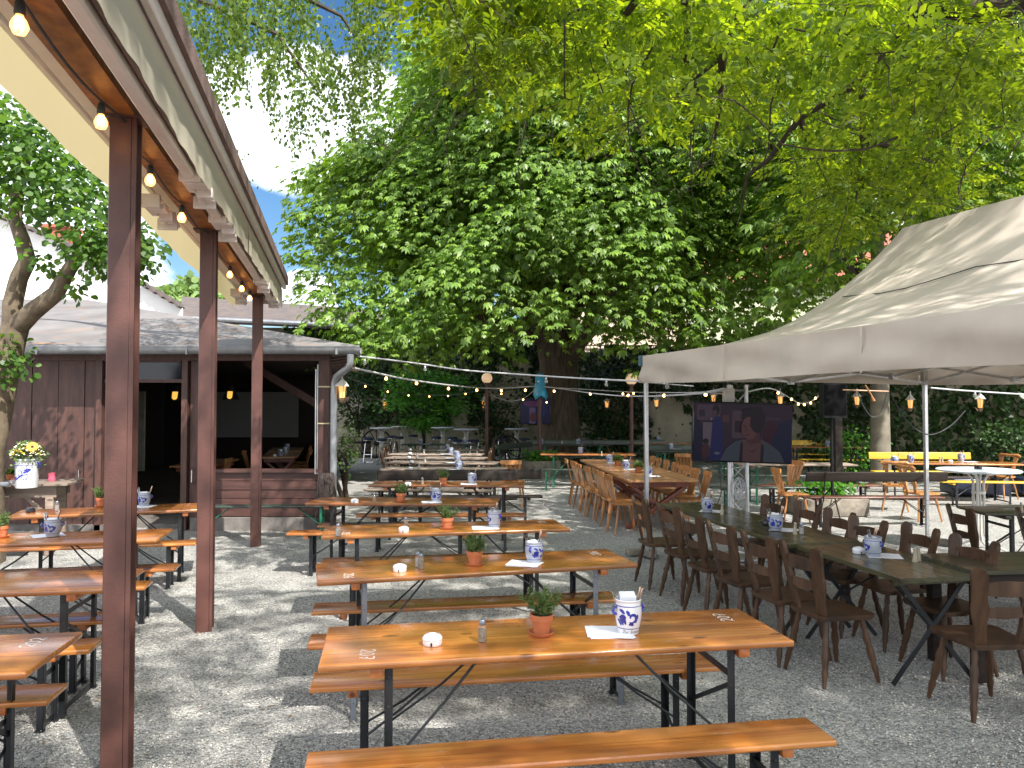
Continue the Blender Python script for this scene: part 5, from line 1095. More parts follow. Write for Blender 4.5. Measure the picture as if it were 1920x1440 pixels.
# benches of the row
BB.put((.27, 3.24, 0), rad(9.2), 'orange bench in the very front at the bottom edge of the photo', gb)
place_bench(BB, 'orange bench on the far side of the nearest table', gb, left=(579, 1302), ang=8.6)
place_bench(BBg, 'orange grey-legged bench on the near side of the second middle table', gb, left=(575, 1221), ang=9.5)
place_bench(BB, 'orange bench on the far side of the second table', gb, left=(583, 1156), ang=9.5)
place_bench(BB, 'orange bench on the far side of the third table', gb, left=(602, 1062), ang=9)
place_bench(BB, 'orange bench on the near side of the fourth table, sticking out to the left', gb, left=(536, 1005), ang=1)
place_bench(BB, 'orange bench under the fourth table on its far side', gb, left=(594, 990), ang=2)
place_bench(BD, 'brown bench in front of the brown table by the black bench backs', gb, left=(667, 971), ang=1)
BBack.put((-1.02, 11.95, 0), rad(0), 'long black bench whose backrest shows behind the brown table, left one', 'black benches with backrests'); BBack.put((-.62, 12.2, 0), rad(1), 'long black bench whose backrest shows behind the brown table, right one', 'black benches with backrests')
# left group
gl = 'beer tables under the pergola'; gl2 = 'benches under the pergola'
def right_end(proto, X, Y, ang, W_, label, group, L=2.2):
    e = E(ang); c = Vector((X, Y, 0))-e*L/2+E(ang+90)*W_/2; return proto.put((c.x, c.y, 0), rad(ang), label, group)
right_end(P202, -2.03, 3.24, 8.5, .6, 'beer table numbered 202 cut off by the left edge nearest the camera', gl)
right_end(PB, -2.43, 4.72, 9, .6, 'second beer table from the front at the left, its end behind the first post', gl)
right_end(PB, -2.97, 6.45, 11, .6, 'third beer table from the front at the left, carrying a blue crock on white paper', gl)
right_end(beer_table(L=1.9), -3.28, 8.38, 20, .6, 'slanted beer table in front of the pavilion door', gl, L=1.9)
right_end(BB, -2.23, 3.73, 8.5, .25, 'orange bench behind the table numbered 202', gl2); right_end(BB, -2.45, 4.50, 9, .25, 'orange bench on the near side of the second left table', gl2)
right_end(BB, -2.62, 5.12, 9, .25, 'orange bench on the far side of the second left table', gl2); right_end(BB, -2.87, 6.05, 11, .25, 'orange bench on the near side of the third left table', gl2)
right_end(BB, -2.94, 6.74, 11, .25, 'orange bench pushed under the third left table', gl2); right_end(BB, -3.27, 7.99, 12, .25, 'orange bench between the third left table and the slanted one', gl2)
right_end(BB, -2.12, 2.72, 8.5, .25, 'orange bench before the table numbered 202, cut off at the lower left', gl2)
BGn.put((-3.55, 11.05, 0), rad(2), 'grey bench with green legs along the low plank wall of the pavilion', 'benches by the pavilion')
place_bench(BGn, 'small grey bench with green legs right of the downpipe', 'benches by the pavilion', right=(645, 892), ang=3)

# ------------------------------------------------------------------ tables under the tent
u12 = -12.2
def quad_table(proto, fl, nl, W_, z, label, group, extra=0):
    a = G(*fl, z); b = G(*nl, z); d = (b-a).normalized(); across = Vector((-d.y, d.x, 0)); c = (a+b)/2+across*W_/2; return proto.put((c.x, c.y, 0), math.atan2(-d.x, d.y)+math.pi, label, group)
TD1 = plank_table(2.72, .66, .75, 'oliv', 'metal_black', trestle=True)
TD1.M = 0
def put_along(proto, near, far, W_, label, group):       # near/far: left corners on the ground plane
    a = Vector((*near, 0)); b = Vector((*far, 0)); d = (b-a).normalized(); across = Vector((d.y, -d.x, 0)); c = (a+b)/2+across*W_/2; return proto.put((c.x, c.y, 0), math.atan2(d.y, d.x)-math.pi/2, label, group)
M['oliv_y'] = wood('dark_olive_wood_long', (.07, .065, .026), (.046, .041, .018), (.022, .019, .01), rough=.27, coat=.35, axis=1, wear=.14, wearcol=(.17, .15, .09))
TD1 = plank_table(2.72, .66, .75, 'oliv_y', 'metal_black', trestle=True); TD2 = plank_table(1.28, .66, .74, 'oliv_y', 'metal_black', trestle=True)
gd = 'dark olive tables under the tent'
a1 = G(1483, 1021, .75); f1 = G(1232, 943, .75); put_along(TD1, (a1.x, a1.y), (f1.x, f1.y), .66, 'long dark olive plank table under the left edge of the tent', gd)
a2 = G(1683, 1084, .74); f2 = G(1492, 1022, .74); put_along(TD2, (a2.x, a2.y), (f2.x, f2.y), .68, 'short dark olive table with crossed legs joined to the near end of the long one', gd)
M['oliv_x'] = M['oliv']
T3 = post_table(1.9, .62, .77, 'oliv_x', 'blackw'); c3 = G(1850, 1070, .77)+E(6)*.95+E(96)*.31-E(6)*.09; T3.put((c3.x, c3.y, 0), rad(6), 'olive brown table with square dark legs reaching the right edge of the photo', gd)
T4 = beer_table(L=1.8, W_=.6, h=.77, top='oliv_x'); c4 = G(1828, 957, .77)+E(-4)*.9+E(86)*.1; T4.put((c4.x, c4.y, 0), rad(-4), 'dark table cut off at the right edge behind the carved dark chairs', gd)

CD = Proto(dark_chair); gc = 'dark board chairs around the tables under the tent'
def chair_by_back(proto, bx, by, facing, label, group, off=.24):    # bx, by: centre of the back top; facing in degrees (0 = +x)
    facing += 4.5*math.sin(bx*7.3+by*12.9); f = E(facing); c = Vector((bx, by, 0))+f*(off+.03*math.sin(by*9.7)); return proto.put((c.x, c.y, 0), rad(facing-90), label, group)
names6 = ('nearest', 'second', 'third', 'fourth', 'fifth', 'farthest')
for (x, y, fa), w in zip(((1.97, 5.36, 12), (1.855, 5.80, 14), (1.74, 6.35, 13), (1.62, 6.89, 12), (1.525, 7.49, 14), (1.35, 8.12, 6)), names6):
    chair_by_back(CD, x, y, fa, f'{w} of the six dark chairs along the left side of the dark olive tables', gc)
for (x, y, fa), w in zip(((3.26, 6.20, 188), (3.07, 6.62, 193), (3.0, 7.1, 191), (2.90, 7.65, 190), (2.75, 8.19, 192)), ('nearest', 'second', 'middle', 'fourth', 'farthest')):
    chair_by_back(CD, x, y, fa, f'{w} of the five dark chairs along the right side of the dark olive tables', gc)
chair_by_back(CD, 3.33, 5.62, 190, 'dark chair tucked under the short olive table, only its seat and legs showing', gc)
chair_by_back(CD, 2.93, 4.57, 98, 'large dark chair in the right foreground with its back to the camera', gc)
chair_by_back(CD, 4.28, 7.40, -4, 'dark chair turned right in front of the white round standing table', gc); chair_by_back(CD, 4.78, 7.10, -6, 'dark chair turned right at the very right edge of the photo', gc)

# ------------------------------------------------------------------ honey coloured long table
TW = plank_table(2.25, 1.08, .77, 'table_honey', 'redleg'); gw = 'joined honey coloured tables'
put_along(TW, (1.745, 11.6), (1.60, 13.84), 1.08, 'nearer honey coloured plank table with crossed red-brown legs', gw); put_along(TW, (1.58, 13.88), (1.42, 16.12), 1.08, 'farther honey coloured plank table with crossed red-brown legs', gw)
CL = Proto(light_chair()); gh = 'honey coloured slatted chairs'
o7 = ('nearest', 'second', 'third', 'fourth', 'fifth', 'sixth', 'farthest')
for (x, y), w in zip(((1.46, 11.42), (1.38, 11.95), (1.33, 12.45), (1.28, 12.95), (1.22, 13.5), (1.17, 14.15), (1.10, 14.75)), o7): chair_by_back(CL, x, y, 4+3*math.sin(y*5), f'{w} of the seven honey coloured chairs left of the long honey tables', gh)
for (x, y), w in zip(((3.02, 11.9), (2.98, 12.5), (2.93, 13.1), (2.9, 13.7), (2.86, 14.3), (2.82, 14.9), (2.8, 15.5)), o7): chair_by_back(CL, x, y, 184+3*math.sin(y*4), f'{w} of the seven honey coloured chairs right of the long honey tables', gh)
chair_by_back(CL, -.02, 14.35, 80, 'single orange chair beside the far middle tables', gh)
chair_by_back(CL, 4.32, 12.6, 5, 'honey coloured chair right of the television', gh); chair_by_back(CL, 3.65, 16.4, 60, 'honey coloured chair standing alone behind the long honey tables', gh); chair_by_back(CL, 5.2, 14.2, 200, 'honey coloured chair behind the loudspeaker stand', gh)
CS = Proto(scroll_chair); gs = 'carved chairs at the yellow benches'
chair_by_back(CS, 6.6, 12.75, 15, 'nearer carved honey chair left of the white standing table', gs, .2); chair_by_back(CS, 6.85, 13.8, 60, 'farther carved honey chair left of the white standing table', gs, .2); chair_by_back(CS, 10.15, 15.8, 200, 'carved chair at the right end of the table with the bright yellow bench', gs, .2)

# rows of benches beyond the tent
gr = 'benches with backrests in the middle distance'
BR.put((5.65, 12.15, 0), rad(180), 'dark brown bench with a long dark backrest turned to the camera', gr)
BRn.put((5.5, 13.9, 0), rad(2), 'red-brown bench behind the bench with the dark backrest', gr); PGl = beer_table(top='grey_wood', leg='metal_green'); PGl.put((5.5, 15.0, 0), rad(-2), 'grey beer table with green legs right of the television', 'green-legged tables'); BGn.put((4.6, 13.6, 0), rad(1), 'grey bench with green legs behind the television', gr); BGn.put((5.3, 15.9, 0), rad(-2), 'grey bench behind the green-legged table', gr)
PO = PBg; PO.put((1.78, 18.1, 0), rad(-5), 'orange beer table with green legs behind the honey tables', 'green-legged tables'); BGn.put((1.6, 17.35, 0), rad(-4), 'grey bench with green legs in front of the orange table', gr)
PGr.put((1.75, 22.6, 0), rad(0), 'dark green beer table in front of the big trunk', 'green-legged tables'); BGr.put((1.55, 23.3, 0), rad(0), 'dark green bench with backrest against the big trunk', gr); BGr.put((3.55, 23.2, 0), rad(-2), 'dark green bench with backrest right of the big trunk', gr); BGr.put((.2, 21.2, 0), rad(60), 'black bench with backrest standing slantwise by the blue-wrapped lamp', gr); BGn.put((1.9, 21.7, 0), rad(0), 'dark bench on the near side of the green table at the big trunk', gr)
PGr.put((4.6, 19.4, 0), rad(0), 'dark green beer table left of the television', 'green-legged tables'); BGr.put((4.6, 20.1, 0), rad(0), 'dark bench with black backrest left of the television', gr); BGn.put((4.6, 18.8, 0), rad(0), 'dark bench in front of the table left of the television', gr)
PBg.put((4.4, 23.6, 0), rad(-6), 'honey coloured beer table near the wall behind the television', 'green-legged tables'); chair_by_back(CL, 2.95, 23.9, -10, 'honey coloured chair at the left end of the table near the wall', gh)
gy = 'yellow benches along the ivy wall'
BY.put((9.0, 16.85, 0), rad(-3), 'bright yellow bench with backrest in front of the pale trunk', gy); PTy = beer_table(L=2.5, W_=.7); PTy.put((8.7, 15.3, 0), rad(-7), 'orange table in front of the bright yellow bench', 'tables at the yellow benches'); BYn.put((9.2, 14.5, 0), rad(-7), 'yellow bench on the near side of the orange table', gy)
BY.put((9.15, 22.9, 0), rad(-9), 'yellow bench with backrest near the wall left of the pale trunk', gy); BY.put((11.2, 22.2, 0), rad(-20), 'yellow bench with backrest by the ivy right of the pale trunk', gy); PB.put((8.7, 21.4, 0), rad(-9), 'orange table by the ivy wall behind the loudspeaker', 'tables at the yellow benches'); BYn.put((8.8, 20.6, 0), rad(-9), 'yellow bench on the near side of the table behind the loudspeaker', gy)
for (x, l) in ((9.7, 'black padded ottoman behind the white standing table'), (11.15, 'black padded ottoman at the right edge below the ivy wall')):
    m = MB(); m.box((x*0, 0, .22), (1.15, .6, .34), bev=.05, seg=3); o = m.build('ottoman', M['navy'], loc=(x, 16.2, 0), rz=rad(-4)); tag(o, l, 'ottoman', 'black ottomans')
# standing tables
ST = bar_table(); gst = 'white round standing tables at the back'
for (px, py, Y), l in zip(((716, 801.5, 26.4), (755, 797, 28.5), (830, 801, 27.0), (874, 805, 25.0), (969, 803, 25.5)), ('leftmost white round standing table near the wagon wheel', 'white round standing table partly behind the green bush, left of its stem', 'white round standing table just right of the bush stem', 'nearest white round standing table in the back row', 'white round standing table left of the blue-wrapped lamp')):
    p = D(px, py, Y); ST.put((p.x, Y, 0), 0, l, gst)
sb = bar_table(.50, 1.05); p = D(1834, 880, 10.2); sb.put((p.x, 10.2, 0), .3, 'large white round standing table at the right below the tent', 'white standing tables')
SO = Proto(make_stool)
for (px, Y, l) in ((691, 25.6, 'bar stool left of the leftmost standing table'), (716, 24.9, 'bar stool in front of the leftmost standing table'), (735, 27.3, 'bar stool between the two left standing tables'), (748, 26.6, 'bar stool in front of the second standing table'), (775, 28.4, 'bar stool right of the second standing table'), (818, 26.6, 'bar stool left of the third standing table'), (848, 26.2, 'bar stool between the third and the nearest standing table'), (857, 24.2, 'bar stool left of the nearest standing table'), (888, 24.0, 'bar stool right of the nearest standing table'), (943, 25.0, 'bar stool left of the standing table by the blue-wrapped lamp'), (984, 25.2, 'bar stool right of the standing table by the blue-wrapped lamp')):
    SO.put(((px-960)/F*Y, Y, 0), px*.7, 'dark blue '+l, 'dark blue bar stools at the back')
# dark chairs round the far middle tables
for i, (px, Y) in enumerate(((727, 16.8), (735, 18.0), (742, 19.2), (751, 20.8))): chair_by_back(CD, (px-960)/F*Y-.12, Y, 5, f'dark chair {("nearest", "second", "third", "farthest")[i]} in the row at the left ends of the far tables', 'dark chairs at the far tables')
for i, (px, Y) in enumerate(((912, 16.6), (917, 17.8), (921, 19.2), (924, 20.8))): chair_by_back(CD, (px-960)/F*Y+.05, Y, 178, f'dark chair {("nearest", "second", "third", "farthest")[i]} in the row at the right ends of the far tables', 'dark chairs at the far tables')

# ------------------------------------------------------------------ things on the tables
J = jug(); _j = J.make
def _low():
    t = _j()
    for c in kids(t): c.scale = (1, 1, .88)
    return t
J.make = _low
JT = jug(text='Zur Sonne*', white=True); KN = Proto(make_knife); FK = Proto(make_fork); NP = Proto(make_napkins); AT = Proto(make_ashtray); ATB = Proto(make_ashtray_black); SP = Proto(shaker('pepper')); SS = Proto(shaker('salt')); ML = Proto(make_mill)
PP = [Proto(pot_plant(s)) for s in (1, 2, 3)]; PM3 = paper_mat(3); PM1 = paper_mat(1, .21); GLS = Proto(make_bottle)
def set_jug(px, py, where, z=.77, rz=0, cut=True, proto=None, n=5):
    p = G(px, py, z); p.y += .05; z0 = z+.005; (proto or J).put((p.x, p.y, z0), rz, f'blue and grey stoneware crock {where}', 'stoneware crocks for cutlery')
    if cut:
        o = NP.put((p.x-.005, p.y, z0+(.04 if proto is JT else .0)), rz+1.45, f'white folded napkins in the crock {where}', 'napkins in the crocks')
        for i in range(n):
            side = -1 if i < (n+1)//2 else 1; a = rz+(.0 if side > 0 else math.pi)+(i-.5*n)*.28; r_ = .040; c = (KN if side > 0 else FK)
            o = c.put((p.x+.022*math.cos(a), p.y+.022*math.sin(a), z0+.03), 0, f'steel {"knife" if side > 0 else "fork"} standing in the crock {where}', f'cutlery in the crock {where}')
            if c.o is o or True: o.rotation_euler = Euler((rad(3+5*math.sin(i*2.1)), rad(side*(11+4*(i % 3))), 0)); o.scale = (1, 1, .82)
def on(proto, px, py, label, group, z=.77, rz=0, dy=0):
    p = G(px, py, z); return proto.put((p.x, p.y+dy, z+.0015), rz, label, group)
gp = 'white paper mats on the tables'; ga = 'ashtrays on the tables'; gsh = 'salt and pepper shakers on the tables'; gpl = 'potted herbs on the tables'; gmi = 'pepper mills on the tables under the tent'
w = 'on the nearest orange table'
on(PM3, 1146, 1187, 'stack of white paper mats under the crock '+w, gp, rz=.15); set_jug(1181, 1193, w, rz=.2, proto=JT, n=5); on(AT, 809, 1214, 'white ashtray '+w, ga, dy=.04); on(SP, 904, 1206, 'glass pepper shaker '+w, gsh, dy=.02, rz=.3); on(PP[0], 1016, 1197, 'rosemary in a terracotta pot '+w, gpl, dy=.06)
w = 'on the second orange table'
on(PM3, 984, 1058, 'white paper mats under the crock '+w, gp, rz=-.1); set_jug(1002, 1058, w, rz=1.0, proto=None); on(AT, 748, 1074, 'white ashtray '+w, ga, dy=.04); on(SS, 783, 1065, 'salt shaker left of the pepper '+w, gsh, dy=.03); on(SP, 789, 1068, 'pepper shaker right of the salt '+w, gsh, dy=.02); on(PP[1], 889, 1063, 'thyme in a terracotta pot '+w, gpl, dy=.06)
w = 'on the third orange table'
on(PM1, 912, 990, 'white paper mat under the crock '+w, gp, rz=.1); set_jug(927, 990, w, rz=2.2); on(SS, 634, 1005, 'salt shaker at the left end '+w, gsh); on(AT, 757, 998, 'white ashtray '+w, ga); on(SP, 761, 991, 'pepper shaker behind the ashtray '+w, gsh); on(PP[2], 838, 993, 'bushy herb in a terracotta pot '+w, gpl, dy=.04)
w = 'on the fourth table'
on(PM3, 810, 942, 'white paper mats under the crock '+w, gp, rz=.3); set_jug(817, 942, w, rz=.6); on(AT, 665, 943, 'white ashtray '+w, ga); on(SP, 702, 941, 'pepper shaker '+w, gsh); on(PP[0], 752, 941, 'herb in a terracotta pot '+w, gpl)
w = 'on the brown table before the black bench backs'
on(PM3, 880, 908, 'white paper mats '+w, gp, rz=.3); set_jug(885, 908, w, rz=1.6, n=3); on(AT, 765, 911, 'white ashtray '+w, ga); on(SP, 792, 909, 'squat glass shaker '+w, gsh); on(PP[1], 831, 909, 'dark herb in a terracotta pot '+w, gpl)
for (ax, ay, sx, jx, l) in ((769, 881, 786, 861, 'nearest'), (772, 868, 797, 858, 'second'), (767, 859.5, 782, 856, 'third'), (769, 852, 795, 846, 'fourth'), (769, 844.5, 788, 839, 'farthest')):
    w = f'on the {l} weathered grey table'; on(AT, ax, ay, 'white ashtray '+w, ga); on(SS, sx, ay-.5, 'salt shaker '+w, gsh); on(PM3, jx-10, ay, 'white paper mats '+w, gp, rz=.4); set_jug(jx, ay, w, n=2, rz=ax)
w = 'on the farthest dark green table'; on(PM3, 800, 833, 'white paper mats '+w, gp); set_jug(788, 833, 'at the left '+w, n=2); set_jug(871, 833, 'at the right '+w, n=2); on(AT, 854, 833, 'white ashtray '+w, ga)
w = 'on the third table under the pergola'
on(PM1, 92, 1004, 'white paper mat under the crock '+w, gp, rz=.7); set_jug(92, 1008, w, rz=.4); on(PP[1], 2, 1008, 'herb in a terracotta pot at the left edge '+w, gpl)
w = 'on the slanted table by the pavilion'
on(PM1, 268, 950, 'white paper mat '+w, gp); set_jug(266, 950, w, rz=.4, n=3); on(PP[2], 190, 950, 'rosemary in a terracotta pot '+w, gpl); on(SS, 107, 958, 'salt shaker '+w, gsh); on(ATB, 57, 961, 'black ashtray '+w, ga)
w = 'at the far end of the long olive table'
on(PM1, 1336, 959, 'white paper mat '+w, gp, z=.75, rz=-.4); set_jug(1329, 962, w, z=.75, rz=.9); on(ML, 1354, 965, 'beige pepper mill '+w, gmi, z=.75)
w = 'in the middle of the long olive table'
on(PM1, 1472, 994, 'white paper mat '+w, gp, z=.75, rz=-.5); set_jug(1458, 997, w, z=.75, rz=.1); on(ML, 1491, 1002, 'beige pepper mill '+w, gmi, z=.75); on(SS, 1503, 1002, 'salt shaker beside the mill '+w, gsh, z=.75); on(ATB, 1437, 985, 'black ashtray '+w, ga, z=.75)
w = 'on the short olive table'
on(PM1, 1660, 1043, 'white paper mat '+w, gp, z=.74, rz=-.3); set_jug(1643, 1046, w, z=.74, rz=1.9); on(ML, 1716, 1054, 'left beige pepper mill '+w, gmi, z=.74); on(ML, 1722, 1052, 'right beige pepper mill '+w, gmi, z=.74); on(AT, 1610, 1038, 'ashtray '+w, ga, z=.74)
on(ML, 1915, 961, 'pepper mill on the dark table at the right edge', gmi, z=.77)
for (x, y, l) in ((1143, 868, 'at the far end of the honey tables'), (1175, 880, 'in the middle of the honey tables'), (1217, 893, 'at the near end of the honey tables')):
    on(PM1, x+8, y, 'white paper mat '+l, gp); set_jug(x, y, l, n=3, rz=x)
BAS = Proto(pot_plant(8, foliage='basil', ph=.2)); on(BAS, 1159, 873, 'bright green basil pot at the far end of the honey tables', gpl); on(BAS, 1198, 886, 'green basil pot behind the tent leg on the honey tables', gpl)
for (x, y, z, l) in ((1089, 851, .77, 'on the orange table behind the honey tables'), (1015, 833, .77, 'left on the green table before the trunk'), (1085, 833, .77, 'right on the green table before the trunk'), (1259, 842, .77, 'on the green table left of the television'), (1235, 829, .77, 'on the table near the wall behind the television'), (1710, 868, .77, 'at the left on the bright yellow bench table'), (1805, 865, .77, 'at the right on the bright yellow bench table'), (1553, 837, .77, 'on the table behind the loudspeaker')):
    set_jug(x, y, l, z=z, n=2, rz=x)
on(PM1, 1270, 842, 'white paper mat on the green table left of the television', gp); on(PM1, 1820, 866, 'white paper mat at the right on the yellow bench table', gp)
set_jug(1680, 871, 'on the grey table behind the dark backrest', n=2); 
for (x, y, l) in ((1762, 866, 'left white pepper mill on the table with the bright yellow bench'), (1767, 866, 'right white pepper mill on the table with the bright yellow bench'), (1509, 838, 'pepper mill on the table behind the loudspeaker'), (1128, 855, 'pepper mill on the orange table behind the honey tables'), (1054, 833, 'pepper mill on the green table before the trunk')): on(ML, x, y, l, gmi)
on(ATB, 1834, 880, 'dark ashtray on the large white standing table', ga, z=1.05); on(AT, 1782, 867, 'white ashtray on the table with the bright yellow bench', ga)

# ------------------------------------------------------------------ rustic table with flowers in front of the pavilion
def rustic():
    Y = 9.75; t = thing('rustic_table', 'weathered wooden work table with thick legs in front of the plank wall', 'table', (-7.0, Y, 0), rad(14)); m = MB()
    for i in range(5): m.box((0, -.3+i*.15, .895), (2.7, .144, .03), bev=.004, seg=1)
    m.build('tabletop', M['grey_wood'], t); m = MB(); m.box((0, -.26, .80), (2.4, .03, .14)); m.box((0, .26, .80), (2.4, .03, .14)); m.box((1.15, 0, .8), (.03, .5, .14)); m.build('apron', M['grey_wood'], t)
    for sx in (-1, 1):
        for sy in (-1, 1): m = MB(); m.box((sx*1.12, sy*.24, .365), (.09, .09, .73), bev=.006); m.bar((sx*1.12, sy*.24, .45), (sx*.8, sy*.24, .8), .04, .05); m.build('leg', M['grey_wood'], t)
    # crock
    def at(px, py, dy=.0): p = G(px, py, .91); return p
    p = G(50, 914, .91); c = thing('flower_crock', 'tall grey crock with a blue leaf painting, filled with flowers, on the rustic table', 'pot', p); m = MB()
    def R(z): return .118+.006*math.sin(z*9) if z < .3 else .12
    m.lathe([(R(z), z) for z in np.linspace(0, .32, 10)]+[(.128, .33), (.126, .345), (.115, .34), (.11, .1), (0, .1)], 32)
    ring_ribbon(m, R, [(2*math.pi*i/40, .27) for i in range(41)], .006, 1)
    for (a0, z0, a1, z1, ww) in ((-2.0, .10, -1.3, .16, .014), (-1.7, .15, -1.45, .20, .045), (-1.35, .15, -1.0, .21, .05), (-1.3, .16, -1.15, .10, .05), (-2.0, .10, -2.2, .13, .02), (-1.3, .18, -.7, .22, .03), (-2.6, .2, -2.3, .15, .04), (-2.5, .12, -2.2, .08, .03)):
        ring_ribbon(m, R, [(a0+(a1-a0)*k/6, z0+(z1-z0)*k/6+.01*math.sin(k/6*3.14)) for k in range(7)], ww, 1)
    m.build('body', [M['crock_grey'], M['cobalt']], c)
    for s in (-1, 1): m = MB(); m.tube([(s*.118, 0, .30), (s*.15, 0, .29), (s*.15, 0, .25), (s*.12, 0, .24)], .01, 8); m.build('handle', M['cobalt'], c)
    q = np.random.RandomState(5); f = thing('flower_bouquet', 'white and yellow flowers with one big orange daisy standing in the tall crock', 'flowers', p+Vector((0, 0, .3))); k = 420
    d = unit(q.randn(k, 3)+np.array([0, 0, .8])); rr = .06+.13*q.rand(k, 1); leaves('foliage', TP_SIMPLE, d*rr*np.array([1.1, 1, .95])+np.array([0, 0, .06]), unit(d+q.randn(k, 3)*.5), unit(q.randn(k, 3)+np.array([0, 0, 1])), .045, M['lf_herb'], f)
    wf = mat('cream_petals', (.72, .70, .48), .7); yf = mat('yellow_petals', (.75, .52, .06), .6); of = mat('orange_petals', (.85, .27, .01), .5)
    m = MB()
    for i in range(110):
        d = unit(np.array([q.randn()*1.1, q.randn(), abs(q.randn())*.7+.25])); c0 = Vector(d*(.155+.03*q.rand()))*Vector((1.12, 1, .95)).length/1.77+Vector((0, 0, .06)); s = .009+.006*q.rand(); m.lathe([(0, -.003), (s, 0), (s*.7, .006), (0, .008)], 6, c0)
    m.build('white_blossoms', wf, f); m = MB()
    for i in range(16): d = unit(np.array([q.randn()*.7-.2, -.5+q.randn()*.4, .9])); m.lathe([(0, -.003), (.02, 0), (.012, .009), (0, .01)], 8, Vector(d*.185))
    m.build('yellow_blossoms', yf, f); m = MB(); R3 = Euler((rad(62), 0, rad(22))).to_matrix()
    for lay in (0, 1):
        for i in range(18):
            a = i*math.pi/9+lay*.17; pt = [Vector((0, 0, 0)), Vector((.052, -.011, .004)), Vector((.066-.01*lay, 0, .0)), Vector((.052, .011, .004))]; rm = Matrix.Rotation(a, 3, 'Z'); m.add([R3 @ (rm @ v+Vector((0, 0, .003*lay)))+Vector((.115, -.09, .19)) for v in pt], [(0, 1, 2, 3)])
    m.build('orange_daisy', of, f); m = MB(); m.lathe([(.018, 0), (.016, .008), (0, .011)], 12, (.115, -.09, .19), ax=R3); m.build('daisy_eye', M['soil'], f)
    for px, py, l, s in ((97, 902, 'pink glass votive cup at the right on the rustic table', 1), (4, 897, 'dark pink glass votive cup at the left edge of the rustic table', 1.05)):
        m = MB(); m.lathe([(0, 0), (.038, 0), (.043, .03), (.036, .07), (.042, .105), (.039, .105), (.033, .07), (.039, .02), (0, .01)], 24); o = m.build('votive_cup', M['pink'], loc=G(px, py, .91)); tag(o, l, 'votive cup', 'pink votive cups'); o.scale = (s, s, s)
    SU = Proto(pot_plant(21, r=.06, h=.085, foliage='basil', ph=.10)); SU.put(G(20, 900, .91), 0, 'pale succulent in a small terracotta pot on the rustic table', 'plants on the rustic table')
    m = MB(); q2 = random.Random(3)
    for i in range(16): m.box((q2.uniform(-.07, .07), q2.uniform(-.04, .04), .02+q2.uniform(0, .05)), (.05, .035, .014), Euler((q2.random()*2, q2.random(), q2.random()*3)), bev=.005)
    tag(m.build('oyster_shells', mat('pale_shell', (.60, .55, .52), .6, var=.3, vscale=40), loc=G(30, 912, .91)), 'heap of pale oyster shells beside the crock', 'shells', kind='stuff')
    m = MB(); m.lathe([(0, 0), (.06, 0), (.085, .02), (.095, .06), (.088, .06), (.078, .025), (0, .015)], 24); tag(m.build('stone_bowl', M['stoneware'], loc=G(6, 912, .91)), 'small pale bowl at the left edge of the rustic table', 'bowl')
rustic()
# twig bundle at the pavilion corner
def twigs():
    t = thing('twig_bundle', 'dark bundle of curved twigs standing at the pavilion corner post', 'twig bundle', G(611, 1001)); q = random.Random(4); m = MB()
    for i in range(70):
        a = q.uniform(0, 6.28); b = a+q.uniform(-1.6, 1.6); pts = []
        for k in range(7): u = k/6; an = a+(b-a)*u; r_ = .10+.05*math.sin(math.pi*u*.9+.4)+q.uniform(-.01, .01); pts.append((r_*math.cos(an), r_*math.sin(an), .02+.88*u))
        m.tube(pts, .0045, 4, cap=False)
    m.lathe([(.05, .0), (.075, .3), (.08, .6), (.05, .84)], 10, mi=0); m.build('twigs', M['straw'], t)
twigs()

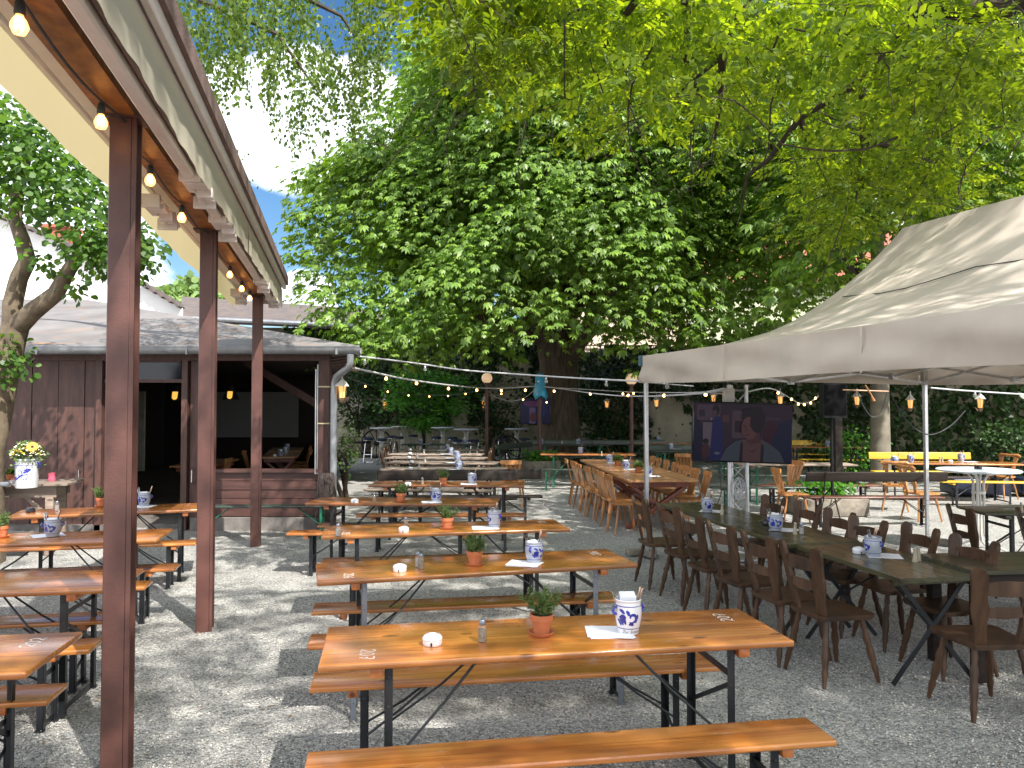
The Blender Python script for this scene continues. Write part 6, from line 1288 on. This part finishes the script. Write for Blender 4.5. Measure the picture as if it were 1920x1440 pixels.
# ------------------------------------------------------------------ inside the pavilion
def interior():
    TI = plank_table(1.9, .8, .77, 'table_honey', 'redleg'); TI.put((-5.35, 17.9, 0), rad(13), 'honey coloured table inside the pavilion near the open bay', 'tables inside the pavilion'); TI.put((-5.85, 20.0, 0), rad(13), 'farther honey coloured table inside the pavilion', 'tables inside the pavilion')
    TI.put((-6.1, 15.4, 0), .1, 'dim table inside the pavilion behind the door opening', 'tables inside the pavilion')
    for i, y in enumerate((17.3, 18.0, 18.8, 19.7)): chair_by_back(CL, -4.58-.245*(y-17.3), y, 192, f'{("nearest", "second", "third", "farthest")[i]} sunlit orange chair inside the pavilion right of the table', 'chairs inside the pavilion')
    chair_by_back(CL, -6.0, 17.4, 12, 'orange chair inside the pavilion left of the table', 'chairs inside the pavilion'); chair_by_back(CL, -5.5, 15.0, 180, 'dim chair behind the door opening', 'chairs inside the pavilion')
    for x, y, l in ((-5.2, 17.3, 'nearest on the pavilion table'), (-5.35, 18.2, 'second on the pavilion table'), (-5.75, 19.7, 'on the farther pavilion table'), (-6.0, 14.9, 'on the dim pavilion table')):
        J.put((x, y, .775), y, 'grey crock '+l, 'crocks inside the pavilion')
    AT.put((-5.25, 17.05, .772), 0, 'white ashtray on the pavilion table', ga)
    c0 = D(404, 735, 22.2); c1 = D(556, 820, 22.2); t = thing('projection_screen', 'pale projection screen hanging inside the pavilion', 'screen', ((c0.x+c1.x)/2-.25, 22.2, 0)); m = MB(); m.box((0, 0, (c0.z+c1.z)/2), (c1.x-c0.x+.6, .02, c0.z-c1.z)); m.build('cloth', M['screen_w'], t); m = MB(); m.box((0, 0, c0.z+.05), (c1.x-c0.x+.7, .1, .1)); m.box((0, 0, c1.z-.02), (c1.x-c0.x+.65, .03, .04)); m.build('housing', M['black'], t)
    em = mat('lit_amber_badge', (.6, .36, .06), .5, emit=(.9, .48, .08), estr=.55)
    for px, py, Y, l in ((331, 740, 13.2, 'black lampshade with an amber badge behind the door opening'), (433, 739, 14.0, 'black lampshade with an amber badge in the right bay of the pavilion')):
        p = D(px, py, Y); t = thing('pendant_lamp', l, 'lamp', p); m = MB(); m.tube([(0, 0, .15), (0, 0, 2.78-p.z)], .006, 6); m.build('cord', M['black'], t); m = MB(); m.lathe([(.16, -.10), (.15, -.09), (.075, .08), (.05, .15), (.02, .16)], 20); m.build('shade', M['black'], t)
        b = MB(); pts = [(.045*math.cos(a), .045*math.sin(a)-.035) for a in np.linspace(math.pi, 2*math.pi, 9)]+[(.045, .055), (.04, .06), (-.04, .06), (-.045, .055)]; b.prism(pts, .01, Matrix.Translation((.03, -.135, -.01)) @ Euler((rad(75), 0, 0)).to_matrix().to_4x4()); b.build('badge', em, t)
interior()

# ------------------------------------------------------------------ television, truss, loudspeaker
def tv(name, label, c, w, h, roll, picture, yaw=0):
    t = thing(name, label, 'television', c, yaw); m = MB(); R = Euler((0, rad(roll), 0)).to_matrix()
    m.M = R.to_4x4(); m.box((0, .03, 0), (w, .055, h), bev=.006); m.build('casing', M['blackg'], t)
    s = MB(); s.M = R.to_4x4(); mats = []
    def pg(pts, col, k):
        mm = mat('screen_picture', tuple(c_*.12 for c_ in col), .14, emit=col, estr=.15, spec=.12); mats.append(mm)
        s.add([((x-.5)*w*.975, -.0012*k, (.5-y)*h*.95) for x, y in pts], [tuple(range(len(pts)))], False, len(mats)-1)
    for k, (pts, col) in enumerate(picture): pg(pts, col, k+1)
    s.M = Matrix.Translation((0, .0005, 0)) @ s.M; s.build('screen_picture', mats, t)
    return t
def ell(cx, cy, rx, ry, n=18, a0=0, a1=2*math.pi): return [(cx+rx*math.cos(a0+(a1-a0)*i/n), cy+ry*math.sin(a0+(a1-a0)*i/n)) for i in range(n if a1-a0 > 6 else n+1)]
R4 = lambda x0, y0, x1, y1: [(x0, y0), (x1, y0), (x1, y1), (x0, y1)]
pic = [(R4(0, 0, 1, 1), (.030, .014, .032)), (R4(.03, .03, .27, .3), (.075, .045, .075)), (R4(.39, .12, .56, .6), (.075, .045, .062)), (R4(.05, .12, .11, .24), (.03, .015, .035)), (R4(.42, .3, .53, .5), (.02, .008, .02)), (R4(.29, .2, .36, .33), (.07, .03, .045)),
       ([(.09, .34), (.2, .34), (.18, .6), (.17, .92), (.1, .9)], (.13, .095, .13)), ([(0, .25), (.05, .3), (.09, .5), (.08, 1), (0, 1)], (.008, .008, .035)), (ell(.125, .67, .03, .05), (.008, .006, .015)), (ell(.125, .83, .045, .13), (.05, .018, .03)),
       ([(.19, .3), (.22, .22), (.27, .24), (.30, .4), (.3, 1), (.16, 1), (.18, .6)], (.012, .014, .09)), (ell(.225, .12, .035, .09), (.012, .006, .015)), (ell(.21, .17, .02, .05), (.09, .04, .05)),
       (R4(.68, .05, 1, 1), (.035, .014, .035)), (ell(.78, .5, .07, .2), (.04, .006, .02)), ([(.8, .62), (.88, .3), (1, .25), (1, 1), (.8, 1)], (.008, .010, .045)),
       ([(.27, 1), (.33, .78), (.42, .66), (.5, .62), (.7, .62), (.79, .7), (.88, .82), (.93, 1)], (.05, .062, .088)), ([(.49, .62), (.68, .6), (.72, .74), (.69, 1), (.47, 1), (.47, .8)], (.10, .046, .055)), ([(.475, .72), (.49, .64), (.505, .7), (.5, 1), (.465, 1)], (.012, .01, .02)), ([(.69, .66), (.72, .74), (.71, 1), (.68, 1)], (.012, .01, .02)), ([(.55, .8), (.6, .84), (.65, .76), (.6, .82)], (.03, .01, .015)),
       (ell(.61, .24, .12, .19), (.014, .007, .014)), ([(.56, .5), (.67, .45), (.68, .66), (.59, .7), (.54, .66)], (.07, .026, .034)), (ell(.565, .42, .085, .2), (.115, .045, .055)), (ell(.645, .30, .075, .2), (.014, .007, .014)), ([(.48, .26), (.5, .1), (.6, .05), (.68, .1), (.64, .24), (.55, .2)], (.014, .007, .014)),
       ([(.50, .375), (.53, .365), (.53, .38), (.5, .39)], (.02, .008, .012)), ([(.56, .375), (.60, .375), (.60, .39), (.56, .39)], (.02, .008, .012)), ([(.525, .40), (.535, .4), (.54, .47), (.515, .48)], (.07, .025, .032)), ([(.51, .535), (.56, .53), (.555, .55), (.52, .55)], (.06, .012, .02)), (R4(.16, .26, .18, .30), (.16, .16, .24)), (R4(.72, .24, .87, .25), (.1, .08, .12)), (ell(.235, .87, .03, .025, 12), (.10, .11, .17))]
cT = D(1392, 811, 9.32)
tv('television', 'big flat television showing a dark film scene, below the tent edge', cT, 1.20, .73, 1.8, pic, rad(-2))
def truss():
    p = D(1384, 880, 9.62); t = thing('truss_stand', 'aluminium lattice truss that carries the big television', 'stand', (p.x, 9.62, 0), rad(8)); zt = 2.12
    for x, y in ((-.115, 0), (.115, 0), (0, .2)):
        m = MB(); m.tube([(x, y, 0), (x, y, zt)], .025, 12); m.tube([(x, y, zt), (x, y, zt+.03)], .029, 12); m.build('chord', M['alu'], t)
    for (a, b) in (((-.115, 0), (.115, 0)), ((.115, 0), (0, .2)), ((0, .2), (-.115, 0))):
        m = MB(); k = 9
        for i in range(k): z0 = .06+i*(zt-.12)/k; z1 = .06+(i+1)*(zt-.12)/k; q0, q1 = (a, b) if i % 2 else (b, a); m.tube([(*q0, z0), (*q1, z1)], .008, 6)
        m.tube([(*a, .05), (*b, .05)], .012, 6); m.tube([(*a, zt-.04), (*b, zt-.04)], .012, 6); m.build('lattice', M['alu'], t)
    m = MB(); m.box((0, .06, .01), (.6, .6, .02)); m.build('base_plate', M['alu'], t); m = MB(); m.box((0, -.06, 1.58), (.4, .05, .3)); m.build('mount', M['black'], t)
    q = random.Random(9); m = MB()
    for k in range(7):
        r_ = .05+.02*q.random(); c = Vector((.0+q.uniform(-.03, .03), -.06, .86+q.uniform(-.05, .05))); m.tube([c+Vector((r_*math.cos(a)*.7, .01*math.sin(a*3+k), 1.9*r_*math.sin(a))) for a in np.linspace(0, 6.28, 18)], .005, 5)
    o = m.build('cable_coil', M['cable_w']); o.location = t.location; tag(o, 'pale coiled cable hanging in the lattice truss', 'cable')
    m = MB(); m.tube(smooth3([D(1345, 850, 9.5), D(1350, 890, 9.5), D(1352, 925, 9.45), D(1345, 952, 9.4), D(1362, 985, 9.3)]), .007, 6); tag(m.build('cable', M['cable']), 'black cable hanging down in front of the television stand', 'cable')
def smooth3(p, k=6):
    out = []; n = len(p)
    for i in range(n-1):
        a, b, c, d = [Vector(p[max(0, min(n-1, i+j))]) for j in (-1, 0, 1, 2)]
        for s in range(k): t = s/k; out.append(.5*((2*b)+(c-a)*t+(2*a-5*b+4*c-d)*t*t+(3*b-a-3*c+d)*t**3))
    out.append(Vector(p[-1])); return out
truss()
def box_on_truss():
    p = D(1366, 741, 9.55); t = thing('junction_box', 'pale junction box clamped on top of the truss under the tent joint', 'junction box', p); m = MB(); m.box((0, 0, 0), (.13, .1, .17), bev=.01); m.build('housing', M['white_leg'], t); m = MB(); m.tube([(-.06, 0, .02), (-.14, 0, .02), (-.19, 0, -.05), (-.15, 0, -.14)], .008, 6); m.build('lead', M['white_leg'], t)
box_on_truss()
pic2 = [(R4(0, 0, 1, 1), (.01, .01, .05)), (R4(.3, .35, .5, 1), (.12, .09, .2)), (ell(.4, .2, .3, .12), (.1, .03, .09)), (ell(.75, .4, .12, .3), (.01, .015, .09)), (ell(.42, .75, .12, .2), (.09, .03, .04))]
tv('television', 'small far television left of the big trunk showing a bluish picture', D(1004, 771, 23.8), .95, .80, 0, pic2)
def speaker():
    Y = 13.2; p = D(1560, 880, Y); t = thing('speaker_stand', 'black tripod stand under the loudspeaker', 'stand', (p.x, Y, 0)); m = MB(); m.tube([(0, 0, .25), (0, 0, 1.72)], .024, 12); m.lathe([(.035, .9), (.035, .98)], 12); m.build('pole', M['black'], t)
    for a in (.4, 2.5, 4.6): m = MB(); m.tube([(0, 0, .5), (.42*math.cos(a), .42*math.sin(a), .01)], .013, 8); m.tube([(0, 0, .27), (.21*math.cos(a), .21*math.sin(a), .26)], .009, 6); m.build('leg', M['black'], t)
    t = thing('loudspeaker', 'black loudspeaker box high up under the tent edge', 'loudspeaker', (p.x, Y, 1.69)); m = MB(); m.prism([(-.2, -.17), (.2, -.17), (.14, .17), (-.14, .17)], .58, Matrix.Translation((0, 0, .29))); m.build('cabinet', M['black'], t); m = MB(); m.box((0, -.175, .3), (.37, .014, .52), bev=.005); m.build('grille', mat('black_grille', (.004, .004, .005), .8, spec=.1, bump=.5, bscale=200), t)
    p = D(1571, 880, 13.9); m = MB(); m.box((0, 0, 1.45), (.13, .13, 2.9), bev=.005, seg=1); tag(m.build('wooden_post', M['blackw'], loc=(p.x, 13.9, 0)), 'dark brown wooden post right behind the loudspeaker stand', 'post')
    # pale rake-like stick hanging under the tent
    a = D(1580, 731, 11.5); b = D(1666, 734, 11.5); m = MB(); m.tube([a, b], .012, 8); tag(m.build('wooden_rod', M['chair_light']), 'thin wooden rod tied up under the far tent edge', 'rod')
    m = MB(); m.tube(smooth3([D(1622, 722, 11.4), D(1630, 735, 11.4), D(1636, 745, 11.4)]), .012, 6); m.tube([D(1634, 742, 11.4), D(1638, 752, 11.4)], [.012, .03], 8); tag(m.build('wooden_spoon', M['chair_light']), 'long wooden spoon hanging from the tent frame', 'spoon')
    for k, (pts, l) in enumerate((([(1608, 735), (1618, 760), (1635, 782), (1652, 772), (1663, 736)], 'dark cable sagging between the rod and the pale trunk'), ([(1668, 735), (1690, 775), (1715, 803), (1745, 815), (1780, 800), (1810, 770)], 'long dark cable sagging in front of the far right tent leg'))):
        m = MB(); m.tube(smooth3([D(x, y, 11.2-.8*k) for x, y in pts]), .008, 6); tag(m.build('cable', M['cable']), l, 'cable')
speaker()

# ------------------------------------------------------------------ lamps, lanterns, string lights
def globe(px, py, Y, label, wrap=False):
    p = D(px, py, Y); t = thing('globe_lamp', label, 'lamp', (p.x, Y, 0)); m = MB(); m.tube([(0, 0, 0), (0, 0, p.z-.14)], .05 if not wrap else .055, 12); m.lathe([(.09, p.z-.17), (.09, p.z-.13), (.06, p.z-.12)], 14); m.build('pole', M['post'], t)
    if wrap:
        bag = MB(); q = random.Random(2); n = 22; prof = [(.02, .24), (.08, .22), (.12, .12), (.13, 0), (.14, -.12), (.17, -.27), (.19, -.38), (.17, -.44)]; vs = []
        for i, (r_, z) in enumerate(prof):
            for j in range(n): a = 2*math.pi*j/n; rr = r_*(1+.16*math.sin(5*a+i)+.1*q.uniform(-1, 1)); vs.append((rr*math.cos(a)+.03*(i/7), rr*math.sin(a), p.z+z+.05*math.sin(3*a)*(i/7)))
        bag.add(vs, [(i*n+j, i*n+(j+1) % n, (i+1)*n+(j+1) % n, (i+1)*n+j) for i in range(7) for j in range(n)]+[tuple(range(n))], False); o = bag.build('plastic_bag', M['blue_plastic'], loc=t.location); tag(o, 'blue plastic bag pulled over the lamp head in front of the trunk', 'bag')
        m = MB(); m.lathe([(0, -.1), (.09, -.06), (.11, 0), (.09, .08), (0, .12)], 14, (0, 0, p.z)); m.build('globe', M['cream_globe'], t)
    else: m = MB(); m.lathe([(.15*math.sin(a), -.15*math.cos(a)) for a in np.linspace(.02, math.pi-.001, 16)], 24, (0, 0, p.z)); m.build('globe', M['cream_globe'], t)
globe(913, 709, 21.5, 'opal globe lamp on a brown pole in front of the back wall ivy'); globe(1184, 711, 19.5, 'opal globe lamp on a brown pole between the big trunk and the tent'); globe(1012, 716, 21.0, 'brown lamp pole rising from the round stone planter, its head wrapped in blue', True)
def lantern(px, py, Y, s, label, big=False):
    p = D(px, py, Y); t = thing('wall_lantern', label, 'lantern', p); m = MB(); ms = 'alu_paint' if not big else 'white_leg'
    m.lathe([(.115*s, .07*s), (.09*s, .10*s), (.045*s, .155*s), (.014*s, .19*s), (.012*s, .25*s), (0, .26*s)], 6 if not big else 20); m.build('cap', M[ms], t)
    m = MB(); m.lathe([(.03*s, -.13*s), (.05*s, -.12*s), (.035*s, -.16*s), (0, -.19*s)], 6); [m.tube([(.05*s*math.cos(a), .05*s*math.sin(a), -.12*s), (.075*s*math.cos(a), .075*s*math.sin(a), .09*s)], .004*s, 4) for a in [i*math.pi/3 for i in range(6)]]; m.build('cage', M['brass'], t)
    m = MB(); m.lathe([(.038*s, -.105*s), (.06*s, .07*s)], 6); m.build('glass', M['lampglass'], t)
    m = MB(); m.tube([(.0, 0, -.15*s), (.02*s, .12*s, -.17*s), (.03*s, .22*s, -.1*s), (.03*s, .3*s, -.1*s)], .01*s, 6); m.build('bracket', M['brass'], t)
lantern(641, 733, 11.55, 1.0, 'white-capped coach lantern beside the pavilion downpipe', True)
def wally(px): a = (px-960)/F; return (1.78+30.85*1)/(a+1)*1.0 if False else (1.78*dy-30.85*dx)/(a*dy-dx)
for px, py, l in ((1138, 757, 'lit lantern on the ivy wall right of the big trunk'), (1231, 755, 'lit lantern on the ivy wall above the bare plaster, left of the television'), (1338, 746, 'lantern whose tip shows above the television'), (1463, 749, 'lit lantern above the right part of the television'), (1607, 750, 'lit lantern right of the loudspeaker'), (1707, 756, 'lit lantern between the pale trunk and the tent leg'), (1838, 755, 'lit lantern at the far right on the ivy')):
    lantern(px, py, wally(px)-1.0, 1.25, l)
for px, py, l in ((722, 758, 'lit lantern on the back wall left of the bush'), (908, 757, 'lit lantern on the back wall beside the globe lamp pole')): lantern(px, py, 30.2, 1.5, l)
def lights(label, path, bulbs, r_=.012, s=1.0, cm='cable_w', on_=True, depth=None, group='strings of bulbs across the garden'):
    t = thing('string_lights', label, 'string lights', D(*path[0]), 0, group); B = D(*path[0]); P = [D(*p)-B for p in path]; m = MB(); m.tube(smooth3(P), r_, 6); m.build('cable', M[cm], t); xs = [p[0] for p in path]; Ys = [p[2] for p in path]
    o = np.argsort(xs)
    for px, py in bulbs:
        Y = float(np.interp(px, np.array(xs)[o], np.array(Ys)[o])); q = D(px, py, Y)-B; sc = s*(.42+Y/60)
        m = MB(); m.lathe([(.012*sc, .07*sc), (.02*sc, .06*sc), (.02*sc, .03*sc)], 8, q); m.build('socket', M['cable_w' if not on_ else 'cable'], t)
        m = MB(); m.lathe([(.014*sc, .03*sc), (.03*sc, .01*sc), (.038*sc, -.015*sc), (.028*sc, -.04*sc), (0, -.05*sc)], 12, q); m.build('bulb', M['glow' if on_ else 'bulb_off'], t)
lights('upper pale cable with unlit clear bulbs from the pavilion gutter to the tent corner', [(672, 668, 11.4), (740, 676, 12), (800, 684, 13), (870, 694, 13.5), (960, 701, 13.5), (1050, 707, 12.5), (1140, 712, 11), (1208, 715, 9.8)], [(684, 680), (797, 692), (1024, 714), (1137, 720)], .013, 1.25, on_=False)
lights('thick pale cable with lit bulbs from the pavilion downpipe to the blue-wrapped lamp', [(662, 690, 11.5), (700, 698, 12.3), (740, 707, 13.4), (781, 714, 14.8), (841, 722, 17), (894, 727, 20), (940, 728, 20.8), (1003, 724, 21)], [(724, 709), (781, 718), (841, 728), (894, 731), (940, 732), (985, 731)], .017, 1.1)
lights('pale cable with lit bulbs from the blue-wrapped lamp over the trunk to the television truss', [(1016, 724, 21), (1060, 730, 19), (1107, 737, 17), (1160, 742, 15), (1210, 743, 13), (1245, 742, 12), (1310, 738, 10.5), (1362, 732, 9.6)], [(1039, 733), (1107, 738), (1178, 741), (1245, 741), (1323, 739)], .013, 1.0)
lights('second thin cable from the blue-wrapped lamp to the tent', [(1016, 726, 21), (1080, 729, 20), (1184, 735, 19), (1300, 736, 14), (1360, 728, 9.9)], [(1168, 738), (1188, 737)], .011, .9)
lights('far dark cable with small lit bulbs in front of the bush', [(648, 706, 12.5), (685, 720, 17), (727, 732, 21), (766, 739, 24), (805, 741, 24), (840, 741, 23), (873, 737, 22), (905, 731, 21.5)], [(685, 724), (727, 734), (766, 741), (805, 743), (840, 742), (873, 738)], .010, .75, cm='cable')
lights('thin sagging cable with lit bulbs left of the big trunk', [(917, 733, 21.5), (930, 745, 21.8), (960, 752, 22), (985, 745, 21.5), (1003, 730, 21)], [(940, 738), (981, 749), (1025, 754)], .010, .75)
lights('cable with warm bulbs from the truss to the ivy wall right of the television', [(1400, 735, 9.8), (1440, 728, 12), (1462, 735, 17), (1484, 748, 18), (1500, 756, 18.5), (1520, 753, 19), (1535, 742, 19)], [(1459, 736), (1484, 748), (1497, 757), (1508, 758), (1520, 755), (1529, 746)], .010, 1.0)
lights('taut pale cable with one clear bulb from the right tent leg to the right edge', [(1745, 727, 10.6), (1790, 731, 10.8), (1850, 735, 11), (1960, 742, 11.5)], [(1828, 741)], .011, 1.2, on_=False)
lights('short cable with clear bulbs under the left tent edge', [(1212, 717, 9.75), (1250, 720, 10.2), (1300, 724, 10.8)], [(1251, 724)], .008, 1.3, on_=False)

# ------------------------------------------------------------------ plants, planters, wheels
def bush(name, label, cx, Y, w, zb, zt, n, seed, mt='lf_bush', leaf=.15, tp=None, layers=7, cat='bush', stem=True):
    r_ = np.random.RandomState(seed); t = thing(name, label, cat, (cx, Y, 0)); 
    if stem: m = MB(); [m.tube([(r_.randn()*.04, r_.randn()*.04, 0), (r_.randn()*.15, r_.randn()*.1, zb+.1), (r_.randn()*w*.25, r_.randn()*.2, (zb+zt)/2)], [.05, .04, .02], 7) for _ in range(3)]; m.build('stem', M['bark_dark'], t)
    P = []; A = []; Nn = []
    for i in range(layers*5):
        u = r_.rand(); c = np.array([w*.42*(2*r_.rand()-1)*math.sin(math.pi*min(.95, max(.12, 1-u))**.8), r_.randn()*w*.16, zb+(zt-zb)*u]); k = n//(layers*5); q = r_.randn(k, 3)*np.array([w*.12, w*.10, .10]); P.append(c+q); A.append(unit(q+np.array([0, -.1, -.06])+r_.randn(k, 3)*.1)); Nn.append(unit(np.array([0, -.25, 1])+r_.randn(k, 3)*.35))
    P = np.concatenate(P); leaves('foliage', tp or TP_SIMPLE, P, np.concatenate(A), np.concatenate(Nn), leaf*(.6+.7*r_.rand(len(P))), M[mt], t); return t
p = D(796, 780, 28.8); bush('laurel_bush', 'round bright green bush behind the standing tables', p.x, 28.8, 3.3, .9, 3.2, 3400, 61)
p = D(672, 780, 29); bush('olive_tree', 'slender dark shrub growing from the half barrel beside the wall', p.x, 29, 2.2, 1.1, 4.1, 2200, 62, 'lf_ivy', .13)
def barrel(px, Y, label, r1=.55, h=.75):
    x = (px-960)/F*Y; t = thing('barrel_planter', label, 'planter', (x, Y, 0)); m = MB(); m.lathe([(r1*.85, 0), (r1*1.02, h*.5), (r1, h), (r1*.93, h), (r1*.9, h*.85), (0, h*.85)], 22); m.build('staves', M['grey_wood'], t); m = MB(); [m.lathe([(r1*q+.01, h*z), (r1*q+.012, h*(z+.08))], 22) for z, q in ((.18, .93), (.72, 1.02))]; m.build('hoop', M['metal_black'], t)
barrel(668, 28.6, 'half barrel planter below the dark shrub at the back wall')
def wheel(px, py, Y, R, label, rz):
    p = D(px, py, Y); t = thing('wagon_wheel', label, 'wagon wheel', (p.x, Y, R), rz); m = MB(); RX = Euler((rad(84), 0, 0)).to_matrix()
    m.tube([RX @ Vector((R*.93*math.cos(a), R*.93*math.sin(a), 0)) for a in np.linspace(0, 2*math.pi, 33)], .035, 8); m.build('rim', M['blackw'], t); m = MB(); m.lathe([(.09, -.1), (.1, 0), (.09, .1)], 14, ax=RX); m.build('hub', M['blackw'], t)
    for i in range(12): a = i*math.pi/6; m = MB(); m.tube([RX @ Vector((.08*math.cos(a), .08*math.sin(a), 0)), RX @ Vector((R*.92*math.cos(a), R*.92*math.sin(a), 0))], .018, 5); m.build('spoke', M['blackw'], t)
wheel(706, 815, 27.8, .55, 'old wagon wheel leaning behind the leftmost standing table', .1); wheel(948, 838, 24.3, .50, 'old wagon wheel below the standing table left of the blue-wrapped lamp', -.2)
def stone_planter(cx, Y, w, d, h, round_, label, seed, pl):
    t = thing('stone_planter', label, 'planter', (cx, Y, 0), .15); m = MB(); r_ = random.Random(seed)
    if round_: m.lathe([(w*.5, 0), (w*.52, h*.5), (w*.5, h), (w*.4, h), (w*.4, h*.8), (0, h*.8)], 26)
    else:
        m.box((0, -d/2, h/2), (w, .14, h), bev=.02); m.box((0, d/2, h/2), (w, .14, h), bev=.02); m.box((-w/2+.07, 0, h/2), (.14, d-.15, h-.01), bev=.02); m.box((w/2-.07, 0, h/2), (.14, d-.15, h-.01), bev=.02); m.box((0, 0, h*.4), (w-.2, d-.2, h*.75))
    m.build('trough', M['stone'], t); q = np.random.RandomState(seed)
    tt = thing('planter_plants', pl, 'plants', (cx, Y, h*.8)); k = 420; P = q.randn(k, 3)*np.array([w*.2, (w if round_ else d)*.18, 0])+np.array([0, 0, 1])*(.05+.25*q.rand(k, 1)); leaves('foliage', TP_SIMPLE, P, unit(q.randn(k, 3)+np.array([0, 0, .6])), unit(q.randn(k, 3)+np.array([0, 0, 1])), .06+.06*q.rand(k), M['lf_bush'], tt)
stone_planter(D(1012, 880, 20.8).x, 21.0, 1.15, 1.1, .42, True, 'round weathered stone planter at the foot of the blue-wrapped lamp', 3, 'low green plants in the round stone planter')
stone_planter(5.5, 13.55, 1.15, .7, .30, False, 'rectangular pale stone trough beside the loudspeaker stand', 4, 'low leafy plants in the rectangular stone trough')
p = D(1608, 850, 18.5); bush('rose_bush', 'green shrub with white flowers left of the pale trunk', p.x, 18.8, 1.3, .1, 1.35, 900, 63, 'lf_bush', .09, cat='shrub')
p = D(644, 850, 15); bush('potted_shrub', 'leafy green shrub right of the pavilion downpipe', p.x, 15.3, .42, .65, 1.35, 380, 64, 'lf_herb', .08, cat='shrub')
for px, Y, l in ((1145, 27.5, 'dark shrub behind the big trunk on the right'), (1060, 29, 'dark shrub behind the big trunk'), (930, 30, 'dark shrub against the back wall below the globe lamp')): bush('dark_shrub', l, (px-960)/F*Y, Y, 2.6, .3, 3.3, 1500, px, 'lf_ivy', .14, cat='shrub')
bush('dark_shrub', 'dark shrub at the foot of the ivy wall at the right', 12.0, 18.9, 1.6, .1, 1.6, 800, 66, 'lf_ivy', .11, cat='shrub')

# fallen leaves and straw patch
q = np.random.RandomState(77); k = 260; P = np.stack([q.uniform(-3, 3, k), q.uniform(2.8, 10, k), np.full(k, .012)], 1); o = leaves('fallen_leaves', TP_SIMPLE, P, unit(np.concatenate([q.randn(k, 2), np.zeros((k, 1))], 1)), unit(np.array([0, 0, 1.])+q.randn(k, 3)*.15), .016+.012*q.rand(k), mat('dry_leaf', (.22, .12, .05), .8, var=.3)); tag(o, 'small dry leaves scattered on the gravel', 'leaves', kind='stuff')
